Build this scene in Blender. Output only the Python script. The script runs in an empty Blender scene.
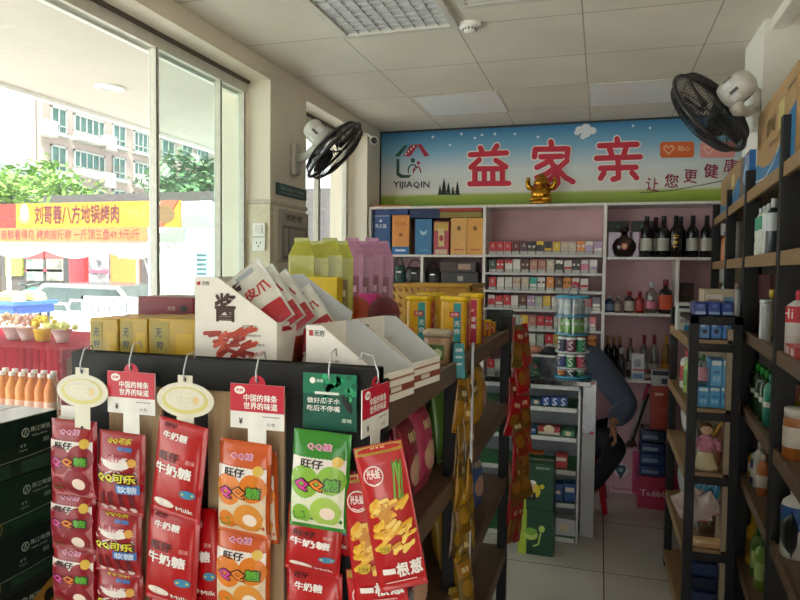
import bpy, bmesh, math, random
from mathutils import Vector, Matrix
rnd = random.Random(7)
SC = bpy.context.scene
COL = SC.collection
# ------------------------------------------------------------------ camera
FPX = 658.6
YAW, PITCH, ROLL = math.radians(16.92), math.radians(2.61), math.radians(0.66)
CAMZ = 1.72
_c, _s = math.cos(YAW), math.sin(YAW)
FW = Vector((-_s * math.cos(PITCH), _c * math.cos(PITCH), -math.sin(PITCH)))
_rt = Vector((_c, _s, 0))
_up = _rt.cross(FW)
RT = _rt * math.cos(ROLL) + _up * math.sin(ROLL)
UP = RT.cross(FW)
EYE = Vector((0, 0, CAMZ))
cam = bpy.data.objects.new('camera', bpy.data.cameras.new('camera'))
COL.objects.link(cam)
cam.data.sensor_width = 36.0
cam.data.lens = FPX * 36.0 / 800.0
cam.data.clip_end = 400
cam.data.clip_start = 0.05
cam.matrix_world = Matrix(((RT.x, UP.x, -FW.x, 0), (RT.y, UP.y, -FW.y, 0), (RT.z, UP.z, -FW.z, CAMZ), (0, 0, 0, 1)))
SC.camera = cam
# ------------------------------------------------------------------ world, sun, exposure
SC.view_settings.view_transform = 'Standard'
SC.view_settings.look = 'None'
SC.view_settings.exposure = 2.3
SC.view_settings.gamma = 1.0
SC.view_settings.use_curve_mapping = False
SC.cycles.use_denoising = True
SC.cycles.max_bounces = 14
SC.cycles.diffuse_bounces = 10
SC.cycles.transparent_max_bounces = 16
SC.cycles.sample_clamp_indirect = 6.0
SC.cycles.caustics_reflective = False
SC.cycles.caustics_refractive = False
W = bpy.data.worlds.new('sky')
SC.world = W
W.use_nodes = True
_b = W.node_tree.nodes['Background']
_b.inputs[0].default_value = (0.93, 0.96, 1.0, 1)
_b.inputs[1].default_value = 0.75
sun = bpy.data.objects.new('sun', bpy.data.lights.new('sun', 'SUN'))
COL.objects.link(sun)
sun.data.energy = 4.0
sun.data.angle = math.radians(6)
sun.data.color = (1.0, 0.96, 0.88)
sun.rotation_euler = Vector((0.30, -0.58, 1.1)).to_track_quat('Z', 'Y').to_euler()


def portal(name, loc, rot, sx, sy):
    l = bpy.data.lights.new(name, 'AREA')
    l.shape = 'RECTANGLE'
    l.size, l.size_y = sx, sy
    l.cycles.is_portal = True
    o = bpy.data.objects.new(name, l)
    o.location, o.rotation_euler = loc, rot
    COL.objects.link(o)


portal('daylight_window', (-2.3, 1.45, 1.58), (0, -math.pi / 2, 0), 2.5, 4.1)
portal('daylight_rear_window', (-2.3, 4.58, 1.6), (0, -math.pi / 2, 0), 2.6, 1.2)
portal('daylight_entrance', (0.2, -1.66, 1.3), (math.pi / 2, 0, 0), 1.0, 2.4)


def at(px, py, ax, v):
    """The point of the plane ax = v that the photo shows at pixel px, py."""
    d = FW + RT * ((px - 400) / FPX) - UP * ((py - 300) / FPX)
    i = 'xyz'.index(ax)
    return EYE + d * ((v - EYE[i]) / d[i])


# ------------------------------------------------------------------ materials
def S(h):
    h = h.lstrip('#')
    o = []
    for i in (0, 2, 4):
        c = int(h[i:i + 2], 16) / 255
        o.append(c / 12.92 if c <= 0.04045 else ((c + 0.055) / 1.055) ** 2.4)
    return tuple(o)


MATS = {}


def M(hexcol, rough=0.5, metal=0.0, var=0.06, scale=30.0, coat=0.0, bump=0.0, emit=0.0):
    """A procedural principled material: a colour with a little noise in it."""
    k = (hexcol, rough, metal, var, scale, coat, bump, emit)
    if k in MATS:
        return MATS[k]
    m = bpy.data.materials.new('mat_' + hexcol.strip('#'))
    m.use_nodes = True
    nt = m.node_tree
    p = nt.nodes['Principled BSDF']
    c = S(hexcol)
    p.inputs['Roughness'].default_value = rough
    p.inputs['Metallic'].default_value = metal
    p.inputs['Coat Weight'].default_value = coat
    p.inputs['Base Color'].default_value = (*c, 1)
    if var > 0 or bump > 0:
        tc = nt.nodes.new('ShaderNodeTexCoord')
        nz = nt.nodes.new('ShaderNodeTexNoise')
        nz.inputs['Scale'].default_value = scale
        nz.inputs['Detail'].default_value = 3
        nt.links.new(tc.outputs['Object'], nz.inputs['Vector'])
        rp = nt.nodes.new('ShaderNodeValToRGB')
        rp.color_ramp.elements[0].position = 0.3
        rp.color_ramp.elements[1].position = 0.7
        rp.color_ramp.elements[0].color = (*[x * (1 - var * 1.5) for x in c], 1)
        rp.color_ramp.elements[1].color = (*[min(1, x * (1 + var)) for x in c], 1)
        nt.links.new(nz.outputs['Fac'], rp.inputs['Fac'])
        nt.links.new(rp.outputs['Color'], p.inputs['Base Color'])
        if bump > 0:
            b = nt.nodes.new('ShaderNodeBump')
            b.inputs['Strength'].default_value = bump
            b.inputs['Distance'].default_value = 0.01
            nt.links.new(nz.outputs['Fac'], b.inputs['Height'])
            nt.links.new(b.outputs['Normal'], p.inputs['Normal'])
    if emit:
        p.inputs['Emission Color'].default_value = (*c, 1)
        p.inputs['Emission Strength'].default_value = emit
    MATS[k] = m
    return m


def wood(hexcol, hex2, scale=6.0, stretch=(1, 0.12, 1), rough=0.5):
    k = ('wood', hexcol, hex2, scale, stretch)
    if k in MATS:
        return MATS[k]
    m = bpy.data.materials.new('wood_' + hexcol.strip('#'))
    m.use_nodes = True
    nt = m.node_tree
    p = nt.nodes['Principled BSDF']
    p.inputs['Roughness'].default_value = rough
    tc = nt.nodes.new('ShaderNodeTexCoord')
    mp = nt.nodes.new('ShaderNodeMapping')
    mp.inputs['Scale'].default_value = stretch
    nz = nt.nodes.new('ShaderNodeTexNoise')
    nz.inputs['Scale'].default_value = scale * 8
    nz.inputs['Detail'].default_value = 5
    nz.inputs['Distortion'].default_value = 0.6
    rp = nt.nodes.new('ShaderNodeValToRGB')
    rp.color_ramp.elements[0].position = 0.3
    rp.color_ramp.elements[1].position = 0.7
    rp.color_ramp.elements[0].color = (*S(hexcol), 1)
    rp.color_ramp.elements[1].color = (*S(hex2), 1)
    L = nt.links.new
    L(tc.outputs['Object'], mp.inputs['Vector'])
    L(mp.outputs['Vector'], nz.inputs['Vector'])
    L(nz.outputs['Fac'], rp.inputs['Fac'])
    L(rp.outputs['Color'], p.inputs['Base Color'])
    MATS[k] = m
    return m


def tiles(name, hexcol, hexline, w, h, off, line, rough, var=0.05):
    m = bpy.data.materials.new(name)
    m.use_nodes = True
    nt = m.node_tree
    p = nt.nodes['Principled BSDF']
    p.inputs['Roughness'].default_value = rough
    tc = nt.nodes.new('ShaderNodeTexCoord')
    mp = nt.nodes.new('ShaderNodeMapping')
    mp.inputs['Location'].default_value = (-off[0], -off[1], 0)
    br = nt.nodes.new('ShaderNodeTexBrick')
    br.offset = 0
    br.inputs['Scale'].default_value = 1
    br.inputs['Mortar Size'].default_value = line
    br.inputs['Mortar Smooth'].default_value = 0.3
    br.inputs['Brick Width'].default_value = w
    br.inputs['Row Height'].default_value = h
    c = S(hexcol)
    br.inputs['Color1'].default_value = (*[x * (1 - var) for x in c], 1)
    br.inputs['Color2'].default_value = (*[x * (1 + var) for x in c], 1)
    br.inputs['Mortar'].default_value = (*S(hexline), 1)
    nz = nt.nodes.new('ShaderNodeTexNoise')
    nz.inputs['Scale'].default_value = 2.5
    nz.inputs['Detail'].default_value = 6
    mx = nt.nodes.new('ShaderNodeMix')
    mx.data_type = 'RGBA'
    mx.blend_type = 'MULTIPLY'
    mx.inputs['Factor'].default_value = 0.25
    L = nt.links.new
    L(tc.outputs['Object'], mp.inputs['Vector'])
    L(mp.outputs['Vector'], br.inputs['Vector'])
    L(tc.outputs['Object'], nz.inputs['Vector'])
    L(br.outputs['Color'], mx.inputs['A'])
    L(nz.outputs['Fac'], mx.inputs['B'])
    L(mx.outputs['Result'], p.inputs['Base Color'])
    return m


def glass(name, col, clear=0.9, rough=0.02, gloss=0.07):
    """Thin clear sheet: mostly transparent, some sheen, a little milky haze."""
    m = bpy.data.materials.new(name)
    m.use_nodes = True
    nt = m.node_tree
    nt.nodes.remove(nt.nodes['Principled BSDF'])
    out = nt.nodes['Material Output']
    t = nt.nodes.new('ShaderNodeBsdfTransparent')
    t.inputs[0].default_value = (*S(col), 1)
    d = nt.nodes.new('ShaderNodeBsdfTranslucent')
    d.inputs[0].default_value = (*S(col), 1)
    g = nt.nodes.new('ShaderNodeBsdfGlossy')
    g.inputs['Roughness'].default_value = rough
    a = nt.nodes.new('ShaderNodeMixShader')
    a.inputs[0].default_value = clear
    b = nt.nodes.new('ShaderNodeMixShader')
    b.inputs[0].default_value = gloss
    L = nt.links.new
    L(d.outputs[0], a.inputs[1])
    L(t.outputs[0], a.inputs[2])
    L(a.outputs[0], b.inputs[1])
    L(g.outputs[0], b.inputs[2])
    L(b.outputs[0], out.inputs['Surface'])
    return m


def grad(name, stops, axis, lo, hi, rough=0.4):
    """A printed colour gradient along an object axis (a poster's own print)."""
    m = bpy.data.materials.new(name)
    m.use_nodes = True
    nt = m.node_tree
    p = nt.nodes['Principled BSDF']
    p.inputs['Roughness'].default_value = rough
    tc = nt.nodes.new('ShaderNodeTexCoord')
    sx = nt.nodes.new('ShaderNodeSeparateXYZ')
    mr = nt.nodes.new('ShaderNodeMapRange')
    mr.inputs['From Min'].default_value = lo
    mr.inputs['From Max'].default_value = hi
    rp = nt.nodes.new('ShaderNodeValToRGB')
    e = rp.color_ramp.elements
    while len(e) < len(stops):
        e.new(0.5)
    for i, (pos, c) in enumerate(stops):
        e[i].position = pos
        e[i].color = (*S(c), 1)
    L = nt.links.new
    L(tc.outputs['Object'], sx.inputs[0])
    L(sx.outputs[axis], mr.inputs['Value'])
    L(mr.outputs[0], rp.inputs['Fac'])
    L(rp.outputs['Color'], p.inputs['Base Color'])
    return m


# ------------------------------------------------------------------ mesh helpers
class MB:
    """Collects shapes of one part in a bmesh; mats are slots picked by material."""

    def __init__(self):
        self.bm = bmesh.new()
        self.mats = []
        self.X = Matrix.Identity(4)

    def mi(self, m):
        if m not in self.mats:
            self.mats.append(m)
        return self.mats.index(m)

    def v(self, p):
        return self.bm.verts.new(self.X @ Vector(p))

    def face(self, vs, m, smooth=False):
        try:
            f = self.bm.faces.new(vs)
        except ValueError:
            return
        f.material_index = self.mi(m)
        f.smooth = smooth

    def box(self, x0, x1, y0, y1, z0, z1, m, bev=0.0):
        vs = [self.v((x, y, z)) for x in (x0, x1) for y in (y0, y1) for z in (z0, z1)]
        fs = []
        for q in ((0, 1, 3, 2), (4, 6, 7, 5), (0, 4, 5, 1), (2, 3, 7, 6), (0, 2, 6, 4), (1, 5, 7, 3)):
            f = self.bm.faces.new([vs[i] for i in q])
            f.material_index = self.mi(m)
            fs.append(f)
        if bev > 0:
            es = list({e for f in fs for e in f.edges})
            r = bmesh.ops.bevel(self.bm, geom=es, offset=bev, segments=2, profile=0.5, affect='EDGES')
            for f in r['faces']:
                f.material_index = self.mi(m)
        return self

    def prism(self, pts, n, m, smooth=False):
        """pts: planar 3-D outline, extruded by vector n."""
        n = Vector(n)
        a = [self.v(p) for p in pts]
        b = [self.v(Vector(p) + n) for p in pts]
        self.face(a[::-1], m)
        self.face(b, m)
        k = len(pts)
        for i in range(k):
            self.face([a[i], a[(i + 1) % k], b[(i + 1) % k], b[i]], m, smooth)
        return self

    def lathe(self, prof, m, seg=18, c=(0, 0, 0), sx=1.0, sy=1.0, power=2.0, cap=True):
        """prof: list of (r, z); superellipse power > 2 gives a rounded square."""
        rings = []
        for r, z in prof:
            ring = []
            for i in range(seg):
                t = 2 * math.pi * (i + 0.5) / seg
                ct, st = math.cos(t), math.sin(t)
                k = 1.0 if power == 2 else 1 / ((abs(ct) ** power + abs(st) ** power) ** (1 / power))
                ring.append(self.v((c[0] + r * k * ct * sx, c[1] + r * k * st * sy, c[2] + z)))
            rings.append(ring)
        for a, b in zip(rings, rings[1:]):
            for i in range(seg):
                self.face([a[i], a[(i + 1) % seg], b[(i + 1) % seg], b[i]], m, True)
        if cap:
            self.face(rings[0][::-1], m)
            self.face(rings[-1], m)
        return self

    def tube(self, pts, r, m, seg=8, closed=False):
        pts = [Vector(p) for p in pts]
        rs = r if isinstance(r, (list, tuple)) else [r] * len(pts)
        n = len(pts)
        rings = []
        ref = None
        for i, p in enumerate(pts):
            d = pts[(i + 1) % n] - pts[i - 1] if closed else pts[min(i + 1, n - 1)] - pts[max(i - 1, 0)]
            d.normalize()
            if ref is None:
                ref = Vector((0, 0, 1)) if abs(d.z) < 0.9 else Vector((1, 0, 0))
            a = d.cross(ref).normalized()
            b = a.cross(d).normalized()
            ref = b
            rings.append([self.v(p + (a * math.cos(t) + b * math.sin(t)) * rs[i]) for t in [2 * math.pi * k / seg for k in range(seg)]])
        rg = range(n) if closed else range(n - 1)
        for i in rg:
            A, B = rings[i], rings[(i + 1) % n]
            for k in range(seg):
                self.face([A[k], A[(k + 1) % seg], B[(k + 1) % seg], B[k]], m, True)
        if not closed:
            self.face(rings[0][::-1], m)
            self.face(rings[-1], m)
        return self

    def ball(self, c, r, m, seg=14, sx=1, sy=1, sz=1):
        c = Vector(c)
        n = seg // 2
        prof = [(max(1e-4, math.sin(math.pi * i / n)) * r, -math.cos(math.pi * i / n) * r * sz) for i in range(n + 1)]
        self.lathe(prof, m, seg, c, sx, sy)
        return self

    # --- print on a surface: F maps (u, v) to a point of it
    def poly(self, F, pts, m):
        self.face([self.v(F(u, v)) for u, v in pts], m)
        return self

    def rect(self, F, u0, u1, v0, v1, m, n=1):
        for i in range(n):
            a, b = u0 + (u1 - u0) * i / n, u0 + (u1 - u0) * (i + 1) / n
            self.poly(F, [(a, v0), (b, v0), (b, v1), (a, v1)], m)
        return self

    def disc(self, F, cu, cv, ru, rv, m, seg=18, rot=0.0, rings=2):
        cr, sr = math.cos(rot), math.sin(rot)
        prev = None
        ctr = self.v(F(cu, cv))
        for k in range(1, rings + 1):
            q = k / rings
            ring = []
            for i in range(seg):
                t = 2 * math.pi * i / seg
                a, b = ru * q * math.cos(t), rv * q * math.sin(t)
                ring.append(self.v(F(cu + a * cr - b * sr, cv + a * sr + b * cr)))
            for i in range(seg):
                j = (i + 1) % seg
                if prev is None:
                    self.face([ctr, ring[i], ring[j]], m, True)
                else:
                    self.face([prev[i], ring[i], ring[j], prev[j]], m, True)
            prev = ring
        return self

    def stroke(self, F, pts, w, m, cap=6):
        """A thick line with round ends, drawn on the surface."""
        for (a, b), (c, d) in zip(pts, pts[1:]):
            L = math.hypot(c - a, d - b) or 1e-6
            ang = math.atan2(d - b, c - a)
            out = []
            for i in range(cap + 1):
                t = ang + math.pi / 2 + math.pi * i / cap
                out.append((a + w / 2 * math.cos(t), b + w / 2 * math.sin(t)))
            for i in range(cap + 1):
                t = ang - math.pi / 2 + math.pi * i / cap
                out.append((c + w / 2 * math.cos(t), d + w / 2 * math.sin(t)))
            self.poly(F, out, m)
        return self

    def text(self, F, s, cu, cv, w, h, m, bold=0.0, rot=0.0, shear=0.0):
        """Text fitted in a w x h box centred at cu, cv (h or w may be None)."""
        vs, fs, tw, th = glyphs(s)
        ku = (w / tw) if w else (h / th)
        kv = (h / th) if h else ku
        cr, sr = math.cos(rot), math.sin(rot)
        p = F(cu, cv)
        e = abs(ku) * .2
        n = (F(cu + e, cv) - p).cross(F(cu, cv + e) - p).normalized() * (-1 if kv < 0 else 1)
        curved = abs((F(cu + e, cv) - p * 2 + F(cu - e, cv)).length) > 1e-5 or abs((F(cu, cv + e) - p * 2 + F(cu, cv - e)).length) > 1e-5
        q = bold * .9
        for k, (sx, sy) in enumerate(((-q, -q), (q, -q), (q, q), (-q, q)) if bold > .008 else ((0, 0),)):
            off = n * (6e-5 * k)
            P = []
            for x, y in vs:
                a, b = (x + sx) * ku + y * shear * kv, (y + sy) * kv
                P.append((cu + a * cr - b * sr, cv + a * sr + b * cr))
            if not curved:
                nv = [self.v(F(*c) + off) for c in P]
                for f in fs:
                    self.face([nv[i] for i in f], m)
            else:
                for f in fs:
                    self.split([P[i] for i in f], F, off, m, 3)
        return self

    def split(self, tri, F, off, m, depth):
        L = [math.dist(tri[i], tri[(i + 1) % len(tri)]) for i in range(len(tri))]
        if depth and len(tri) == 3 and max(L) > .009:
            i = L.index(max(L))
            a, b, c = tri[i], tri[(i + 1) % 3], tri[(i + 2) % 3]
            h = ((a[0] + b[0]) / 2, (a[1] + b[1]) / 2)
            self.split([a, h, c], F, off, m, depth - 1)
            self.split([h, b, c], F, off, m, depth - 1)
        else:
            self.face([self.v(F(*c) + off) for c in tri], m)

    def build(self, name, parent=None, loc=None, rot=None):
        me = bpy.data.meshes.new(name)
        self.bm.to_mesh(me)
        self.bm.free()
        for m in self.mats:
            me.materials.append(m)
        o = bpy.data.objects.new(name, me)
        COL.objects.link(o)
        if parent:
            o.parent = parent
        if loc is not None:
            o.location = loc
        if rot is not None:
            o.rotation_euler = rot
        return o


_GL = {}


def glyphs(s, bold=0.0):
    if (s, bold) in _GL:
        return _GL[(s, bold)]
    cu = bpy.data.curves.new('type', 'FONT')
    cu.body = s
    cu.size = 1.0
    cu.offset = bold
    cu.resolution_u = 1
    o = bpy.data.objects.new('type', cu)
    COL.objects.link(o)
    me = bpy.data.meshes.new_from_object(o.evaluated_get(bpy.context.evaluated_depsgraph_get()))
    vs = [(v.co.x, v.co.y) for v in me.vertices]
    fs = [tuple(p.vertices) for p in me.polygons]
    bpy.data.objects.remove(o)
    bpy.data.curves.remove(cu)
    bpy.data.meshes.remove(me)
    x0, x1 = min(v[0] for v in vs), max(v[0] for v in vs)
    y0, y1 = min(v[1] for v in vs), max(v[1] for v in vs)
    vs = [(x - (x0 + x1) / 2, y - (y0 + y1) / 2) for x, y in vs]
    _GL[(s, bold)] = (vs, fs, max(1e-3, x1 - x0), max(1e-3, y1 - y0))
    return _GL[(s, bold)]


def plane_y(y, x0=0, z0=0):          # a face that looks towards -y
    return lambda u, v: Vector((x0 + u, y, z0 + v))


def plane_x(x, y0=0, z0=0):          # a face that looks towards +x
    return lambda u, v: Vector((x, y0 + u, z0 + v))


def plane_xn(x, y0=0, z0=0):         # a face that looks towards -x
    return lambda u, v: Vector((x, y0 - u, z0 + v))


def tag(o, label=None, cat=None, group=None, kind=None):
    if label:
        o['label'] = label
    if cat:
        o['category'] = cat
    if group:
        o['group'] = group
    if kind:
        o['kind'] = kind
    return o


def thing(name, label, cat, loc=(0, 0, 0), rz=0.0, group=None):
    o = bpy.data.objects.new(name, None)
    COL.objects.link(o)
    o.location = loc
    o.rotation_euler = (0, 0, rz)
    return tag(o, label, cat, group)


def struct(name, mb):
    return tag(mb.build(name), kind='structure')


BLACK = M('#101012', 0.55)
WHITE = M('#e6e6e2', 0.5)
LWHITE = M('#f2f2ee', 0.4, var=0.0)
RED = M('#c8202c', 0.4)
INK = M('#17151a', 0.5, var=0)

# ================================================================== SETTING
CEIL = 2.92
WX = -1.87          # inner face of the window wall
GX = -2.05          # window plane
WALLC = M('#e6dfd2', 0.7, var=0.03, scale=3)
CREAM = M('#e8e0d0', 0.55, var=0.03, scale=4)
b = MB()
b.box(-2.2, 1.7, -1.6, 5.7, -0.08, 0, tiles('floor_tile', '#c9c3ba', '#5e5a54', 0.8, 0.8, (0.057, 3.89), 0.004, 0.22))
struct('floor', b)
b = MB()
b.box(-2.2, 1.7, -1.6, 5.7, CEIL, CEIL + 0.1, tiles('ceiling_board', '#ece6da', '#a8a399', 0.6, 0.6, (0.49, 3.22), 0.004, 0.6, 0.02))
struct('ceiling', b)
b = MB()
b.box(-2.2, 1.7, 5.56, 5.7, 0, CEIL, WALLC)
struct('wall_back', b)
b = MB()
b.box(1.08, 1.2, -1.6, 5.6, 0, CEIL, WALLC)
struct('wall_right', b)
b = MB()    # window wall: header, low sill wall, pier, rear strip, front strip
b.box(-2.2, WX, -1.6, 5.6, 2.82, CEIL, CREAM)
b.box(-2.2, WX, -1.6, 5.6, 0, 0.35, CREAM)
b.box(-2.2, WX, 3.5, 3.99, 0.35, 2.82, CREAM)
b.box(-2.2, WX, 5.17, 5.6, 0.35, 2.82, CREAM)
b.box(-2.2, WX, -1.6, -0.6, 0.35, 2.82, CREAM)
struct('wall_left', b)
b = MB()    # entrance wall added behind the camera, its doorway narrowed to limit the light
b.box(-2.2, -0.3, -1.7, -1.6, 0, CEIL, WALLC)
b.box(0.7, 1.7, -1.7, -1.6, 0, CEIL, WALLC)
b.box(-0.3, 0.7, -1.7, -1.6, 2.5, CEIL, WALLC)
struct('wall_front', b)
b = MB()    # dropped edge strip running from the pillar towards the entrance
b.box(0.74, 0.8, -1.59, 3.52, CEIL - 0.05, CEIL, M('#dedcd4', 0.5))
struct('trim_1', b)
b = MB()    # pale ledge round the pier, and the tile panel below it
b.box(-2.06, WX + 0.012, 3.485, 4.0, 2.10, 2.125, M('#c9c2b2', 0.4), 0.004)
struct('trim_2', b)
b = MB()
b.box(-2.06, WX + 0.006, 3.49, 3.53, 0.9, 2.10, M('#ddd3ba', 0.25), 0.003)
struct('trim_3', b)
ALU = M('#b9b8ae', 0.35, 0.3, var=0.02)
PALE = M('#d5d3c8', 0.4)
G1 = glass('window_glass', '#f6faf8', 0.985)
G2 = glass('window_glass_doubled', '#e6efea', 0.97)


def window(name, y0, y1, mullions, panes):
    f = MB()
    f.box(GX - 0.04, GX + 0.03, y0, y1, 2.75, 2.82, PALE)
    f.box(GX - 0.04, GX + 0.03, y0, y1, 0.35, 0.41, ALU)
    f.box(GX - 0.045, GX - 0.02, y0, y1, 2.738, 2.752, LWHITE)
    f.box(GX + 0.03, GX + 0.05, y0, y1, 2.805, 2.82, M('#5d5348', 0.5))
    for ym, wd in mullions:
        f.box(GX - 0.012, GX + 0.03, ym - wd, ym + wd, 0.41, 2.75, PALE, 0.003)
        f.box(GX + 0.03, GX + 0.033, ym - wd, ym - wd + .006, 0.41, 2.75, M('#4a4a46', 0.5))
    o = struct(name, f)
    for a, c, g in panes:
        g_ = MB()
        g_.box(GX - 0.004, GX + 0.004, a, c, 0.41, 2.75, g)
        g_.build('window_pane', o)


window('window_1', -0.6, 3.5, [(0.7, 0.025), (2.675, 0.012), (3.22, 0.009), (3.475, 0.012)], [(-0.6, 0.68, G1), (0.72, 2.66, G1), (2.69, 3.46, G2)])
window('window_2', 3.99, 5.17, [(4.02, 0.025), (4.55, 0.02), (5.12, 0.03)], [(4.04, 4.54, G1), (4.56, 5.1, G1)])

# ceiling fittings -------------------------------------------------
TRIMW = M('#cfcdc6', 0.45)


def ceiling_panel(name, label, x0, y0, x1, y1, face, lattice, group=None):
    t = thing(name, label, 'ceiling panel', ((x0 + x1) / 2, (y0 + y1) / 2, CEIL), 0, group)
    hx, hy = (x1 - x0) / 2, (y1 - y0) / 2
    f = MB()
    r = 0.035 if lattice else 0.012
    for a in ((-hx, hx, -hy, -hy + r), (-hx, hx, hy - r, hy), (-hx, -hx + r, -hy + r, hy - r), (hx - r, hx, -hy + r, hy - r)):
        f.box(*a, -0.022 if lattice else -.006, 0.001, TRIMW, 0.002)
    f.build('frame', t)
    d = MB()
    d.box(-hx + r, hx - r, -hy + r, hy - r, -0.008 if lattice else -.005, 0.001, face)
    d.build('diffuser', t)
    if lattice:
        g = MB()
        k = 9
        for i in range(1, k):
            u = -hx + r + (2 * hx - 2 * r) * i / k
            g.box(u - 0.002, u + 0.002, -hy + r, hy - r, -0.014, -0.008, M('#b4b8be', 0.5))
            u = -hy + r + (2 * hy - 2 * r) * i / k
            g.box(-hx + r, hx - r, u - 0.002, u + 0.002, -0.014, -0.008, M('#b4b8be', 0.5))
        g.build('lattice', t)


GREYP = M('#d3d6da', 0.35, var=0.02)
ceiling_panel('ceiling_light', 'square ceiling panel with a fine grid diffuser, above the snack gondola', -1.29, 2.62, -0.69, 3.2, GREYP, True)
ceiling_panel('ceiling_light', 'unlit smooth white ceiling panel in front of the house logo of the sign', -1.29, 4.43, -0.69, 5.02, M('#eceef0', 0.3, var=0.02), False)
ceiling_panel('ceiling_light', 'unlit smooth white ceiling panel nearest the dark fan by the pillar', -0.11, 4.43, 0.48, 5.02, M('#eceef0', 0.3, var=0.02), False)
ceiling_panel('ceiling_light', 'white framed ceiling panel next to the air vent, cut by the photo edge', -0.09, 2.62, 0.47, 2.93, M('#c4c8ce', 0.3, var=0.02), False)
t = thing('ceiling_vent', 'square louvred air vent in the ceiling beside the smoke detector', 'vent', (-0.4, 2.75, CEIL))
f = MB()
for a in ((-.24, .24, -.24, -.2), (-.24, .24, .2, .24), (-.24, -.2, -.2, .2), (.2, .24, -.2, .2)):
    f.box(*a, -0.02, 0.001, TRIMW, 0.005)
f.build('frame', t)
f = MB()
f.box(-.2, .2, -.2, .2, -0.002, 0.001, M('#33302c', 0.7))
f.build('duct', t)
for i in range(9):
    f = MB()
    y = -.18 + i * .045
    f.prism([(-.2, y, -.004), (-.2, y + .006, -.004), (-.2, y + .03, -.02), (-.2, y + .024, -.02)], (.4, 0, 0), TRIMW)
    f.build('louvre', t)
t = thing('smoke_detector', 'round white smoke detector on the ceiling', 'smoke detector', at(470, 24, 'z', CEIL))
f = MB()
f.lathe([(.055, 0), (.055, -.012), (.05, -.018), (.034, -.022), (.03, -.036), (.012, -.04), (.001, -.04)], LWHITE, 24, cap=False)
f.build('body', t)
f = MB()
for i in range(12):
    a = 2 * math.pi * i / 12
    f.box(.0335 * math.cos(a) - .003, .0335 * math.cos(a) + .003, .0335 * math.sin(a) - .003, .0335 * math.sin(a) + .003, -.033, -.024, M('#55534f', 0.6))
f.build('sensor_slot', t)

# ================================================================== OUTSIDE
b = MB()
b.box(-60, -2.2, -20, 90, -0.12, -0.06, M('#d2d0ca', 0.8, scale=1.5))
b.box(-2.2, 14, -20, -1.7, -0.12, -0.06, M('#d2d0ca', 0.8, scale=1.5))  # unseen forecourt, added to bounce light up onto the ceiling
struct('street', b)
b = MB()
b.box(-3.95, -2.2, -3, 6.4, 2.97, 3.2, M('#c2bdb4', 0.8, var=0.03, scale=1))
b.box(-4.0, -3.95, -3, 6.4, 2.94, 3.22, LWHITE)
b.box(-2.2, 1.7, -3, 6.4, 3.03, 3.2, M('#d6d3cd', 0.8, var=0.03, scale=1))
tag(b.build('roof'), kind='structure')
b = MB()
b.box(-2.3, -2.2, 3.68, 4.0, 0, 2.97, M('#c9c6ba', 0.6))
struct('column', b)
t = thing('downlight', 'round white downlight in the soffit outside the window', 'downlight', at(110, 87, 'z', 2.97))
f = MB()
f.lathe([(.1, 0), (.1, -.012), (.085, -.016), (.075, -.004)], LWHITE, 24, cap=False)
f.build('trim_ring', t)
f = MB()
f.lathe([(.076, -.003), (.001, -.006)], M('#e4e2dc', .3), 24, cap=False)
f.build('lens', t)

# --- apartment block across the street
BX = -36.0
bt = thing('apartment_building', 'pale pink apartment block with rows of green glazed windows across the street', 'building', (BX, 50, 0))
f = MB()
CONC = M('#8a7d76', 0.85, var=0.03, scale=0.4)
y0b, y1b = at(43, 150, 'x', BX).y, at(300, 150, 'x', BX).y
f.box(-3.4, 0, y0b - 50, y1b - 50, 0, 22, CONC)
f.build('wall', bt)
WFR = M('#8d928e', 0.5)
WGL = M('#2f5650', 0.15, var=0.25, scale=0.8)
AC = M('#97958f', 0.5)


def bwin(px0, px1, py0, py1, bars, rail=False):
    a, c = at(px0, py0, 'x', BX), at(px1, py0, 'x', BX)
    z1, z0 = a.z, at(px0, py1, 'x', BX).z
    w = MB()
    e = .12
    ya, yc = a.y - 50, c.y - 50
    for q in ((ya, yc, z0, z0 + e), (ya, yc, z1 - e, z1), (ya, ya + e, z0, z1), (yc - e, yc, z0, z1)):
        w.box(0, .12, *q, WFR)
    w.box(0, .35, ya - .15, yc + .15, z0 - .2, z0, WFR)
    for i in range(1, bars):
        y = ya + (yc - ya) * i / bars
        w.box(0, .1, y - .05, y + .05, z0, z1, WFR)
    w.box(0, .1, ya, yc, z0 + (z1 - z0) * .28, z0 + (z1 - z0) * .28 + .09, WFR)
    o = w.build('window_frame', bt)
    g = MB()
    g.box(.01, .04, ya + .05, yc - .05, z0 + .05, z1 - .05, WGL)
    g.build('window_glazing', o)
    if rail:
        g = MB()
        g.box(.05, .6, ya - .1, yc + .1, z0 - .1, z0 + .35, M('#c9b9ae', .8))
        g.build('planter', o)


# columns of windows seen between the canopy edge and the street: (px0, px1, y of head, floor step)
for px0, px1, py, st, bars, rail in ((50, 66, 105, 39, 2, False), (73, 104, 113, 36, 5, True), (112, 125, 123, 33, 2, False), (133, 151, 130, 31, 4, False),
                                     (161, 174, 138, 29, 2, False), (181, 192, 143, 28, 2, False), (196, 208, 147, 27, 3, True)):
    for k in range(-1, 4):
        if py + k * st < 86:
            continue
        bwin(px0, px1, py + k * st, py + k * st + st * .68, bars, rail)
for px, py in ((44, 128), (105, 143), (137, 181), (104, 180), (190, 160), (160, 170)):
    p = at(px, py, 'x', BX)
    w = MB()
    w.box(0, .7, p.y - 50 - .5, p.y - 50 + .5, p.z - .6, p.z + .5, AC, .04)
    w.disc(plane_x(.71, p.y - 50, p.z), 0, 0, .38, .38, M('#8d8f8d', .6))
    w.disc(plane_x(.72, p.y - 50, p.z), 0, 0, .26, .26, M('#d9d8d2', .6))
    w.build('air_conditioner', bt)
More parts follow.
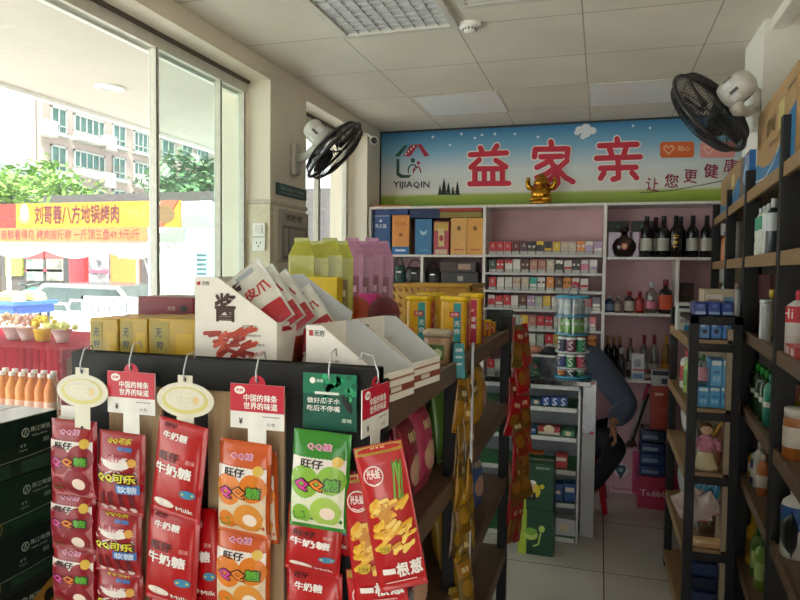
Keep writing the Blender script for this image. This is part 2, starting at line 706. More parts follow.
# grey end wall neighbour and its shed roof
t = thing('grey_building', 'plain light grey gable wall beside the apartment block', 'building', (-40.4, 38, 0))
f = MB()
f.box(-1.6, 3.9, -2.4, y0b - 38.1, 0, 19.5, M('#858080', 0.85, var=0.02, scale=.3))
f.build('wall', t)
f = MB()
for px, py in ((8, 122), (17, 122)):
    q = at(px, py, 'y', 35.5)
    f.box(q.x + 40.4 - .35, q.x + 40.4 + .35, -2.47, -2.38, q.z - .9, q.z + .9, M('#9a9694', .6))
f.build('window', t)
t = thing('market_shed', 'low grey shed with ribbed siding and a dark curved roof', 'shed', (-24, 20, 0))
f = MB()
q0, q1, q2 = at(-20, 160, 'y', 20), at(31, 166, 'y', 20), at(31, 190, 'y', 20)
f.box(q0.x + 24, q1.x + 24, 0, 2, 0, q1.z - .35, M('#b9bcc0', .6))
for i in range(22):
    z = i * .35
    if z < q1.z - .5:
        f.box(q0.x + 24, q1.x + 24, -.06, 0, z, z + .2, M('#aeb2b6', .6))
f.build('ribbed_wall', t)
f = MB()
pr = []
for i in range(9):
    u = i / 8
    pr.append((q0.x + 24 - .3 + (q1.x - q0.x + .6) * u, -.3, q1.z - .4 + .75 * (1 - u * u)))
f.prism(pr + [(q1.x + 24 + .3, -.3, q1.z - .55), (q0.x + 24 - .3, -.3, q1.z - .55)], (0, 2.6, 0), M('#6d7277', .6))
f.build('roof', t)


def tree(label, c, R, h, seed, leafc):
    t = thing('street_tree', label, 'tree', (c.x, c.y, 0), 0, 'street trees beyond the tent')
    r = random.Random(seed)
    k = MB()
    k.tube([(0, 0, 0), (.05, 0, h * .4), (0, .05, h * .75), (.05, 0, h)], [.16, .12, .09, .04], M('#6b5a48', .9))
    for i in range(5):
        a = r.uniform(0, 6.28)
        k.tube([(0, 0, h * .6), (R * .6 * math.cos(a), R * .5 * math.sin(a), h * .6 + R * r.uniform(.3, .8))], [.06, .02], M('#6b5a48', .9), 5)
    k.build('trunk', t)
    f = MB()
    cl = [Vector((r.gauss(0, R * .5), r.gauss(0, R * .4), h + r.gauss(0, R * .22))) for _ in range(22)]
    for i in range(2600):
        p = r.choice(cl) + Vector((r.gauss(0, R * .2), r.gauss(0, R * .2), r.gauss(0, R * .13)))
        d = Vector((r.uniform(-1, 1), r.uniform(-1, 1), r.uniform(-.4, .6))).normalized()
        e = d.cross(Vector((r.uniform(-1, 1), r.uniform(-1, 1), 1))).normalized()
        s = r.uniform(.09, .2) * R / 1.8
        vs = [f.v(p - d * s), f.v(p + e * s * .45), f.v(p + d * s), f.v(p - e * s * .45)]
        f.face(vs, leafc[i % len(leafc)])
    f.build('foliage', t)


LG = [M('#6d963a', .6, var=.2), M('#82a84a', .6, var=.2), M('#557d32', .6, var=.2)]
LD = [M('#466f48', .6, var=.2), M('#5f8858', .6, var=.2), M('#365c3a', .6, var=.2)]
tree('light green street tree above the first characters of the yellow banner', at(42, 196, 'y', 17), 1.9, at(42, 196, 'y', 17).z, 3, LG)
tree('light green street tree at the red end of the yellow banner', at(-8, 200, 'y', 12), 1.1, at(-8, 200, 'y', 12).z, 4, LG)
tree('darker green tree seen through the doubled window pane', at(196, 196, 'y', 22), 2.1, at(196, 196, 'y', 22).z, 5, LD)

# --- market tent with banners
TY = 8.0
tt = thing('market_tent', 'white market tent with a yellow banner over an orange one', 'tent', (at(80, 240, 'y', TY).x, TY, -.06))
ox, oz = tt.location.x, tt.location.z


def tp(px, py, dy=0.0):
    q = at(px, py, 'y', TY + dy)
    return q.x - ox, q.z - oz


f = MB()
xl, zt = tp(17, 204)
xr, _ = tp(154, 203)
_, zb = tp(80, 228)
YEL = M('#b5821a', .6, var=.03)
f.box(xl, xr, -.02, .02, zb, zt, YEL)
x0, _ = tp(-25, 204)
f.box(x0, xl, -.02, .02, zb, zt, M('#a02820', .6))
xa, xb = tp(156, 203)[0], tp(176, 203)[0]
xe = tp(187, 203)[0]
f.prism([(xa - .1, -.02, zb), (xb - .22, -.02, zb), (xb + .05, -.02, zt), (xa + .1, -.02, zt)], (0, .04, 0), M('#d8553f', .6))
f.prism([(xb - .2, -.02, zb), (xe - .1, -.02, zb), (xe - .1, -.02, zt), (xb + .07, -.02, zt)], (0, .04, 0), YEL)
f.disc(plane_y(-.024, (xa + xb) / 2, (zb + zt) / 2), 0, 0, .16, .13, M('#7a5a3a', .7))
F = plane_y(-.026, 0, 0)
lx, lz = tp(26, 214)
f.disc(F, lx, lz - .06, .12, .1, M('#b98a4a', .6))
f.disc(plane_y(-.03, 0, 0), lx, lz + .02, .08, .13, M('#d8ccb0', .6))
MAR = M('#561420', .6, var=0)
x1, z1 = tp(36, 215)
x2, _ = tp(120, 215)
f.text(F, '刘哥蓉八方地锅烤肉', (x1 + x2) / 2, z1, x2 - x1, .27, MAR, .02)
x1, z1 = tp(122, 213)
x2, _ = tp(148, 213)
f.text(F, '广州首家', (x1 + x2) / 2, z1, x2 - x1, .2, M('#a98a4a', .6, var=0))
f.build('yellow_banner', tt)
f = MB()
x0, z1 = tp(-25, 228.5)
x1, z0 = tp(148, 241)
f.box(x0, x1, -.03, 0, z0, z1, M('#a9683a', .6))
x2, zz = tp(3, 235)
x3, _ = tp(141, 235)
f.text(plane_y(-.034), '新鲜看得见 烤肉按斤称 一斤顶三盘49.9元/斤', (x2 + x3) / 2, zz, x3 - x2, .15, M('#6a1830', .6, var=0))
f.build('orange_banner', tt)
f = MB()     # roof slopes and scalloped valance
zr = zb + .2
f.prism([(x0, .05, z0 + .02), (x1, .05, z0 + .02), (x1, 1.6, zt + .15), (x0, 1.6, zt + .15)], (0, .02, .02), LWHITE)
f.prism([(x0, 3.2, z0 + .02), (x1, 3.2, z0 + .02), (x1, 1.6, zt + .15), (x0, 1.6, zt + .15)], (0, .02, .02), LWHITE)
n = 40
span = x1 - x0
for yy in (.0, 3.2):
    top = [(x0 + span * i / n, yy, z0) for i in range(n + 1)]
    bot = [(x0 + span * i / n, yy, z0 - .14 - .12 * abs(math.cos(math.pi * (i / n * 3 + .22)))) for i in range(n + 1)]
    f.prism(top + bot[::-1], (0, .015, 0), M('#b5aba0', .7))
f.build('canopy', tt)
for px in (146, 3):
    for dy in (.1, 3.1):
        q = MB()
        xx = tp(px, 241)[0]
        q.tube([(xx, dy, 0), (xx, dy, z0)], .03, LWHITE)
        q.build('pole', tt)
f = MB()
xc = tp(133, 245)[0]
xd = tp(190, 245)[0]
pts = [(xc + (xd - xc) * i / 24, .12 + .05 * math.sin(i * 1.7)) for i in range(25)]
lean = [(.42 * (1 - i / 24)) for i in range(25)]
for i in range(24):
    f.face([f.v((pts[i][0] + lean[i], pts[i][1], 1.0)), f.v((pts[i + 1][0] + lean[i + 1], pts[i + 1][1], 1.0)), f.v((pts[i + 1][0], pts[i + 1][1], z0 - .02)), f.v((pts[i][0], pts[i][1], z0 - .02))], M('#e4e8e6', .5), True)
so = f.build('side_curtain', tt)
mo = so.modifiers.new('cloth', 'SOLIDIFY')
mo.thickness = .012

# --- shop front behind the tent
t = thing('shop_building', 'row of shops with dark windows and red fascia behind the tent', 'building', (-16, 14.2, 0))
f = MB()
f.box(-12, 12.5, 0, .3, 0, 3.6, M('#4a4546', .7))
f.build('wall', t)


def fr(px0, px1, py0, py1, m, nm, d=.06):
    a, c = at(px0, py0, 'y', 14.2), at(px1, py1, 'y', 14.2)
    q = MB()
    q.box(a.x + 16, c.x + 16, -d, 0, min(a.z, c.z), max(a.z, c.z), m)
    return q.build(nm, t)


fr(7, 24, 253, 276, M('#9aa64a', .6, var=.4, scale=9), 'window_poster')
fr(26, 45, 250, 259, M('#a8434a', .5), 'fascia')
fr(47, 66, 250, 259, M('#b0494c', .5), 'fascia')
fr(27, 64, 269, 272, M('#d23a4c', .5), 'counter_edge')
fr(28, 45, 259, 281, M('#7e8a86', .4, var=.4, scale=5), 'display_window')
fr(48, 66, 259, 281, M('#8c8a80', .4, var=.4, scale=5), 'display_window')
fr(88, 111, 251, 290, M('#8d8b92', .4, var=.5, scale=5), 'display_window')
fr(88, 110, 270, 273, M('#d8506a', .5), 'counter_edge', .08)
fr(112, 140, 253, 296, M('#ea7a3c', .5, var=.05), 'orange_panel')
fr(66, 72, 249, 290, M('#3a3a3f', .5), 'pillar', .1)
t = thing('red_pillar', 'round red post in front of the shops', 'post', at(79, 291, 'y', 13.2).xy.to_3d())
f = MB()
f.lathe([(.22, 0), (.22, 2.5), (.2, 2.55), (.05, 2.56)], M('#d8323c', .5), 16)
f.build('post_shaft', t)
# --- street clutter
BLU = M('#2e55a8', .45)
t = thing('blue_crate', 'blue plastic bin full of yellow goods outside the window', 'bin', at(12, 330, 'y', 6).xy.to_3d())
q0, q1 = at(-12, 301, 'y', 6), at(14, 313, 'y', 6)
lx = t.location.x
f = MB()
f.box(q0.x - lx, q1.x - lx, -.0, .6, q1.z - .02, q0.z, BLU, .02)
f.box(q0.x - lx - .03, q1.x - lx + .03, -.03, .63, q0.z - .05, q0.z, M('#3b66bd', .4), .01)
f.build('tub', t)
f = MB()
for i in range(16):
    f.ball((q0.x - lx + .1 + (q1.x - q0.x - .2) * (i % 8) / 7, .15 + .3 * (i // 8), q0.z + .02), .1, M('#e6d38a', .7), 8)
f.build('goods', t)
f = MB()
for xx in (q0.x - lx + .05, q1.x - lx - .05):
    for yy in (.05, .55):
        f.tube([(xx, yy, -.06), (xx, yy, q1.z)], .02, M('#666a70', .4))
f.build('stand', t)
t = thing('covered_scooter', 'green covered motor scooter parked by the shops', 'scooter', at(47, 292, 'y', 11).xy.to_3d(), .1)
f = MB()
f.ball((0, 0, 1.05), .55, M('#3f9a72', .6), 12, 1.3, .6, .45)
f.build('cover', t)
for xx in (-.55, .55):
    f = MB()
    f.tube([(xx + .26 * math.cos(a), 0, .24 + .26 * math.sin(a)) for a in [i * .524 for i in range(12)]], .06, M('#2a2a2c', .7), 6, True)
    f.build('wheel', t)
f = MB()
f.tube([(-.55, 0, .24), (-.2, 0, .6), (.3, 0, .6), (.55, 0, .24)], .05, M('#555a5c', .5))
f.tube([(-.55, 0, .24), (-.5, 0, 1.3), (-.4, -.3, 1.35)], .025, M('#555a5c', .5))
f.tube([(-.5, 0, 1.3), (-.4, .3, 1.35)], .025, M('#555a5c', .5))
f.build('frame', t)


def barricade(label, pa, pb, ztop, n, yy, sign=None):
    a, c = at(pa[0], pa[1], 'y', yy), at(pb[0], pb[1], 'y', yy)
    t = thing('barricade', label, 'fence', (a.x, yy, -.06))
    L = c.x - a.x
    z = ztop + .06
    f = MB()
    f.box(0, L, -.02, .02, z - .1, z, LWHITE)
    f.box(0, L, -.02, .02, .15, .22, LWHITE)
    f.box(0, .05, -.02, .02, 0, z, LWHITE)
    f.box(L - .05, L, -.02, .02, 0, z, LWHITE)
    f.build('frame', t)
    for i in range(n):
        q = MB()
        x = L * (i + .5) / n
        q.box(x - .035, x + .035, -.012, .012, .2, z - .05, LWHITE)
        q.build('slat', t)
    if sign:
        q = MB()
        q.box(L * sign[0], L * sign[1], -.035, -.02, z - .4, z - .2, M('#f2efe4', .5))
        q.rect(plane_y(-.037), L * (sign[0] * .6 + sign[1] * .4), L * (sign[0] * .3 + sign[1] * .7), z - .36, z - .24, M('#e5c14a', .5))
        q.build('notice', t)


barricade('white slatted barricade with a yellow notice outside the window', (40, 313), (130, 313), 1.14, 14, 6.75, (.12, .6))
barricade('white slatted barricade farther behind, below the orange panel', (82, 296), (150, 296), 1.25, 12, 8.6)
for i, px in enumerate((44, 64, 96, 110)):
    yy = 7.15 + .8 * (i % 2)
    q = at(px, 310, 'y', yy)
    t = thing('metal_chair', ['bent tube chair next to the blue bin', 'bent tube chair beside the green scooter', 'bent tube chair in front of the red post', 'bent tube chair below the orange panel'][i],
              'chair', (q.x, yy, -.06), rnd.uniform(-.3, .3), 'tube chairs outside')
    f = MB()
    g = M('#b9bcc0', .3, .6)
    f.tube([(-.22, -.2, 0), (-.22, .2, .45), (-.22, .22, 1.16), (-.15, .22, 1.26), (.15, .22, 1.26), (.22, .22, 1.16), (.22, .2, .45), (.22, -.2, 0)], .022, g)
    f.tube([(-.22, .25, 0), (-.22, -.2, .45), (.22, -.2, .45), (.22, .25, 0)], .016, g)
    f.build('frame', t)
    f = MB()
    f.box(-.2, .2, -.2, .2, .44, .47, M('#a9b2ba', .5), .01)
    f.build('seat', t)
    f = MB()
    f.box(-.18, .18, .2, .225, .75, 1.1, M('#b6bcc2', .5), .008)
    f.build('backrest', t)
t = thing('parked_car', 'silver car behind the white barricades', 'car', at(118, 300, 'y', 10).xy.to_3d(), 0)
f = MB()
CAR = M('#b4bbbd', .25, .4)
f.prism([(-1.9, -.8, .2), (1.9, -.8, .2), (1.95, -.8, .7), (1.2, -.8, .9), (.7, -.8, 1.4), (-.9, -.8, 1.42), (-1.5, -.8, .95), (-1.95, -.8, .85)], (0, 1.6, 0), CAR)
f.build('body', t)
f = MB()
f.prism([(-1.35, -.82, .95), (1.0, -.82, .95), (.62, -.82, 1.33), (-.85, -.82, 1.35)], (0, 1.64, 0), M('#55686a', .1))
f.build('side_window', t)
for xx in (-1.2, 1.2):
    f = MB()
    f.prism([(xx + .32 * math.cos(a), -.84, .26 + .32 * math.sin(a)) for a in [i * .524 for i in range(12)]], (0, 1.68, 0), M('#29292b', .7))
    f.build('wheel', t)
t = thing('blue_kiosk', 'pale blue metal kiosk with louvres seen through the window', 'kiosk', (at(200, 230, 'y', 9).x, 9, -.06))
f = MB()
q0, q1 = at(183, 229, 'y', 9), at(243, 229, 'y', 9)
lx = t.location.x
KB = M('#b9d3dd', .5)
f.box(q0.x - lx, q1.x - lx, 0, 1.6, 0, q0.z + .06, KB, .02)
f.build('cabinet', t)
q2, q3 = at(184, 250, 'y', 9), at(207, 278, 'y', 9)
for i in range(7):
    f = MB()
    z = q3.z + (q2.z - q3.z) * i / 6
    f.prism([(q2.x - lx, -.05, z), (q2.x - lx, 0, z + .06), (q2.x - lx, 0, z)], (q3.x - q2.x, 0, 0), M('#8fb0bd', .5))
    f.build('louvre', t)
# --- red draped table and drinks
t = thing('draped_table', 'long table draped in red cloth just outside the window', 'table', (-3.9, 3.4, -.06))
f = MB()
f.box(-1.2, .6, .04, 1.0, 0, 1.18, M('#7d5a44', .7))
f.build('frame', t)
f = MB()
RC = M('#8e0c22', .7, var=.08, scale=6)
RC.node_tree.nodes['Principled BSDF'].inputs['Specular IOR Level'].default_value = 0.04   # matt cotton
zc = at(60, 350, 'y', 3.4).z + .06
xr = at(60, 350, 'y', 3.4).x + 3.9
n = 36
for i in range(n):
    a, c = -1.4 + (xr + 1.4) * i / n, -1.4 + (xr + 1.4) * (i + 1) / n
    ya, yc = -.012 * math.sin(i * 1.1), -.012 * math.sin((i + 1) * 1.1)
    f.face([f.v((a, ya * 2.5, .1)), f.v((c, yc * 2.5, .1)), f.v((c, 0, zc)), f.v((a, 0, zc))], RC, True)
f.face([f.v((-1.4, 0, zc)), f.v((xr, 0, zc)), f.v((xr, 1.05, zc)), f.v((-1.4, 1.05, zc))], RC)
f.face([f.v((xr, 0, zc)), f.v((xr, 1.05, zc)), f.v((xr, 1.05, .1)), f.v((xr, 0, .1))], M('#8e1a30', .7))
so = f.build('cloth', t)
so.modifiers.new('cloth', 'SOLIDIFY').thickness = .01
for i, (px, py, c1, nm, lab, kd) in enumerate(((13, 347, '#e7c8a8', 'flower_bunch', 'wrapped bunch of pale orange flowers on the red table', 0), (27, 348, '#e8b7ae', 'flower_bunch', 'wrapped bunch of pink flowers on the red table', 0),
                                             (43, 348, '#ecd24a', 'flower_pot', 'yellow pot of yellow flowers on the red table', 1), (62, 349, '#dfe08a', 'flower_bunch', 'low bunch of pale green flowers lying at the table end', 0))):
    q = at(px, py, 'y', 3.75)
    t = thing(nm, lab, 'flowers', (q.x, 3.75, zc - .06))
    r = random.Random(i)
    f = MB()
    if kd:
        f.lathe([(.04, 0), (.05, .015), (.06, .08), (.066, .09), (.056, .09)], M('#e8c53a', .4), 16)
    else:
        f.lathe([(.035, 0), (.045, .03), (.075, .095), (.078, .095)], M('#efe2da', .5), 14)
    f.build('wrapping' if not kd else 'pot', t)
    f = MB()
    for k in range(26):
        f.ball((r.gauss(0, .05), r.gauss(0, .04), .1 + r.uniform(0, .08 if i < 3 else .03)), r.uniform(.012, .025), M(c1, .7, var=.2), 6)
    f.build('blossom', t)
t = thing('drink_crate', 'white crate under the orange drink bottles', 'crate', (-2.78, 2.55, -.06))
f = MB()
f.box(-.42, .4, -.22, .2, 0, 1.06, M('#e6e3dd', .6), .02)
f.build('body', t)
f = MB()
f.rect(plane_y(-.222), -.38, .36, .1, .9, M('#d8c8bc', .6))
f.build('side_print', t)
# bottles of orange drink, two rows, shrink-wrapped
for r_ in range(2):
    for k in range(6):
        px = 3 + k * 9.6 + r_ * 3
        q = at(px, 405, 'y', 2.44 + r_ * .08)
        t = thing('orange_drink_bottle', '%s bottle of orange drink from the table corner, %s row of the shrink-wrapped pack' % (['sixth', 'fifth', 'fourth', 'third', 'second', 'first'][k], ['front', 'rear'][r_]),
                  'bottle', (q.x, q.y, 1.0), 0, 'shrink-wrapped orange drinks')
        f = MB()
        f.lathe([(.026, 0), (.03, .006), (.03, .09), (.028, .1), (.03, .115), (.03, .14), (.022, .165), (.012, .185), (.012, .2)], M('#d97a08' if k > 2 else '#dd8a2a', .25, var=.05), 14)
        f.build('bottle_body', t)
        f = MB()
        f.lathe([(.0305, .03), (.0305, .09)], M('#efb9a0', .4), 14, cap=False)
        f.build('label_band', t)
        f = MB()
        f.lathe([(.014, .198), (.014, .216), (.002, .217)], M('#f1e9e0', .4), 12)
        f.build('cap', t)

# ================================================================== BACK WALL
ORD = ['first', 'second', 'third', 'fourth', 'fifth', 'sixth', 'seventh', 'eighth', 'ninth', 'tenth', 'eleventh', 'twelfth', 'thirteenth', 'fourteenth', 'fifteenth', 'sixteenth']
# --- the shop sign
SY = 5.5
t = thing('shop_sign', 'long printed sign with big red characters over a blue sky and green grass', 'sign', (-.4, SY, 2.6))
sx0, sx1, sz0, sz1 = -1.87 + .4, 1.07 + .4, 2.27 - 2.6, 2.915 - 2.6
f = MB()
f.box(sx0, sx1, 0, .05, sz0, sz1, grad('sign_print', [(0, '#86a832'), (.13, '#a5b84e'), (.17, '#e2e3de'), (.45, '#d5dfe6'), (.72, '#7fb6d8'), (1, '#1f78b4')], 2, sz0, sz1))
f.box(sx0, sx1, -.008, .055, sz1 - .012, sz1 + .004, M('#3a3b3e', .5))
f.box(sx0, sx0 + .012, -.008, .055, sz0, sz1, M('#3a3b3e', .5))
panel = f.build('panel', t)


def SF(e):                 # photo pixel -> point of the sign, e in front of the panel
    def F(px, py):
        q = at(px, py, 'y', SY)
        return Vector((q.x + .4, -e, q.z - 2.6))
    return F


YI = [[(480.5, 148), (482, 151.5)], [(497, 146), (494, 151)], [(470.5, 155), (506.5, 153)], [(479.5, 160), (471, 167.5)], [(496, 160.5), (506, 167)],
      [(475, 168.5), (475, 182)], [(475, 169), (502.5, 169)], [(502.5, 169), (502.5, 182)], [(484.5, 171), (484.5, 182)], [(493, 171), (493, 182)], [(470, 184), (509, 183.5)]]
JIA = [[(551, 142), (551.5, 146)], [(535.5, 149.5), (568, 149)], [(535.5, 149.5), (534.5, 157)], [(568, 149), (567, 157)], [(541, 157), (562, 156.5)],
       [(553, 157), (546, 163), (537, 167.5)], [(551, 162), (557, 171), (558, 183), (554, 188), (549, 187)], [(556, 167), (547, 174), (537, 178)], [(557, 173), (548, 182), (537, 187)], [(567, 161), (559, 168)], [(558, 170), (566, 178), (573, 182)]]
QIN = [[(617, 139), (617.5, 143)], [(599.5, 146), (637, 144.5)], [(609.5, 149), (611.5, 154)], [(626, 148), (624, 154)], [(596.5, 158.5), (640, 157)],
       [(600.5, 168.5), (636, 167.5)], [(618, 158), (618.5, 178)], [(618.5, 178), (613, 179.5)], [(604, 173), (600.5, 178.5)], [(632, 173), (636.5, 178)]]
RSIGN = M('#c8223f', .4, var=0)
for ch, w in ((YI, 5.4), (JIA, 5.6), (QIN, 5.6)):
    q = MB()
    i = 0
    for st in ch:
        for a_, c_ in zip(st, st[1:]):
            i += 1
            q.stroke(SF(.003 + .0003 * i), [a_, c_], w + 2.6, LWHITE)
            q.stroke(SF(.0085 + .0003 * i), [a_, c_], w, RSIGN)
    q.build('character', t)
q = MB()     # house logo
F = SF(.004)
DG, DR = M('#1f5a48', .4, var=0), M('#b02a44', .4, var=0)
q.poly(F, [(394.5, 156.5), (404.5, 145.5), (408, 145.5), (399.5, 156.5)], DG)
q.poly(F, [(403, 156), (411, 145), (419, 144.5), (410.5, 156.5)], DR)
q.poly(F, [(417.5, 144.5), (421, 144), (429.5, 156), (424.5, 156.5)], DR)
q.poly(F, [(396.5, 159), (399.5, 159), (399.5, 173), (403, 175), (412, 175), (409, 178), (400.5, 178), (396.5, 175)], DG)
for i in range(4):
    q.disc(SF(.006), 406 + i * 2.6, 154 - i * 2.4, 1, 1.2, LWHITE, 6)
q.disc(F, 413, 160.5, 2.2, 2.4, DG, 12)
q.stroke(F, [(408.5, 173), (408.5, 168), (411, 165), (415, 165), (417, 168)], 1.3, DG)
q.disc(F, 418.5, 163, 1.6, 1.7, DR, 10)
q.stroke(F, [(413.5, 173), (413.5, 169.5), (416, 167), (419, 167), (420.5, 170), (420.5, 172.5)], 1.2, DR)
q.disc(F, 414.5, 170, 1.1, 1.2, DR, 8)
q.text(F, 'YIJIAQIN', 411.5, 185.5, 36, -8, M('#1c2a33', .4, var=0), .015)
q.build('logo', t)
PT = M('#2d4438', .5)
for px, h, w in ((440, 10, 5), (444, 17, 7), (448.5, 13, 6), (453, 9, 5), (457.5, 14, 6)):
    q = MB()
    for k in range(4):
        yb = 195 - h * k * .2
        q.poly(F, [(px - w / 2 * (1 - k * .2), yb), (px + w / 2 * (1 - k * .2), yb), (px, yb - h * .42)], PT)
    q.build('tree_print', t)
r = random.Random(5)
q = MB()
for i in range(46):
    px, py = r.uniform(385, 680), r.uniform(126, 150)
    pass
for px, py in ((433, 137), (461.5, 134), (475, 138), (482, 135), (495, 134), (515, 134), (538, 137), (450, 145), (633, 126), (650, 128)):
    q.disc(SF(.003), px, py, 1.4, 1.4, M('#d3e6f2', .4, var=0), 8)
q.build('star_print', t)
q = MB()
CL = M('#dfe8ee', .5, var=0)
for a, c, rr in ((580, 130, 4.6), (586, 128, 5), (592, 131, 4.6), (586, 134, 4.6), (577, 133, 3), (583, 137, 3)):
    q.disc(SF(.0035 + .0003 * rr + .00001 * a), a, c, rr, rr * .8, CL, 12)
q.build('cloud_print', t)
OR_, PK = M('#df6a35', .4, var=0), M('#e59a9c', .4, var=0)
for x0, x1, m, tx, tc_ in ((660, 694, OR_, '贴心', '#f6dcb8'), (700, 735, PK, '放心', '#f6dcd8')):
    q = MB()
    q.poly(F, [(x0 + 2, 142), (x1 - 2, 141.5), (x1, 143.5), (x1, 155.5), (x1 - 2, 157.5), (x0 + 2, 158), (x0, 156), (x0, 144)], m)
    q.stroke(SF(.006), [(x0 + 8.5, 148), (x0 + 6, 145.5), (x0 + 3.5, 148.5), (x0 + 8.5, 154.5), (x0 + 14, 148.5), (x0 + 11.5, 145.5), (x0 + 8.5, 148)], .9, M('#f3d9b0', .4, var=0))
    q.text(SF(.0062), tx, (x0 + x1) / 2 + 7, 148.5, 12, -5.5, M(tc_, .4, var=0))
    q.build('badge', t)
q = MB()
MG = M('#8e1f4b', .4, var=0)
for ch, px, py, w in (('让', 652.5, 184.5, 13), ('您', 671.5, 181, 13.5), ('更', 690.5, 176.5, 13), ('健', 711, 171, 14), ('康', 731, 166, 14)):
    q.text(SF(.006), ch, px, py, w, -w, MG, .012, .08)
q.stroke(SF(.005), [(640, 193), (672, 190.5), (700, 185.5), (745, 176)], .8, M('#3a4a30', .5))
q.build('slogan', t)

# --- built-in shelf
BY, BY1 = 5.2, 5.54
bs = thing('wall_shelf', 'white built-in shelf unit with pink back panels below the sign', 'shelf', (-.5, BY, 0))
bx, by = -.5, BY
SHW = M('#dedad6', .4)


def bz(py, px=560):
    return at(px, py, 'y', BY).z


XL, X1, X2, X3, X4 = -1.865, at(484, 260, 'y', BY).x, at(604.5, 260, 'y', BY).x, at(677.5, 280, 'y', BY).x, .86
ztop, zbot = bz(203.5), bz(376)
f = MB()
f.box(XL - bx, X4 - bx, .32, .34, .0, ztop, M('#cda6ae', .6, var=.05, scale=5))
f.build('back_panel', bs)
f = MB()
f.box(XL - bx, X4 - bx, .33, .345, 0, zbot - .02, M('#d6d2ca', .6))
f.build('base_panel', bs)


def board(xa, xb, z, nm='board'):
    q = MB()
    q.box(xa - bx, xb - bx, 0, .32, z - .02, z, SHW, .002)
    q.build(nm, bs)


def upright(x, z0, z1):
    q = MB()
    q.box(x - bx - .012, x - bx + .012, -.002, .32, z0, z1, SHW, .002)
    q.build('divider', bs)


board(XL, X4, ztop, 'top_board')
board(XL, X4, zbot)
zl1, zl2 = bz(254.5, 420), bz(284, 420)
board(XL, X1, zl1)
board(XL, X1, zl2)
board(XL, X1, bz(330, 420))
zc_ = [bz(p) for p in (254.5, 273, 291, 309.8, 329.8, 347.8)]
for z in zc_:
    board(X1, X2, z)
zr1, zr2 = bz(257, 640), bz(313.5, 640)
board(X2, X4, zr1)
board(X2, X4, zr2)
for x in (XL + .012, X1, X2, X4 - .012):
    upright(x, zbot, ztop)
upright(X3, zr2, zr1)
upright(at(422, 260, 'y', BY).x, zl2, zl1)
for z in zc_ + [zbot]:
    q = MB()
    q.box(X1 + .02 - bx, X2 - .02 - bx, -.004, .0, z - .018, z - .002, M('#c3c4c6', .3))
    q.build('price_strip', bs)

# --- cigarette packs: (body, band)
PK_ROWS = [
    ['red', 'red', 'red', 'maroon', 'plum', 'black white', 'black yellow', 'black yellow', 'yellow', 'beige', 'beige', 'orange white', 'lilac white', 'lilac white'],
    ['green', 'red white', 'white red', 'white', 'brown beige', 'rose', 'rose', 'beige', 'black white', 'white red', 'black white', 'pink white', 'white lilac'],
    ['red', 'white', 'white', 'beige rose', 'beige', 'teal white', 'white black', 'orange', 'brown', 'orange brown', 'red white', 'white red'],
    ['red white', 'red white', 'red', 'white', 'brown', 'lilac white', 'grey', 'yellow', 'white', 'red', 'gold', 'white black', 'red', 'black white'],
    ['brown', 'black white', 'red', 'grey', 'yellow', 'rose', 'red', 'red white', 'white', 'gold', 'red', 'white', 'red white'],
    ['grey', 'black', 'white', 'red', 'black white', 'white', 'grey', 'red', 'gold', 'white', 'red', 'brown', 'orange brown'],
    ['red', 'grey', 'white', 'beige', 'yellow', 'brown', 'white', 'red', 'gold']]
PCOL = {'red': '#c02030', 'maroon': '#6a1c30', 'plum': '#4a2038', 'black': '#242024', 'white': '#dcd6d0', 'yellow': '#d9b52c', 'beige': '#c8b8a4', 'orange': '#dd8a3a', 'lilac': '#a78ab0',
        'green': '#2c4a44', 'brown': '#5c3428', 'rose': '#b4786c', 'pink': '#d06a90', 'teal': '#2f9a92', 'grey': '#a2aca2', 'gold': '#c09a48'}
ROWN = ['top', 'second', 'third', 'fourth', 'fifth', 'sixth', 'lowest']
pz = zc_ + [zbot]
TRAY = M('#9b9a98', .4)
for ri, row in enumerate(PK_ROWS):
    n = len(row)
    step = (X2 - X1 - .05) / max(n, 13.4)
    for k, c in enumerate(row):
        ws = c.split()
        a = M(PCOL[ws[0]], .35, coat=.3)
        bnd = M(PCOL[ws[-1]], .35) if len(ws) > 1 else M('#e0d8c8', .4)
        x = X1 + .035 + step * (k + .5) - .004 + rnd.uniform(-.003, .003)
        cn = ' and '.join(ws)
        t = thing('cigarette_pack', '%s cigarette pack, %s from the gift-box bay on the %s pack row' % (cn, ORD[k], ROWN[ri]), 'cigarette pack', (x, BY + .03, pz[ri]), 0, 'cigarette packs on the ' + ROWN[ri] + ' row')
        h = .1 + rnd.uniform(-.003, .006)
        f = MB()
        f.box(-.028, .028, 0, .022, .0, h, a, .0015)
        F = plane_y(-.0008)
        z0, z1 = [(h * .7, h * .99), (.03, h * .5), (h * .55, h * .7)][(k + ri) % 3]
        if len(ws) > 1:
            f.rect(F, -.026, .026, z0, z1, bnd)
            f.disc(plane_y(-.0012), 0, h * .65, .009, .011, a, 10)
        else:
            f.rect(F, -.012, .012, h * .58, h * .62, bnd)
            f.disc(F, 0, h * .74, .005, .006, bnd, 10)
        f.build('pack', t)
        f = MB()
        f.box(-.029, .029, -.006, -.002, 0, .026, TRAY)
        f.rect(plane_y(-.0065), -.024, .024, .004, .022, M('#bcbab6', .4))
        f.build('price_card', t)


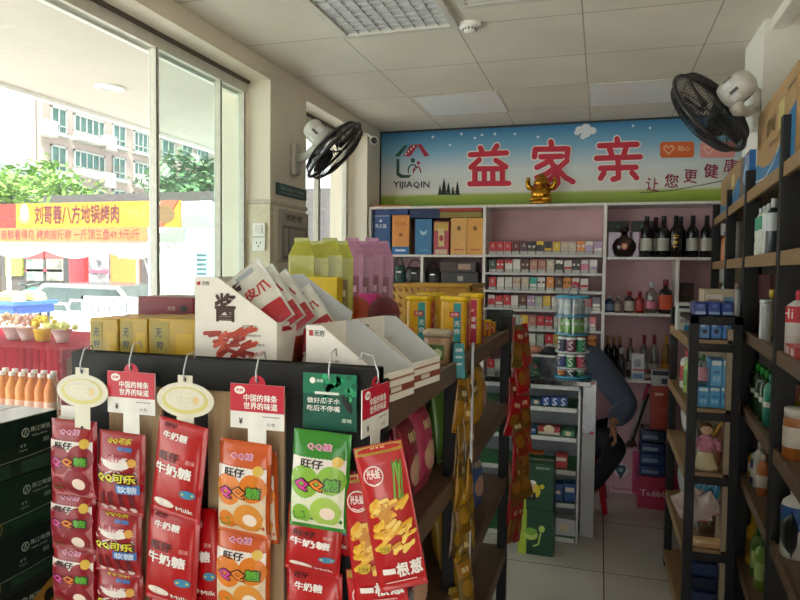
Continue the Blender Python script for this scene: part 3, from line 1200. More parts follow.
# --- bottles and jars
PROF = {
    'wine': ([(.9, 0), (1, .02), (1, .6), (.92, .66), (.5, .75), (.38, .8), (.37, .96)], [(.39, .8), (.39, .985), (.36, 1), (.02, 1)]),
    'spirit': ([(.92, 0), (1, .03), (1, .6), (.88, .68), (.42, .74), (.38, .86)], [(.45, .82), (.45, .985), (.4, 1), (.02, 1)]),
    'soap': ([(.9, 0), (1, .03), (1, .66), (.9, .76), (.5, .83), (.34, .85)], [(.4, .83), (.42, .97), (.36, 1), (.02, 1)]),
    'jar': ([(.94, 0), (1, .03), (1, .76), (.9, .83), (.86, .86)], [(.95, .83), (.95, .985), (.9, 1), (.02, 1)]),
    'soda': ([(.8, 0), (1, .05), (1, .3), (.92, .36), (1, .45), (1, .66), (.7, .8), (.36, .9), (.34, .92)], [(.42, .9), (.42, .99), (.02, 1)]),
    'decanter': ([(.45, 0), (.75, .08), (1, .3), (1, .42), (.72, .6), (.3, .68), (.24, .86)], [(.32, .84), (.34, .98), (.02, 1)]),
    'canister': ([(.96, 0), (1, .02), (1, .9), (.98, .92)], [(1.03, .91), (1.05, .93), (1.05, .985), (1.0, 1), (.02, 1)]),
}


def bottle(label, loc, r, h, kind, body, cap, lab=None, group=None, name='bottle', cat='bottle', flat=1.0, power=2.0, rz=0.0, word=None, wcol='#b0202c', seg=16):
    """lab = (hex, z0, z1) as shares of the height."""
    t = thing(name, label, cat, loc, rz, group)
    p, c = PROF[kind]
    f = MB()
    f.lathe([(a * r, z * h) for a, z in p], body, seg, (0, 0, 0), 1, flat, power)
    bo = f.build('bottle_body' if name == 'bottle' else 'body', t)
    f = MB()
    f.lathe([(a * r, z * h) for a, z in c], cap, seg, (0, 0, 0), 1, flat if kind in ('canister', 'jar') else 1, power if kind in ('canister', 'jar') else 2)
    f.build('cap' if kind != 'canister' else 'lid', t)
    if lab:
        f = MB()
        k = 1.012
        f.lathe([(r * k, lab[1] * h), (r * k, lab[2] * h)], lab[0] if not isinstance(lab[0], str) else M(lab[0], .45), seg, (0, 0, 0), 1, flat, power, cap=False)
        if word:
            F = lambda u, v: Vector((r * 1.03 * math.sin(u / r), -r * 1.03 * flat * math.cos(u / r), v))
            f.text(F, word, 0, h * (lab[1] * .45 + lab[2] * .55), r * 1.0, None, M(wcol, .5, var=0))
        f.build('label', bo)
    return t


GB = M('#171416', .12, coat=.4)
CLR = glass('clear_glass', '#dfe6e4', .75, .05, .12)
CLRP = glass('clear_plastic', '#e8eeee', .8, .1, .08)
for px, lab, extra in ((646, 'dark wine bottle with a pale label, beside the round decanter', 0), (663, 'dark wine bottle with a pale label, between the decanter and the gold marked bottle', 0),
                       (692, 'dark wine bottle with a pale label, just after the gold marked bottle', 0), (706, 'dark wine bottle with a pale label, last before the black shelf post', 0)):
    q = at(px, 253, 'y', 5.32)
    bottle(lab, (q.x, 5.32, zr1), .042, .31, 'wine', GB, M('#1e1a1d', .4), ('#b5b2a8', .16, .46), 'wine bottles on the top shelf')
for px, yy, lab, cp, lb in ((655, 5.42, 'wine bottle with a dark red capsule standing behind the first pale label', '#5a1420', ('#8e8a80', .16, .46)), (675, 5.3, 'black wine bottle with gold marks, front one of a close pair', '#1a1618', None),
                            (680, 5.4, 'black wine bottle half hidden behind the gold marked one', '#1a1618', None)):
    q = at(px, 253, 'y', yy)
    t = bottle(lab, (q.x, yy, zr1), .042, .31, 'wine', GB, M(cp, .4), lb, 'wine bottles on the top shelf')
    if yy == 5.3:
        f = MB()
        F = lambda u, v: Vector((.0428 * math.sin(u / .0428), -.0428 * math.cos(u / .0428), v))
        for v0, v1 in ((.075, .083), (.1, .12), (.14, .15), (.16, .166)):
            f.rect(F, -.018, .018, v0, v1, M('#b9923c', .35, .6), 4)
        f.build('gold_print', t)
q = at(624, 253, 'y', 5.34)
t = bottle('round dark brandy decanter with a small red crest, in front of the black boxes', (q.x, 5.32, zr1), .088, .23, 'decanter', M('#2a1512', .1, coat=.5), M('#2e2622', .4, .3), None, None, flat=.55)
f = MB()
f.disc(lambda u, v: Vector((u, -.0495 + (u * u + (v - .083) ** 2) * 2.2, v)), 0, .083, .026, .026, M('#b9443a', .4), 16)
f.disc(lambda u, v: Vector((u, -.0505 + (u * u + (v - .083) ** 2) * 2.2, v)), 0, .083, .015, .017, M('#d8b48a', .4), 12)
f.build('crest', t)


def carton(label, loc, w, d, h, mat, deco=None, rz=0.0, group=None, name='carton', cat='box', bev=.002, flap=True):
    """A box standing at loc (middle of its front bottom edge), front towards -y before turning by rz."""
    t = thing(name, label, cat, loc, rz, group)
    f = MB()
    f.box(-w / 2, w / 2, 0, d, 0, h, mat, bev)
    bo = f.build('box_body', t)
    if flap:
        f = MB()
        f.box(-w / 2 + .001, w / 2 - .001, d * .5 - min(.01, d * .06), d * .5 + min(.01, d * .06), h, h + .0006, M('#a99a80', .4))
        f.build('top_seam', bo)
    if deco:
        f = MB()
        deco(f, w, d, h)
        f.build('print', bo)
    return t


def cbox(px0, px1, py0, py1, y, base=None):
    """Box front in the plane y that fills the photo's pixels: centre x, width, base z, height."""
    a, c = at(px0, py1, 'y', y), at(px1, py1, 'y', y)
    tz = at((px0 + px1) / 2, py0, 'y', y).z
    z0 = (a.z + c.z) / 2 if base is None else base
    return (a.x + c.x) / 2, c.x - a.x, z0, tz - z0


def front(*ops):
    """Print on a box front from shares of its size: ('r', u0,u1,v0,v1,hex) ('d', u,v,ru,rv,hex) ('t', s,u,v,w,hex)."""
    def deco(f, w, d, h):
        for i, o in enumerate(ops):
            F = plane_y(-.0008 - .0004 * i)
            if o[0] == 'r':
                f.rect(F, (o[1] - .5) * w, (o[2] - .5) * w, o[3] * h, o[4] * h, M(o[5], .45))
            elif o[0] == 'd':
                f.disc(F, (o[1] - .5) * w, o[2] * h, o[3] * w, o[4] * w, M(o[5], .45, var=0), 16)
            elif o[0] == 't':
                f.text(F, o[1], (o[2] - .5) * w, o[3] * h, o[4] * w, None, M(o[5], .45, var=0), .01)
    return deco


for (a, c, lab) in ((608, 629, 'flat black gift box with a green emblem, behind the round decanter'), (632, 655, 'flat black gift box with a green emblem, behind the wine bottles')):
    x, w, z, h = cbox(a, c, 213.5, 224, 5.44)
    carton('%s' % lab, (x, 5.44, zr1 + .2), w, .09, h, M('#1b1a1c', .4), front(('d', .5, .5, .12, .08, '#2f6a50')), flap=False)
    x, w, z, h = cbox(a, c, 224, 253, 5.44)
    carton('glossy pink gift box under the black one, %s' % ('behind the decanter' if a < 620 else 'behind the first wine bottle'), (x, 5.44, zr1), w, .09, .199, M('#a8607e', .15, coat=.5), None, flap=False)
# gift boxes of the first bay
for px0, px1, py0, c, ops, lab in (
        (371, 390, 215, '#1e4d8c', (('r', .0, 1, 0, .3, '#3f86c0'), ('r', .04, .96, .96, .99, '#8a9ab0'), ('t', '天之蓝', .5, .72, .6, '#dfe6ee'), ('d', .5, .85, .07, .07, '#cfd6de')), 'tall dark blue gift box with white characters, first in the upper bay'),
        (392, 409, 215, '#e2954a', (('r', 0, 1, 0, .2, '#2d6fb0'), ('t', '海之蓝', .5, .78, .55, '#b9603a'), ('d', .5, .5, .1, .1, '#9a5a34'), ('r', .2, .8, .08, .13, '#cfe0ee')), 'tall orange gift box with a blue foot'),
        (415, 431.5, 219, '#3377a8', (('d', .5, .66, .22, .24, '#a9cbe0'), ('d', .5, .74, .2, .2, '#3377a8'), ('r', .25, .75, .1, .16, '#4a90bb')), 'tall sky blue gift box with a pale crescent'),
        (433.5, 448.5, 221.5, '#b3273a', (('r', .05, .95, .72, .98, '#c8a650'), ('r', .3, .7, .25, .8, '#d8c48a'), ('d', .5, .5, .14, .2, '#a8303c'), ('r', .1, .9, .02, .16, '#d8b9a0')), 'red and gold gift box'),
        (450.5, 466.5, 218, '#dba046', (('d', .5, .72, .13, .15, '#7a5226'), ('r', .2, .8, .12, .16, '#c0602c')), 'yellow gift box next to the red and gold one'),
        (467, 482.5, 218, '#d99c40', (('d', .5, .72, .13, .15, '#7a5226'), ('r', .2, .8, .12, .16, '#c0602c')), 'yellow gift box next to the cigarette bay')):
    x, w, z, h = cbox(px0, px1, py0, 254, 5.24, zl1)
    carton(lab, (x, 5.24, zl1), w, .1, h, M(c, .35, coat=.2), front(*ops), group='gift boxes on the upper bay', name='gift_box', flap=False)
for px0, px1, py0, py1, c, lab in ((369, 408, 208.5, 214.8, '#263e78', 'flat dark blue box lying on top of the first gift boxes'), (371, 409, 205, 208.3, '#c07a3c', 'thin orange box lying highest, under the sign'),
                                   (410, 440, 209, 218, '#22325c', 'flat navy box lying on the sky blue gift box'), (440, 482, 211.5, 217.6, '#8c7a3a', 'flat olive box lying on the yellow gift boxes'), (438, 482, 207, 211.2, '#b03a34', 'flat red box lying on the olive box')):
    x, w, z, h = cbox(px0, px1, py0, py1, 5.235)
    carton(lab, (x, 5.235, z), w, .14, h, M(c, .4), None, name='flat_box', flap=False)
# dark goods on the second shelf
LEA = M('#1c191b', .3, bump=.3)
for px0, px1, py0, lab, c in ((392, 403, 256.5, 'dark teal bag at the end of the second shelf', '#123f40'), (403, 424, 259, 'black handbag beside the teal bag', '#1c191b'), (423, 440, 262, 'black handbag with a silver clasp', '#201c1e')):
    x, w, z, h = cbox(px0, px1, py0, 284, 5.24, zl2)
    t = thing('handbag', lab, 'bag', (x, 5.3, zl2))
    f = MB()
    m = M(c, .3, bump=.3)
    f.lathe([(w * .46, 0), (w * .52, .01), (w * .54, h * .3), (w * .46, h * .62), (w * .4, h * .68)], m, 16, (0, 0, 0), 1, .5, 3)
    f.build('bag_body', t)
    f = MB()
    f.tube([(w * .32 * math.cos(a), -.01, h * .64 + h * .34 * math.sin(a)) for a in [math.pi * i / 8 for i in range(9)]], .005, m, 6)
    f.build('handle', t)
    f = MB()
    f.box(-.02, .02, -w * .28, -w * .26, h * .4, h * .46, M('#c9ccd0', .2, .9), .002)
    f.build('clasp', t)
x, w, z, h = cbox(441, 478, 272, 284, 5.22, zl2)
carton('black box with a small white label, under the brown one', (x, 5.22, zl2), w, .16, h - .002, M('#2a2224', .4), front(('r', .45, .6, .3, .7, '#a8a29a')), name='flat_box', flap=False)
x, w, z, h = cbox(440, 476, 262, 272, 5.22, zl2 + h)
carton('brown box with a cream label, on top of the black box', (x, 5.22, z), w, .16, h, M('#3d2d2c', .4), front(('r', .5, .85, .25, .8, '#a88a78')), name='flat_box', flap=False)

# second row of the bottle bay
for px, py0, kind, r_, body, cp, lb, lab in (
        (609, 295.5, 'spirit', .036, M('#33486e', .2), M('#c8ccd2', .3), ('#6f86a8', .1, .5), 'squat blue bottle next to the cigarette packs'),
        (617.3, 295.5, 'spirit', .03, M('#6e5f58', .25), M('#8a8078', .4), ('#9a8c80', .1, .5), 'small grey brown bottle'),
        (629, 291.5, 'spirit', .036, M('#3a3230', .2), M('#a02030', .4), ('#b9b0a6', .1, .55), 'dark bottle with a red cap and pale label'),
        (639.5, 291.5, 'spirit', .032, M('#8a1c24', .2), M('#8e1622', .4), ('#b03634', .1, .5), 'deep red bottle with a red cap'),
        (651, 282, 'spirit', .04, CLR, M('#c8ccd0', .3), ('#d87f94', .15, .4), 'clear bottle with a pink label'),
        (665, 279.5, 'spirit', .046, M('#1c1012', .12), M('#6e1820', .4), ('#c8502a', .12, .55), 'tall dark bottle with an orange label')):
    z1 = at(px, py0, 'y', 5.3).z
    x = at(px, 312, 'y', 5.3).x
    bottle(lab + ', on the middle bottle shelf', (x, 5.3, zr2), r_, z1 - zr2, kind, body, cp, lb, 'bottles on the middle shelf', power=3)
x, w, z, h = cbox(680, 693, 283, 312, 5.28, zr2)
carton('small dark brown box beside the shelf divider', (x, 5.28, zr2), w, .1, h, M('#3c2420', .5), front(('r', .1, .9, .6, .64, '#5c382c')), flap=False)
# third row
for i, (px, py0, kind, r_, body, cp, lb, lab) in enumerate((
        (607.5, 336, 'wine', .028, GB, M('#b9933f', .35, .5), None, 'dark bottle with a gold neck, first of three on the lowest shelf'),
        (613.5, 337, 'wine', .028, GB, M('#b9933f', .35, .5), ('#5a4a3a', .1, .4), 'dark bottle with a gold neck, second of three on the lowest shelf'),
        (619.3, 337, 'wine', .028, GB, M('#b9933f', .35, .5), ('#5a4a3a', .1, .4), 'dark bottle with a gold neck, third of three on the lowest shelf'),
        (621, 348, 'spirit', .03, M('#3a3436', .15), M('#c9c9c9', .4), None, 'short dark bottle with a white cap in front of the gold necks'),
        (630, 338, 'wine', .03, CLR, M('#6e4a3c', .4), ('#8a8480', .2, .4), 'clear bottle with a brown neck, behind the white box'),
        (643.5, 335, 'wine', .034, CLR, M('#8e2c34', .4), ('#b6b0aa', .1, .35), 'clear liquor bottle with a red neck, first of a pair'),
        (653.5, 335, 'wine', .034, CLR, M('#8e2c34', .4), ('#b6b0aa', .1, .35), 'clear liquor bottle with a red neck, second of a pair'),
        (665.5, 335, 'wine', .034, M('#8a6a2c', .1), M('#c8a040', .35, .5), ('#c88a24', .08, .36), 'amber bottle with a gold neck beside the black rack post'))):
    yy = 5.26 if i == 3 else 5.36
    z1 = at(px, py0, 'y', yy).z
    bottle(lab, (at(px, 372, 'y', yy).x, yy, zbot), r_, z1 - zbot, kind, body, cp, lb, 'bottles on the lowest shelf')
x, w, z, h = cbox(631.5, 644, 354, 374, 5.22, zbot)
carton('small white box with a blue foot standing before the clear bottles', (x, 5.22, zbot), w, .06, h, M('#c4c8cc', .4), front(('r', .1, .9, .05, .25, '#5a86b0'), ('r', .2, .7, .5, .8, '#8a93a0'), ('r', .1, .9, .35, .42, '#b05058')), flap=False)
for i, px in enumerate((646, 653)):
    q = at(px, 366, 'y', 5.24)
    t = thing('liquor_cup', 'small sealed liquor cup with a red ring, %s beside the white box' % ['nearer', 'farther'][i], 'cup', (q.x, 5.24, zbot), 0, 'liquor cups')
    f = MB()
    f.lathe([(.024, 0), (.028, .07)], CLR, 14)
    f.build('body', t)
    f = MB()
    f.lathe([(.029, .07), (.029, .078), (.002, .079)], M('#a83440', .4), 14)
    f.build('lid', t)
    f = MB()
    f.lathe([(.027, .02), (.0285, .05)], M('#b8a8a0', .5), 14, cap=False)
    f.build('label', t)

# --- gold lucky figurine on the shelf top
q = at(541, 201, 'y', 5.3)
t = thing('lucky_figurine', 'shiny gold pot-bellied lucky figurine with raised arms on the shelf top', 'figurine', (q.x, 5.3, ztop))
GOLD = M('#c58f2c', .2, .9, var=.1, scale=25)
f = MB()
f.lathe([(.07, 0), (.085, .012), (.08, .03), (.05, .035)], GOLD, 20, sy=.8)
f.ball((0, 0, .085), .075, GOLD, 18, 1.05, .85, .85)
f.ball((-.045, -.03, .045), .035, GOLD, 12, 1.3, 1, .7)
f.ball((.045, -.03, .045), .035, GOLD, 12, 1.3, 1, .7)
for s in (-1, 1):
    f.tube([(s * .06, 0, .13), (s * .095, -.01, .14), (s * .105, -.015, .175), (s * .1, -.015, .2)], [.024, .022, .02, .012], GOLD, 10)
    f.ball((s * .1, -.015, .2), .018, GOLD, 10)
f.build('body', t)
f = MB()
f.ball((0, -.01, .175), .048, GOLD, 18, 1.05, .95, 1)
f.ball((0, -.055, .17), .012, GOLD, 8)
for s in (-1, 1):
    f.ball((s * .018, -.052, .182), .006, M('#5a3a10', .4, .5), 6)
    f.ball((s * .052, -.005, .172), .014, GOLD, 8, .6, 1, 1.6)
f.tube([(-.02, -.054, .158), (0, -.06, .153), (.02, -.054, .158)], .004, M('#7a4c14', .4, .5), 6)
f.build('head', t)
f = MB()
f.lathe([(.05, .2), (.052, .21), (.03, .222), (.026, .238), (.004, .245)], GOLD, 16)
f.build('hat', t)

# ================================================================== COUNTER
CYF, CX0, CX1 = 4.24, -1.0, -.1
ct = thing('display_counter', 'white framed display counter with open shelves and a dark top', 'counter', (-.5, CYF, 0))
FRM = M('#c9cacb', .35)
zs = [at(560, p, 'y', CYF).z for p in (410, 439.5, 472.5, 505.5, 540)]
zt_ = at(560, 390, 'y', CYF).z
f = MB()
f.box(CX0 + .48, CX1 + .5 + .06, -.02, .36, zt_ + .03, zt_ + .065, M('#26282b', .12, coat=.5), .004)
f.build('counter_top', ct)
f = MB()
f.box(CX0 + .5, CX1 + .5, .38, .4, 0, zt_ + .03, M('#8f9094', .5))
f.build('back_panel', ct)
for x in (CX0 + .5, CX1 + .5 - .014):
    f = MB()
    f.box(x, x + .014, 0, .016, 0, zt_ + .03, FRM, .003)
    f.build('post', ct)
f = MB()
f.box(CX0 + .5, CX1 + .5, 0, .022, zt_, zt_ + .03, FRM, .003)
f.build('top_rail', ct)
f = MB()
f.box(CX1 + .508, CX1 + .592, .14, .16, 0, zt_ + .05, M('#adaeb0', .4), .002)
f.rect(plane_y(.139), CX1 + .512, CX1 + .588, zt_ - .3, zt_ + .04, M('#8d9094', .25, .4))
f.disc(plane_y(.138), CX1 + .57, zt_ + .03, .016, .008, M('#c83a4a', .4), 8)
f.disc(plane_y(.138), CX1 + .57, zt_ - .29, .016, .012, M('#c83a4a', .4), 8)
f.build('side_panel', ct)
for z in zs:
    f = MB()
    f.box(CX0 + .52, CX1 + .478, .022, .38, z + .004, z + .01, M('#3f7a4a', .5))
    f.box(CX0 + .52, CX1 + .478, .005, .022, z - .014, z + .012, M('#d0d1d0', .35), .002)
    f.build('shelf', ct)
for k, px in enumerate((546, 554.5, 563)):
    x, w, z, h = cbox(px - 4, px + 4, 397, 408, CYF + .06, zs[0] + .012)
    carton('small blue box with a white S mark, %s on the top counter shelf' % ORD[k], (x, CYF + .06, z), w, .05, h, M('#1f4f9a', .35), front(('t', 'S', .5, .45, .55, '#d5dde6')), group='blue boxes in the counter', flap=False)
for k, (a, c, p0, p1, si, col, lab) in enumerate(((531, 541, 399, 409, 0, '#3a5a78', 'grey blue box before the three S boxes'), (527, 536, 428, 438, 1, '#2f6ab0', 'little blue box on the second counter shelf'), (538, 560, 426.5, 432, 1, '#a83a3c', 'long red box lying on top of another on the second counter shelf'),
                                                 (538, 560, 432, 438.5, 1, '#c8b8a8', 'long pale box under the red one on the second counter shelf'), (562, 574, 431, 438.5, 1, '#4f8f68', 'small green box on the second counter shelf'),
                                                 (530, 543, 453, 471, 2, '#d2672c', 'orange box on the third counter shelf'), (545, 553.5, 455, 471, 2, '#6f8a90', 'grey box on the third counter shelf'), (555, 567, 455, 471, 2, '#b83038', 'red box on the third counter shelf'),
                                                 (553, 563, 484, 504, 3, '#244f8a', 'dark blue box beside its twin on the fourth counter shelf'), (564, 575, 484, 504, 3, '#2b5a98', 'dark blue box nearest the post on the fourth counter shelf'),
                                                 (553, 575, 519, 539, 4, '#c6c7c8', 'white box on the bottom of the counter'))):
    x, w, z, h = cbox(a, c, p0, p1, CYF + .05, None if p1 in (432,) else zs[si] + .012)
    carton(lab, (x, CYF + .05, z), w, .09, h, M(col, .4), front(('r', .1, .9, .55, .8, '#d8d0c0') if k % 2 else ('d', .5, .5, .25, .2, '#d9c8a8')), name='small_box', flap=False)
CTZ = zt_ + .065
# clear box on the counter
q0, q1 = at(522, 379, 'y', 4.32), at(554, 379, 'y', 4.32)
t = thing('clear_box', 'clear plastic box on the counter with a green card inside', 'box', ((q0.x + q1.x) / 2, 4.32, CTZ))
w2 = (q1.x - q0.x) / 2
hh = at(540, 357, 'y', 4.32).z - CTZ
f = MB()
for a in ((-w2, w2, 0, .004, 0, hh), (-w2, w2, .2, .204, 0, hh), (-w2, -w2 + .004, 0, .2, 0, hh), (w2 - .004, w2, 0, .2, 0, hh), (-w2, w2, 0, .2, 0, .004)):
    f.box(*a, CLRP)
f.build('walls', t)
f = MB()
f.box(-w2 - .006, w2 + .006, -.006, .21, hh, hh + .012, M('#c8cccc', .3), .003)
f.build('lid', t)
t = thing('green_card', 'small green card standing inside the clear box', 'card', (q0.x + .05, 4.34, CTZ + .006))
f = MB()
f.box(0, .06, 0, .003, 0, .1, M('#2c6a3c', .5))
f.disc(plane_y(-.001), .03, .055, .018, .014, M('#d87a8a', .5), 10)
f.rect(plane_y(-.001), .01, .05, .012, .02, M('#c8d8c0', .5))
f.build('card', t)
t = thing('knit_pouch', 'small reddish brown pouch lying on the clear box', 'pouch', (q0.x + .075, 4.42, CTZ + hh + .012))
f = MB()
f.lathe([(.03, 0), (.05, .012), (.048, .035), (.025, .05), (.005, .052)], M('#a5705c', .8, bump=.5), 14, sy=.7)
f.build('pouch', t)
t = thing('black_cap', 'crumpled black cap beside the brown pouch', 'cap', (q0.x + .165, 4.42, CTZ + hh + .012))
f = MB()
f.lathe([(.045, 0), (.046, .02), (.034, .042), (.004, .05)], M('#26282a', .8, bump=.4), 14)
f.build('crown', t)
f = MB()
f.lathe([(.044, .004), (.075, .0), (.075, .005), (.044, .01)], M('#1e2022', .8), 14, (0, -.02, 0), 1, .8)
f.build('brim', t)
# rotating gum stand
q = at(571.5, 380, 'y', 4.4)
gs = thing('gum_stand', 'round clear tiered gum stand with blue rings on the counter', 'display stand', (q.x, 4.4, CTZ))


def gz(py):
    return at(571, py, 'y', 4.4).z - CTZ


BLR = M('#4a9ec2', .3)
f = MB()
f.lathe([(.118, 0), (.12, .003), (.12, .012), (.1, .014), (.01, .014)], BLR, 28)
f.build('base', gs)
f = MB()
f.tube([(0, 0, .03), (0, 0, gz(296))], .022, M('#b8c4c8', .3), 12)
f.build('spine', gs)
for py in (366, 350.5, 333, 315):
    f = MB()
    f.lathe([(.108, gz(py) - .008), (.112, gz(py)), (.02, gz(py))], BLR if py in (333, 315) else M('#cfd6d8', .3), 28)
    f.build('tier', gs)
f = MB()
f.lathe([(.107, gz(333)), (.107, gz(298))], CLRP, 28, cap=False)
f.build('clear_wall', gs)
f = MB()
f.lathe([(.11, gz(298)), (.112, gz(296)), (.09, gz(295)), (.01, gz(295))], BLR, 28)
f.build('top_ring', gs)
f = MB()
f.tube([(-.03, 0, gz(296)), (-.025, 0, gz(288)), (0, 0, gz(285)), (.025, 0, gz(288)), (.03, 0, gz(296))], .006, M('#8a8f96', .3), 8)
f.build('handle', gs)
gcol = [['#3a3f58', '#7a3f58', '#2f8a5a'], ['#4a4f8a', '#3f8a5c', '#b03a5a'], ['#c8783a', '#2c3c48', '#2c6a50']]
cn = [['navy', 'plum', 'green'], ['indigo', 'mint green', 'pink'], ['orange', 'black', 'dark green']]
for ti, (p0, p1) in enumerate(((350.5, 336), (366, 353), (381, 368.5))):
    for k in range(3):
        a = math.radians(-90 + (k - 1) * 52 - 17 + 14)
        z0 = CTZ + max(gz(p0), .0145) + .001
        h = (gz(p1) - max(gz(p0), .0145)) * .97
        bottle('%s gum tub with a white lid in the %s tier of the gum stand' % (cn[ti][k], ['upper', 'middle', 'lower'][ti]), (q.x + .072 * math.cos(a), 4.4 + .072 * math.sin(a), z0), .03, h, 'jar',
               M(gcol[ti][k], .35), LWHITE, (gcol[ti][k], .1, .7), 'gum tubs in the round stand', 'gum_tub', 'tub', word='S', wcol='#e4e4e0', rz=a + math.pi / 2)
for ti, (p0, p1, c, lab) in enumerate(((332, 318, '#7ab83a', 'lime green'), (314, 299, '#b9bcc0', 'silver'))):
    for k in range(4):
        a = math.radians(-90 + (k - 1.5) * 36 - 4)
        h = gz(p1) - gz(p0)
        t = thing('gum_packet', '%s gum packet, %s behind the clear wall of the gum stand' % (lab, ORD[k]), 'gum packet', (q.x + .078 * math.cos(a), 4.4 + .078 * math.sin(a), CTZ + gz(p0) + .004), a + math.pi / 2, 'gum packets in the round stand')
        f = MB()
        f.box(-.02, .02, 0, .012, 0, h * .9, M(c, .35), .002)
        f.build('packet', t)
        f = MB()
        f.rect(plane_y(-.001), -.016, .016, h * .5, h * .7, M('#e8e8da', .4))
        f.build('print', t)

# ================================================================== THINGS ON THE FLOOR AT THE BACK
GRN = M('#17452c', .4)


def gdeco(kind):
    def d_(f, w, d, h):
        F = plane_y(-.001)
        f.rect(F, -w / 2, -w / 2 + w * .24, 0, h, M('#a9c23e', .4))
        if kind:
            f.disc(plane_y(-.0016), -w * .1, h * .42, w * .24, w * .24, M('#d9c62c', .4), 20)
            f.disc(plane_y(-.002), -w * .1, h * .5, w * .09, w * .1, M('#d8b090', .5), 12)
            f.disc(plane_y(-.0018), -w * .1, h * .6, w * .12, w * .06, LWHITE, 12)
            f.poly(plane_y(-.0022), [(-w * .24, h * .22), (w * .04, h * .22), (0, h * .38), (-w * .2, h * .38)], INK)
            f.poly(plane_y(-.0026), [(-w * .13, h * .38), (-w * .07, h * .38), (-w * .1, h * .26)], LWHITE)
            f.disc(plane_y(-.0018), w * .18, h * .52, w * .07, w * .07, M('#d9c62c', .4), 12)
            f.text(plane_y(-.0018), '饮用天然水', w * .2, h * .92, w * .4, None, M('#c8d8c0', .4, var=0))
        else:
            f.disc(plane_y(-.0016), -w * .14, h * .45, w * .2, w * .16, M('#b8cf6a', .4), 18)
            f.disc(plane_y(-.002), -w * .14, h * .52, w * .18, w * .11, M('#7fae3e', .4), 18)
            f.disc(plane_y(-.0016), w * .17, h * .6, w * .09, w * .1, M('#b8cf6a', .4), 12)
            f.stroke(plane_y(-.0016), [(w * .14, h * .5), (w * .08, h * .25), (-w * .05, h * .2)], .01, M('#b8cf6a', .4))
    return d_


x, w, z, h = cbox(517.5, 553, 510, 556, 4.0, 0)
carton('dark green carton with a pale green cup print, standing on the floor by the counter', (x, 4.0, 0), w, .22, h - .002, GRN, gdeco(0))
x, w, z, h2 = cbox(517.5, 553, 464, 510, 4.0, h)
carton('dark green carton with a yellow portrait disc, stacked on the cup carton', (x, 4.0, h), w, .22, h2, GRN, gdeco(1))
x, w, z, h = cbox(610, 637.5, 449, 485, 5.36, 0)
PKB = M('#d4a9b4', .45)


def pdeco(f, w, d, h):
    f.disc(plane_y(-.001), -w * .12, h * .52, w * .27, w * .27, M('#e4dfe2', .4), 20)
    f.disc(plane_y(-.0015), -w * .2, h * .56, w * .12, w * .14, M('#1f3f50', .4), 16)
    f.disc(plane_y(-.00155), -w * .04, h * .56, w * .12, w * .14, M('#1f3f50', .4), 16)
    f.poly(plane_y(-.0017), [(-w * .3, h * .52), (w * .06, h * .52), (-w * .12, h * .3)], M('#1f3f50', .4))
    f.disc(plane_y(-.002), -w * .12, h * .52, w * .08, w * .08, M('#7fa9b8', .4), 14)
    f.rect(plane_y(-.0013), w * .3, w * .5, h * .02, h * .98, M('#c8447a', .4))
    f.rect(plane_y(-.001), -w * .45, w * .45, h * .06, h * .12, M('#b88a98', .4))


carton('pale pink carton with a dark heart in a white disc, on the floor', (x, 5.36, 0), w, .165, h, PKB, pdeco)
PKT = h
x0 = at(638, 489, 'y', 5.1).x
x, w, z, h = cbox(638, 690, 478.5, 492, 5.06, 0)
HP = carton('low hot pink carton at the bottom of the blue pile', (x, 5.06, 0), w, .26, h, M('#b32a55', .4), front(('t', 'Tedibb', .3, .5, .5, '#e6c8d4')))
zz = h
for k, (p0, p1, c, nm) in enumerate(((466, 478.5, '#1e3a7a', 'lowest'), (454, 466, '#24417e', 'second'), (443, 454, '#1b3468', 'third'), (430, 443, '#202c48', 'topmost'))):
    x, w, z, h = cbox(639 + k * .3, 666, p0, p1, 5.08, zz)
    carton('%s of the dark blue wrapped packs piled on the hot pink carton' % nm, (x, 5.08, zz), w, .2, h - .001, M(c, .2, coat=.4, bump=.2), front(('r', .1, .7, .3, .6, '#7f95b8')), name='wrapped_pack', cat='pack', group='blue packs piled on the floor', bev=.012, flap=False)
    zz += h
x, w, z, h = cbox(651, 670, 386, 430, 5.1, zz)
carton('upright red orange gift carton on the blue packs', (x, 5.1, zz), w, .12, h, M('#a8341f', .4), front(('r', .15, .6, .78, .84, '#d8c0a0'), ('r', .05, .95, .02, .06, '#7a2416'), ('d', .6, .45, .2, .2, '#b8482a')))
x, w, z, h2 = cbox(652, 669, 371, 386, 5.1, zz + h)
carton('white and navy box on top of the red orange carton', (x, 5.1, zz + h), w, .12, h2, M('#b9bcc0', .4), front(('r', 0, 1, .7, 1, '#2a3048'), ('r', .55, .9, .15, .5, '#3a4668')))
for nm, lab, a, c, m1, m2 in (('mop', 'mop with a pink and silver handle leaning above the pink carton', (650, 381), (628, 446), M('#c83a6e', .4), M('#b8bcc0', .3, .6)),
                              ('broom', 'broom with a thin dark handle leaning beside the mop', (648.5, 394), (633, 440), M('#2c2a2c', .5), M('#2c2a2c', .5))):
    p, q = at(*a, 'y', 5.4), at(*c, 'y', 5.44 if nm == 'mop' else 5.47)
    q = p + (q - p) * ((p.z - PKT - .05) / (p.z - q.z))
    t = thing(nm, lab, nm, (q.x, q.y, PKT + .002))
    mid = p.lerp(q, .3)
    f = MB()
    f.tube([p - t.location, mid - t.location], .011, m1)
    f.build('grip', t)
    f = MB()
    f.tube([mid - t.location, q - t.location], .009, m2)
    f.build('stick', t)
    f = MB()
    d = (q - p).normalized()
    e = q - t.location
    hz = e.z
    f.lathe([(.015, hz), (.022, hz * .7), (.028, hz * .4), (.03, 0.0)], M('#4a3a34', .9, bump=.6) if nm == 'mop' else M('#6a3a2a', .9), 14, (0, 0, 0), 1, .5)
    f.build('head', t)

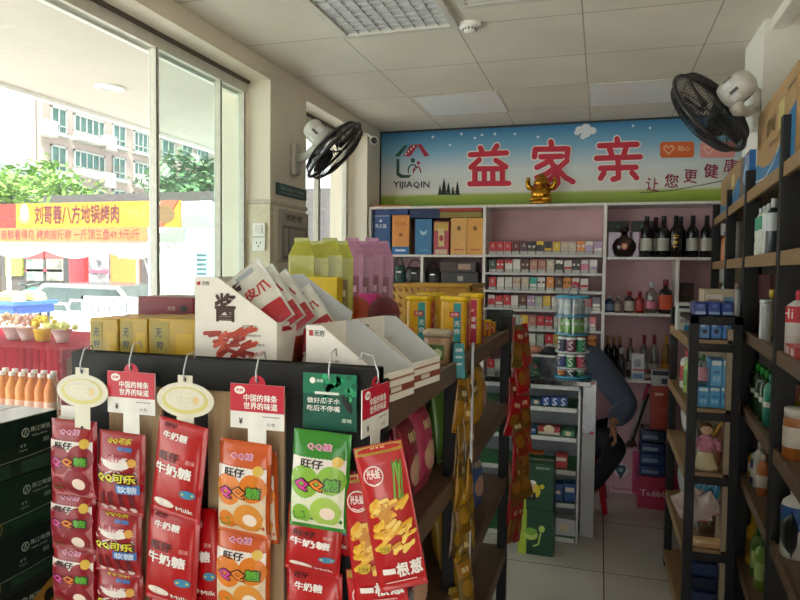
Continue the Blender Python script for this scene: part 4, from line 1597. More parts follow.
# ================================================================== SNACK GONDOLA
GY0, GY1, GXL, GXR = 1.2, 3.18, -1.13, -.405
BLK = M('#0e0e10', .6, var=.1)
WD = wood('#564333', '#6b5542', 3, (1, 8, 1.0))
WDV = wood('#a58b6a', '#b89d7a', 3, (8, 8, .35))
gd = thing('gondola', 'long two-sided snack gondola with black posts and brown board edges', 'shelf rack', (-.77, GY0, 0))
gx = -.77
TOPZ = 1.435
LV = [TOPZ, 1.09, .73, .38, .1]
f = MB()
f.box(GXL - gx, GXR - gx, 0, .02, 0, 1.53, BLK, .002)
f.box(GXL - gx, GXR - gx, -.012, .03, 1.465, 1.53, BLK, .003)
f.build('end_panel', gd)
for a, c in ((112, 164), (210, 286)):
    f = MB()
    f.box(at(a, 450, 'y', GY0).x - gx, at(c, 450, 'y', GY0).x - gx, -.008, .004, .02, 1.465, WDV, .001)
    f.build('wood_panel', gd)
for y in (GY0 + .024, 1.95, 2.55, GY1 - .045):
    for x in ((GXR, GXL + .045) if y != 2.55 else (GXL + .045,)):
        f = MB()
        f.box(x - gx - .045, x - gx, y - GY0, y - GY0 + .045, 0, 1.5, BLK, .003)
        f.build('post', gd)
for z in LV:
    f = MB()
    f.box(GXL - gx + .01, GXR - gx - .02, .03, GY1 - GY0, z - .02, z, WD)
    f.build('shelf_board', gd)
    for x in (GXR - .016, GXL + .002):
        f = MB()
        f.box(x - gx, x - gx + .014, .07, GY1 - GY0 - .05, z - .045, z + .012, WD, .002)
        f.build('shelf_lip', gd)
f = MB()
f.box(-.008, .008, .03, GY1 - GY0, .1, TOPZ - .02, M('#2a2522', .6))
f.build('centre_divider', gd)

# --- bags -----------------------------------------------------------
FOIL = dict(rough=.3, coat=.4)


def bagF(w, h, th, seal):
    def s(u, v):
        a = min(1, abs(2 * u / w))
        q = (v + h - seal) / (h - 2 * seal)
        if q <= 0 or q >= 1:
            return .0012
        b = abs(2 * q - 1)
        return .0012 + th / 2 * max(0, 1 - a ** 2.6) ** .6 * max(0, 1 - b ** 3) ** .6 + .0012 * math.sin(u * 150 + v * 60) * (1 - a) * (1 - b)
    return s


def bag(name, label, cat, loc, w, h, th, base, deco, rot=(0, 0, 0), group=None, seal=.012, hole=True, parent_part='pouch'):
    """A hanging pillow pack; loc is its top middle, front towards -y."""
    t = thing(name, label, cat, loc, 0, group)
    t.rotation_euler = rot
    s = bagF(w, h, th, seal)
    f = MB()
    nx, nz = 12, 18
    G = []
    for sg in (-1, 1):
        G.append([[f.v((-w / 2 + w * i / nx, sg * s(-w / 2 + w * i / nx, -h * j / nz), -h * j / nz)) for i in range(nx + 1)] for j in range(nz + 1)])
    for g in (0, 1):
        for j in range(nz):
            for i in range(nx):
                q = [G[g][j][i], G[g][j][i + 1], G[g][j + 1][i + 1], G[g][j + 1][i]]
                f.face(q if g else q[::-1], base, True)
    for j in range(nz):
        for i in (0, nx):
            f.face([G[0][j][i], G[1][j][i], G[1][j + 1][i], G[0][j + 1][i]], base, True)
    for i in range(nx):
        for j in (0, nz):
            f.face([G[0][j][i], G[0][j][i + 1], G[1][j][i + 1], G[1][j][i]], base)
    bo = f.build(parent_part, t)
    if deco:
        f = MB()
        deco(f, lambda e: (lambda u, v: Vector((u, -s(u, v) - .0006 - e, v))), w, h)
        f.build('print', bo)
    return t


def grid_rect(f, F, u0, u1, v0, v1, m, nu=10, nv=6):
    for i in range(nu):
        for j in range(nv):
            a, b = u0 + (u1 - u0) * i / nu, u0 + (u1 - u0) * (i + 1) / nu
            c, d = v0 + (v1 - v0) * j / nv, v0 + (v1 - v0) * (j + 1) / nv
            f.face([f.v(F(a, c)), f.v(F(b, c)), f.v(F(b, d)), f.v(F(a, d))], m, True)


def C0(h, rough=.35):
    return M(h, rough, var=0)


def qq(fruit, tint, hdr, spot, leaf='#3f8a34'):
    def d(f, F, w, h):
        grid_rect(f, F(.0002), -w * .46, w * .46, -h * .96, -h * .25, C0(tint))
        grid_rect(f, F(.0004), -w * .46, w * .46, -h * .4, -h * .25, C0('#e9e2dc'))
        for i in range(14):
            f.rect(F(.0006), -w * .46 + w * .92 * i / 14, -w * .46 + w * .92 * (i + .5) / 14, -h * .255, -h * .24, C0(hdr))
        f.text(F(.0006), 'QQ糖', 0, -h * .14, w * .42, h * .07, C0('#f0c8e0'), .04)
        f.text(F(.001), 'QQ糖', 0, -h * .14, w * .4, h * .06, C0('#b0306a'), 0)
        for u, v, r_, c in ((-.22, -.5, .27, fruit), (.24, -.46, .24, fruit), (.16, -.79, .26, spot), (-.26, -.84, .17, fruit)):
            f.disc(F(.0008), u * w, v * h, r_ * w, r_ * w, C0(c), 18, 0, 3)
        f.disc(F(.0012), .2 * w, -.8 * h, .13 * w, .11 * w, C0('#f0dfd2'), 14, 0, 2)
        f.text(F(.0014), '旺仔', -w * .1, -h * .31, w * .38, h * .085, INK, .03)
        f.disc(F(.0014), w * .33, -h * .27, w * .09, w * .09, C0('#d9b64a'), 14)
        for k, (ch, c) in enumerate((('Q', '#d63a9a'), ('Q', '#e8862c'), ('糖', '#5fae3a'))):
            f.text(F(.0016), ch, w * (-.26 + .26 * k), -h * (.53 - .015 * k), w * .26, h * .125, C0('#3a1030' if k == 0 else '#4a2410' if k == 1 else '#163a14'), .06)
            f.text(F(.0022), ch, w * (-.26 + .26 * k), -h * (.53 - .015 * k), w * .23, h * .108, C0(c), .022)
        f.poly(F(.0014), [(-w * .42, -h * .84), (-w * .2, -h * .8), (-w * .18, -h * .88), (-w * .4, -h * .91)], C0(leaf))
        f.rect(F(.0014), -w * .05, w * .4, -h * .945, -h * .93, C0('#e8dcc8'))
    return d


def cola(f, F, w, h):
    f.text(F(.0008), 'QQ可乐', 0, -h * .1, w * .5, h * .06, C0('#e2d84a'), .03)
    f.text(F(.0008), '软糖', w * .15, -h * .18, w * .3, h * .05, C0('#3f7ac0'), .03)
    for a in range(9):
        t_ = a * .7 + .3
        f.poly(F(.0006), [(0, -h * .42), (w * .46 * math.cos(t_), -h * .42 + h * .17 * math.sin(t_)), (w * .4 * math.cos(t_ + .25), -h * .42 + h * .15 * math.sin(t_ + .25))], C0('#d8c8c8'))
    f.disc(F(.0008), 0, -h * .36, w * .3, h * .07, C0('#e2dcd8'), 16)
    f.text(F(.0012), '旺仔', -w * .05, -h * .3, w * .32, h * .07, C0('#c0485a'), .03)
    f.disc(F(.0012), w * .32, -h * .33, w * .08, w * .08, C0('#d9a54a'), 12)
    f.text(F(.0014), 'QQ可乐', 0, -h * .53, w * .84, h * .13, INK, .07)
    f.text(F(.002), 'QQ可乐', 0, -h * .53, w * .8, h * .11, C0('#e6dd3a'), .03)
    grid_rect(f, F(.0012), w * .02, w * .46, -h * .71, -h * .6, C0('#2f6fc0'), 5, 2)
    f.text(F(.002), '软糖', w * .24, -h * .655, w * .36, h * .085, C0('#cfe2f4'), .02)
    for u in (-.3, -.12, .1, .3):
        f.stroke(F(.001), [(u * w, -h * .74), (u * w * 1.1, -h * .86)], w * .1, C0('#6a1826'))
        f.disc(F(.0014), u * w * 1.05, -h * .92, w * .08, w * .05, C0('#e0c8c4'), 10)


def milk(f, F, w, h):
    f.text(F(.0008), '旺仔', -w * .22, -h * .06, w * .24, h * .05, C0('#5a1018'), .03)
    f.text(F(.0008), '牛奶糖', -w * .06, -h * .15, w * .5, h * .07, C0('#eae6e4'), .03)
    f.text(F(.001), '旺仔', -w * .12, -h * .36, w * .4, h * .09, C0('#4a1016'), .04)
    f.text(F(.001), '牛奶糖', -w * .02, -h * .49, w * .72, h * .11, C0('#eeeae8'), .035)
    f.text(F(.001), '原味', w * .3, -h * .37, w * .16, h * .05, C0('#e8b8b4'), .0)
    f.disc(F(.001), w * .3, -h * .7, w * .14, h * .045, C0('#3f8ab0'), 16)
    f.rect(F(.0014), w * .2, w * .4, -h * .71, -h * .69, C0('#e2d44a'))
    f.text(F(.001), 'Milk', w * .24, -h * .88, w * .32, h * .05, C0('#e8e4e0'), .02)
    f.disc(F(.0008), -w * .18, -h * .86, w * .22, h * .05, C0('#e8ddd4'), 16)
    for u in (-.3, -.12):
        f.disc(F(.0012), u * w, -h * .85, w * .07, h * .03, C0('#f4efe6'), 10)


def noodle(f, F, w, h):
    grid_rect(f, F(.0004), -w * .48, w * .48, -h * .06, -h * .005, C0('#a8862c'), 8, 2)
    f.text(F(.0012), '光头娃', -w * .02, -h * .03, w * .3, h * .03, C0('#e8d8a0'), .02)
    r_ = random.Random(11)
    for i in range(7):
        a = r_.uniform(.9, 1.9)
        u, v = w * (.2 + r_.uniform(-.08, .14)), -h * .36
        f.stroke(F(.001), [(u, v), (u + .22 * w * math.cos(a) * .6 + w * .05, v + h * .24 * math.sin(a))], w * .035, C0(r_.choice(['#4f9a34', '#3c7d2a', '#79b44a'])))
    for i in range(60):
        u, v = w * r_.uniform(-.33, .34), -h * r_.uniform(.36, .7)
        a = r_.uniform(.1, 1.0)
        L = w * r_.uniform(.12, .26)
        f.stroke(F(.0012 + i * .00003), [(u - L / 2 * math.cos(a), v - L / 2 * math.sin(a)), (u + L / 2 * math.cos(a), v + L / 2 * math.sin(a))], w * .085, C0(['#e2a92c', '#edc04a', '#c98a1e', '#f0cf6a'][i % 4]))
    f.disc(F(.001), -w * .2, -h * .19, w * .2, w * .2, C0('#e8dcd6'), 20)
    f.disc(F(.0016), -w * .2, -h * .19, w * .175, w * .175, C0('#b81f2c'), 20)
    f.text(F(.0022), '光头娃', -w * .2, -h * .175, w * .26, h * .06, C0('#f0e8e2'), .03)
    f.stroke(F(.0022), [(-w * .3, -h * .235), (-w * .2, -h * .25), (-w * .1, -h * .235)], w * .02, C0('#f0e8e2'))
    f.disc(F(.003), -w * .25, -h * .68, w * .13, w * .09, C0('#d9c03a'), 14)
    f.text(F(.0036), '土豆丝', -w * .25, -h * .68, w * .2, h * .035, C0('#7a3a14'), .01)
    for k, ch in enumerate('一根葱'):
        f.text(F(.003), ch, w * (-.24 + .28 * k), -h * (.84 - .0 * k), w * .24, (h * .1 if ch != '一' else h * .022), C0('#f4f0ec'), .04)
    f.rect(F(.002), -w * .35, w * .3, -h * .935, -h * .925, C0('#f0c8c4'))


def snack(c2, c3):
    def d(f, F, w, h):
        grid_rect(f, F(.0003), -w * .48, w * .48, -h * .4, -h * .12, C0(c2), 6, 3)
        f.disc(F(.0008), 0, -h * .62, w * .34, h * .17, C0(c3), 14, 0, 3)
        f.text(F(.0008), '辣条', 0, -h * .26, w * .5, h * .11, C0('#d8c898'), .02)
    return d


BYF = GY0 - .016


def hang(design, label, px, py, w, h, tilt=0.0, dy=0.0, yaw=0.0, th=.038, group=None):
    q = at(px, py, 'y', BYF - dy)
    base, deco, nm = design
    return bag('snack_bag', label, 'snack bag', (q.x, q.y - th / 2, q.z), w, h, th, base, deco, (0, math.radians(tilt), math.radians(yaw)), group)


def bm_(c):
    return M(c, .32, var=.03, coat=.35, scale=20)


LY = (bm_('#960818'), qq('#8c0c26', '#b0646a', '#960818', '#8a1f2e'), 'lychee')
CO = (bm_('#9a0716'), cola, 'cola')
MI = (bm_('#b20410'), milk, 'milk')
OG = (bm_('#c9561c'), qq('#d97a1c', '#d9c6a8', '#c9561c', '#d98e34'), 'orange')
AP = (bm_('#2f8526'), qq('#86b83e', '#dfe6cc', '#3f9a34', '#a9cc5a'), 'apple')
NO = (bm_('#b40612'), noodle, 'noodle')
S_ = 'bags hanging on the gondola end'
hang(LY, 'red lychee gummy bag, topmost of the strip under the first oval tag', 81, 418, .12, .168, 0, .02, group=S_)
hang(LY, 'red lychee gummy bag, second of the strip under the first oval tag', 80.5, 484, .12, .145, 0, .004, group=S_)
hang(LY, 'red lychee gummy bag, lowest of the strip under the first oval tag', 82, 538, .12, .15, 0, -.004, group=S_)
hang(CO, 'red cola gummy bag with yellow letters, topmost of its strip', 129, 430, .116, .175, 2, .02, group=S_)
hang(CO, 'red cola gummy bag with yellow letters, second of its strip', 126, 503, .116, .15, 2, .004, group=S_)
hang(CO, 'red cola gummy bag with yellow letters, lowest of its strip', 127, 562, .116, .14, 1, -.004, group=S_)
hang(MI, 'red milk candy bag, upper one under the second oval tag, slanting', 189, 420, .125, .2, 7, .03, -6, .034, group=S_)
hang(MI, 'red milk candy bag, lower one under the second oval tag', 180, 508, .13, .2, 4, .012, -4, .034, group=S_)
hang(MI, 'red milk candy bag hidden behind the lower slanting one', 199, 506, .1, .2, -3, -.004, 0, .02, group=S_)
hang(MI, 'red milk candy bag at the bottom of the second oval tag strip', 180, 588, .125, .2, 2, .0, 0, .03, group=S_)
hang(OG, 'orange gummy bag, upper one under the red price tag', 251, 439, .118, .188, 2, .02, -3, group=S_)
hang(OG, 'orange gummy bag, lower one under the red price tag', 249, 522, .12, .18, 1, .006, group=S_)
hang(OG, 'orange gummy bag peeking out behind the upper orange one', 259, 448, .1, .186, -2, -.004, group=S_)
hang(AP, 'green apple gummy bag under the green seed card', 327, 429, .115, .188, 3, .03, 3, group=S_)
hang(MI, 'red milk candy bag directly below the green apple bag', 320, 505, .115, .13, 4, .012, 0, .034, group=S_)
hang(MI, 'red milk candy bag at the photo bottom below the apple strip', 318, 566, .118, .2, 0, .004, 0, .034, group=S_)
hang(MI, 'red candy bag mostly hidden behind the green apple bag', 329, 466, .12, .17, 1, -.004, 0, .02, group=S_)
hang(NO, 'big red potato noodle bag with yellow noodles, tilted at the gondola corner', 381, 441, .088, .27, -11, .06, 22, .04, group=S_)
hang(NO, 'red noodle bag behind the big tilted one, lower at the corner', 368, 470, .1, .26, -8, .02, 14, .03, group=S_)
hang(NO, 'red noodle bag lowest at the corner, mostly below the photo', 374, 565, .1, .25, -6, .0, 10, .03, group=S_)

# --- hook tags ------------------------------------------------------
HOOK = M('#c9ced2', .2, .5)
CRM = M('#dcd9c8', .4, var=.03)
YLW = M('#d3cd80', .4, var=0)


def peg(t, top, reach):
    f = MB()
    f.tube([(0, .035, top + .03), (0, .03, top + .045), (0, .008, top + .04), (0, -.004, top + .01), (0, -.004, top - .008), (0, .004, top - .014)], .0016, HOOK, 6)
    f.build('hook', t)


def oval_tag(label, px, py, rz=0.0):
    q = at(px, py, 'y', BYF - .045)
    t = thing('hang_tag', label, 'price tag', q, rz, 'oval tags on the gondola end')
    f = MB()
    P = plane_y(0)
    rx, ry = .067, .036
    o = [(rx * math.cos(a), 0, ry * math.sin(a)) for a in [2 * math.pi * i / 28 for i in range(28)]]
    f.prism(o, (0, .002, 0), CRM)
    f.box(-.02, .02, .0003, .0017, -.088, -.02, CRM)
    f.box(-.017, .017, .0003, .0017, .02, .05, CRM, .0)
    f.lathe([(.001, 0)], CRM, 4) if False else None
    f.build('plate', t)
    f = MB()
    f.disc(plane_y(-.0006), 0, -.001, .054, .028, YLW, 24)
    f.disc(plane_y(-.001), 0, .002, .046, .022, CRM, 24)
    f.text(plane_y(-.0014), '旺旺', -.006, 0, .045, .02, C0('#e4e2cc'), .05)
    f.disc(plane_y(-.0014), .026, 0, .007, .009, C0('#dcc48a'), 12)
    f.disc(plane_y(-.001), 0, .042, .004, .005, INK, 10)
    f.disc(plane_y(-.001), 0, -.08, .004, .005, INK, 10)
    f.build('print', t)
    peg(t, .05, .02)


oval_tag('white and yellow oval hang tag, beside the beer cartons', 82, 391)
oval_tag('white and yellow oval hang tag over the slanting milk candy', 185, 400)


def sign_tag(label, px, py, rz=0.0, w=.118, y=None, sc=1.0):
    q = at(px, py, 'y', BYF - .04 if y is None else y)
    t = thing('hang_tag', label, 'price tag', q, rz, 'red and white price tags')
    RT_ = C0('#c01f38', .4)
    h = .088
    f = MB()
    f.box(-w / 2, w / 2, 0, .002, -h / 2, h / 2, WHITE, .0)
    f.box(-.02, .02, .0003, .0017, -h / 2 - .052, -h / 2, WHITE)
    f.lathe([(.017, 0), (.017, .0)], RT_, 4) if False else None
    f.prism([(.018 * math.cos(a), .0005, h / 2 + .018 * math.sin(a)) for a in [math.pi * i / 10 for i in range(11)]], (0, .001, 0), RT_)
    f.build('plate', t)
    f = MB()
    f.rect(plane_y(-.0006), -w / 2, w / 2, -h * .12, h / 2, RT_)
    f.disc(plane_y(-.001), -w * .32, h * .36, .012, .008, LWHITE, 14)
    f.text(plane_y(-.0014), '无穷', -w * .32, h * .36, .015, .006, RT_, .03)
    f.text(plane_y(-.001), '中国的辣条', .008, h * .2, w * .62, .014, LWHITE, .02)
    f.text(plane_y(-.001), '世界的味道', .008, h * .02, w * .62, .014, LWHITE, .02)
    f.text(plane_y(-.0008), '¥', -w * .3, -h * .34, .008, .012, INK, .02)
    f.text(plane_y(-.0008), '元/包', w * .26, -h * .38, .018, .007, INK, .0)
    f.rect(plane_y(-.0008), w * .1, w * .42, -h * .22, -h * .2, C0('#8a8a8a'))
    f.disc(plane_y(-.001), 0, h / 2 + .008, .004, .005, INK, 10)
    f.build('print', t)
    peg(t, h / 2 + .016, .02)
    return t


sign_tag('red and white price tag above the cola gummies', 131, 393)
sign_tag('red and white price tag above the orange gummies', 257, 407)
sign_tag('red and white price tag turned sideways at the gondola corner', 376, 409, math.radians(84), y=BYF - .02)
q = at(329.5, 402, 'y', BYF - .03)
t = thing('seed_card', 'dark green seed packet card with white writing', 'packet', q)
f = MB()
f.box(-.055, .055, 0, .002, -.054, .054, M('#12584a', .35, coat=.3))
f.build('card', t)
f = MB()
P = plane_y(-.0006)
f.rect(P, -.055, .055, .015, .054, C0('#1c7a5c'))
for i in range(24):
    f.disc(plane_y(-.0009), rnd.uniform(-.01, .052), rnd.uniform(.0, .05), .006, .006, C0(rnd.choice(['#2c9a6a', '#14604c', '#3fae7a'])), 8)
f.disc(plane_y(-.001), -.035, .04, .006, .006, LWHITE, 12)
f.text(plane_y(-.001), '洽洽', -.02, .04, .014, .006, LWHITE, .02)
f.text(plane_y(-.0012), '做好瓜子水', -.012, .002, .068, .011, LWHITE, .01)
f.text(plane_y(-.0012), '吃后不停嘴', -.012, -.013, .068, .011, LWHITE, .01)
f.rect(plane_y(-.001), -.03, .02, .014, .019, C0('#d8e4d8'))
f.disc(plane_y(-.0014), .036, -.002, .007, .02, C0('#23282a'), 12, .5)
f.text(plane_y(-.001), '原味', .036, -.034, .02, .008, C0('#c8dcc8'), .01)
f.build('print', t)
peg(t, .054, .01)

# --- strips of packets on the aisle posts
for si, (y, x, px0, tops, cols, nm) in enumerate((
        (1.97, GXR + .03, 471, [376, 400, 425, 452, 478, 505, 530, 556, 585], ['#8a5f10', '#7c5a12', '#5c4416', '#946a14', '#6e4e12', '#4e3c1c', '#9a7016', '#64501c', '#7c621c'], 'mustard'),
        (3.15, GXR + .04, 517, [326, 348, 372, 392, 414, 436, 458, 480, 500], ['#6a4c14', '#a00814', '#960a18', '#a80c16', '#82280e', '#a00814', '#6a4210', '#a80a18', '#74440e'], 'red'))):
    for k, (py, c) in enumerate(zip(tops, cols)):
        z = at(px0, py, 'y', y).z
        for e in (0, 1):
            bag('snack_packet', '%s packet hanging %s from the top of the %s strip on the %s aisle post' % (['shiny', 'crumpled'][e], ORD[k], nm, ['nearer', 'farther'][si]), 'snack packet',
                (x + rnd.uniform(-.008, .008) - (.02 if si == 0 else .0) + e * .012, y - .03 + e * .06 + rnd.uniform(-.01, .01), z + rnd.uniform(-.02, .01)), .06 if si == 0 else .075, .16 if si == 0 else .2, .02, bm_(c if not e else cols[(k + 3) % 9]),
                snack(cols[(k + 2) % 9], '#8f6a1c' if si == 0 else '#8a5a1a'),
                (math.radians(rnd.uniform(-6, 6)), math.radians(rnd.uniform(-14, 14)), math.radians((78 if si == 0 else 60) + rnd.uniform(-26, 22))), 'packets on the %s aisle strip' % ['nearer', 'farther'][si])
    t = thing('display_strip', '%s hanging strip that carries the %s packets' % (['narrow clear', 'narrow dark'][si], nm), 'display strip', (x + .005, y + .02, 0))
    f = MB()
    f.box(-.004, .004, 0, .002, at(px0, 598 if si == 0 else 540, 'y', y).z, 1.5, HOOK)
    f.build('strip', t)
q = at(458, 361, 'x', GXR + .002)
t = thing('teal_card', 'teal header card on the aisle corner beside the yellow canisters', 'card', (GXR + .004, 1.93, at(458, 378, 'y', 1.93).z), math.radians(20))
f = MB()
hh = .105
f.prism([(-.022, 0, 0), (.02, 0, 0), (.016, 0, hh), (-.014, 0, hh)], (0, .003, 0), M('#127a86', .35))
for i in range(3):
    f.text(plane_y(-.001), ['无穷', '爱辣鸡', '就是香'][i], 0, hh * (.8 - .2 * i), .02, None, LWHITE, .01)
f.build('card', t)

# --- goods inside the aisle shelves
r = random.Random(21)
gl = [('#b02a6a', 'magenta', 1.32, 1), ('#c0527a', 'pink', 1.48, 1), ('#8a2438', 'wine red', 1.66, 1), ('#a83a5a', 'rose', 1.82, 1), ('#6f9a3a', 'green', 2.12, 1), ('#5f7fae', 'blue', 2.3, 1), ('#4f8a3c', 'leaf green', 2.5, 1), ('#b8862c', 'ochre', 2.75, 1),
      ('#7a2430', 'dark red', 1.34, 2), ('#8a3040', 'brick red', 1.52, 2), ('#5a2a3a', 'plum', 1.74, 2), ('#b0862c', 'mustard', 2.15, 2), ('#a06a24', 'brown', 2.4, 2), ('#3a5a9a', 'royal blue', 2.68, 2), ('#34528a', 'navy', 2.1, 3), ('#7a3a2a', 'rust', 2.5, 3)]
for c, nm, y, lv in gl:
    h = min(.25, LV[lv - 1] - LV[lv] - .07)
    bag('stand_up_bag', '%s snack bag standing on the %s shelf of the gondola aisle side' % (nm, ['top', 'second', 'third', 'fourth'][lv]), 'snack bag', (GXR - .1, y, LV[lv] + h + .003), .15, h, .07, bm_(c),
        snack(c, '#c8a08a'), (math.radians(-6), 0, math.radians(90 + r.uniform(-12, 12))), 'bags in the gondola', .015)
q = at(428, 570, 'y', 1.55)
carton('white carton lying on the third aisle shelf near the corner', (GXR - .16, 1.42, LV[2]), .2, .3, .12, M('#8f959c', .5), None, math.radians(0), flap=False)

# ================================================================== ON TOP OF THE GONDOLA
CARD = M('#e6e2da', .5, var=.02)
CARDIN = M('#c6ccd2', .5, var=.02)
DRED = C0('#a61e28', .45)


def tray(label, x0, x1, y0, y1, z, hb, hf, cut, deco, fdeco=None, rz=0.0, nm='display_tray'):
    """A counter display carton: tall at -x, low at +x, open on top; its near side panel faces -y."""
    t = thing(nm, label, 'display box', (x0, y0, z), rz, 'open display cartons on the gondola')
    w, d = x1 - x0, y1 - y0
    e = .004
    o = [(0, 0), (w, 0), (w, hf), (w * cut, hb), (0, hb)]
    for y, nm2 in ((0, 'side_panel'), (d - e, 'side_panel')):
        f = MB()
        f.prism([(u, y, v) for u, v in o], (0, e, 0), CARD if y == 0 else CARDIN)
        if y == 0 and deco:
            deco(f, plane_y(-.0008), w, hb, hf)
        f.build(nm2, t)
    f = MB()
    f.box(0, e, e, d - e, 0, hb, CARD)
    f.build('back_panel', t)
    f = MB()
    f.box(w - e, w, e, d - e, 0, hf, CARD)
    if fdeco:
        fdeco(f, plane_x(w + .0008), d, hf)
    f.build('front_panel', t)
    f = MB()
    f.box(e, w - e, e, d - e, 0, e, CARD)
    f.build('bottom', t)
    return t


def d1(f, F, w, hb, hf):
    F2, F3 = plane_y(-.0014), plane_y(-.002)
    f.poly(F, [(0, 0.06), (w * .25, .05), (w * .55, .058), (w, .075), (w, .0), (0, 0)], DRED)
    f.rect(F, .006, .014, hb - .018, hb - .01, DRED)
    f.text(F, '无穷', .028, hb - .014, .018, .009, INK, .01)
    f.text(F, '酱', w * .38, hb * .75, .05, .06, C0('#3a1c14'), .03)
    r_ = random.Random(3)
    for i in range(26):
        u, v = w * (.5 + r_.uniform(-.3, .22)), hb * (.46 + r_.uniform(-.1, .1))
        a = r_.uniform(-.3, .9)
        L = r_.uniform(.02, .04)
        f.stroke(plane_y(-.001 - i * .00002), [(u - L * math.cos(a) / 2, v - L * math.sin(a) / 2), (u + L * math.cos(a) / 2, v + L * math.sin(a) / 2)], .009, C0(['#b03a26', '#8e2418', '#c8543a', '#a02c1c'][i % 4]))
    for i, s in enumerate(('自然风干', '经典酱香风味', '肉质紧实')):
        f.text(F2, s, w * (.68 + .05 * i), hb * (.6 - .075 * i), .034, .006, C0('#4a3a34'), 0)
    f.text(F2, '酱鸡爪', w * .76, hb * .37, .04, .01, C0('#b03a30'), .01, .25)
    f.text(F2, '净含量:800克', w * .78, .036, .04, .007, LWHITE, .01)
    f.text(F2, '内装:20包', w * .77, .024, .034, .006, LWHITE, .01)


def fd1(f, F, d, h):
    f.rect(F, 0, d, 0, .05, DRED)
    f.rect(lambda u, v: F(u, v) + Vector((.0004, 0, 0)), d * .1, d * .3, h - .02, h - .01, DRED)
    for i in range(8):
        f.stroke(lambda u, v: F(u, v) + Vector((.0006, 0, 0)), [(d * .3 + i * .006, h * .35), (d * .4 + i * .009, h * .75)], .012, C0(['#a8331f', '#c04a30'][i % 2]))


q0, q1 = at(195, 300, 'y', 1.27), at(277, 300, 'y', 1.27)
zt1 = at(207, 277, 'y', 1.27).z
zf1 = at(277, 323, 'y', 1.27).z
tray('tall white display carton of braised snacks with brush writing, beside the yellow cartons', q0.x, q1.x, 1.27, 1.5, TOPZ, zt1 - TOPZ, zf1 - TOPZ, .28, d1, fd1)
# pouches inside it
PW = M('#cfd0c8', .3, coat=.3)


def pouch_deco(f, F, w, h):
    grid_rect(f, F(.0003), -w * .46, w * .46, -h * .98, -h * .68, C0('#a3262e'), 6, 3)
    f.text(F(.0008), '酱', -w * .2, -h * .2, w * .3, h * .14, C0('#3a2a22'), .03)
    f.text(F(.0008), '皮爪', w * .16, -h * .42, w * .5, h * .16, C0('#b02a34'), .03)
    f.disc(F(.0008), -w * .2, -h * .45, w * .12, h * .05, C0('#8fae7a'), 10)
    f.rect(F(.0008), -w * .1, w * .3, -h * .14, -h * .05, C0('#9aa2aa'))


for k in range(4):
    bag('snack_pouch', 'white pouch with red print, %s from the slope in the tall display carton' % ORD[3 - k], 'pouch', (at(238 + 14 * k, 274 + 5 * k, 'y', 1.33 + .035 * k) if k < 3 else at(290, 298, 'y', 1.44)), .12, .17 - .01 * k, .022, PW, pouch_deco,
        (math.radians(-24), math.radians(-38), math.radians(16)), 'pouches in the tall display carton', .01)


def d2(f, F, w, hb, hf):
    F2 = plane_y(-.0014)
    f.rect(F, .008, .018, hb - .022, hb - .01, DRED)
    f.text(F, '无穷', .034, hb - .016, .025, .013, INK, .02)
    f.text(F, '22年', w * .4, hb * .52, .03, .011, C0('#5a4a44'), 0)
    f.text(F, '专注优质肉类零食', w * .48, hb * .38, .085, .01, C0('#5a4a44'), .0)
    f.disc(F2, w * .74, hb * .24, .014, .01, C0('#b8452c'), 12, .5)
    f.stroke(F2, [(w * .66, hb * .2), (w * .84, hb * .3)], .005, C0('#d8822c'))


def fd2(f, F, d, h):
    f.rect(F, 0, d, h * .25, h * .5, C0('#8a4a3a'))
    f.rect(lambda u, v: F(u, v) + Vector((.0004, 0, 0)), d * .3, d * .6, h * .3, h * .46, C0('#d8d0c0'))
    f.rect(F, 0, d, h * .72, h * .8, C0('#a87a60'))


q0, q1 = at(302, 350, 'y', 1.25), at(368, 350, 'y', 1.25)
zt2 = at(312, 326, 'y', 1.25).z
for k, (y0, y1, dx, lab) in enumerate(((1.27, 1.43, 0, 'low white display carton with a slanted side, nearest the gondola corner'), (1.46, 1.62, .03, 'low white display carton with brown stripes, right behind the corner one'),)):
    tray(lab, q0.x + dx, GXR - .01 + dx * .4, y0, y1, TOPZ + .012, zt2 - TOPZ - .012, .06, .22, d2, fd2, math.radians(-10))
for k in range(3):
    bag('snack_pouch', 'pale pouch lying %s in the brown striped low carton' % ['lowest', 'in the middle', 'uppermost'][k], 'pouch', (q0.x + .05 + .02 * k, 1.5, TOPZ + .1 + k * .012), .11, .1, .02, PW, pouch_deco, (math.radians(40), 0, math.radians(80)), 'pouches in the brown striped low carton', .01)
# tray far side, grey inner flap of the tall carton
t = thing('grey_flap', 'grey white cardboard lid sloping behind the tall display carton', 'cardboard lid', (at(300, 300, 'y', 1.52).x, 1.52, TOPZ))
f = MB()
a, c, d_, e_ = [at(*p, 'y', 1.52) for p in ((266, 276), (302, 274), (352, 312), (345, 340))]
lx = t.location
f.prism([a - lx, c - lx, d_ - lx, e_ - lx, Vector((a.x - lx.x, 0, 0))], (0, .005, 0), CARDIN)
f.build('lid', t)
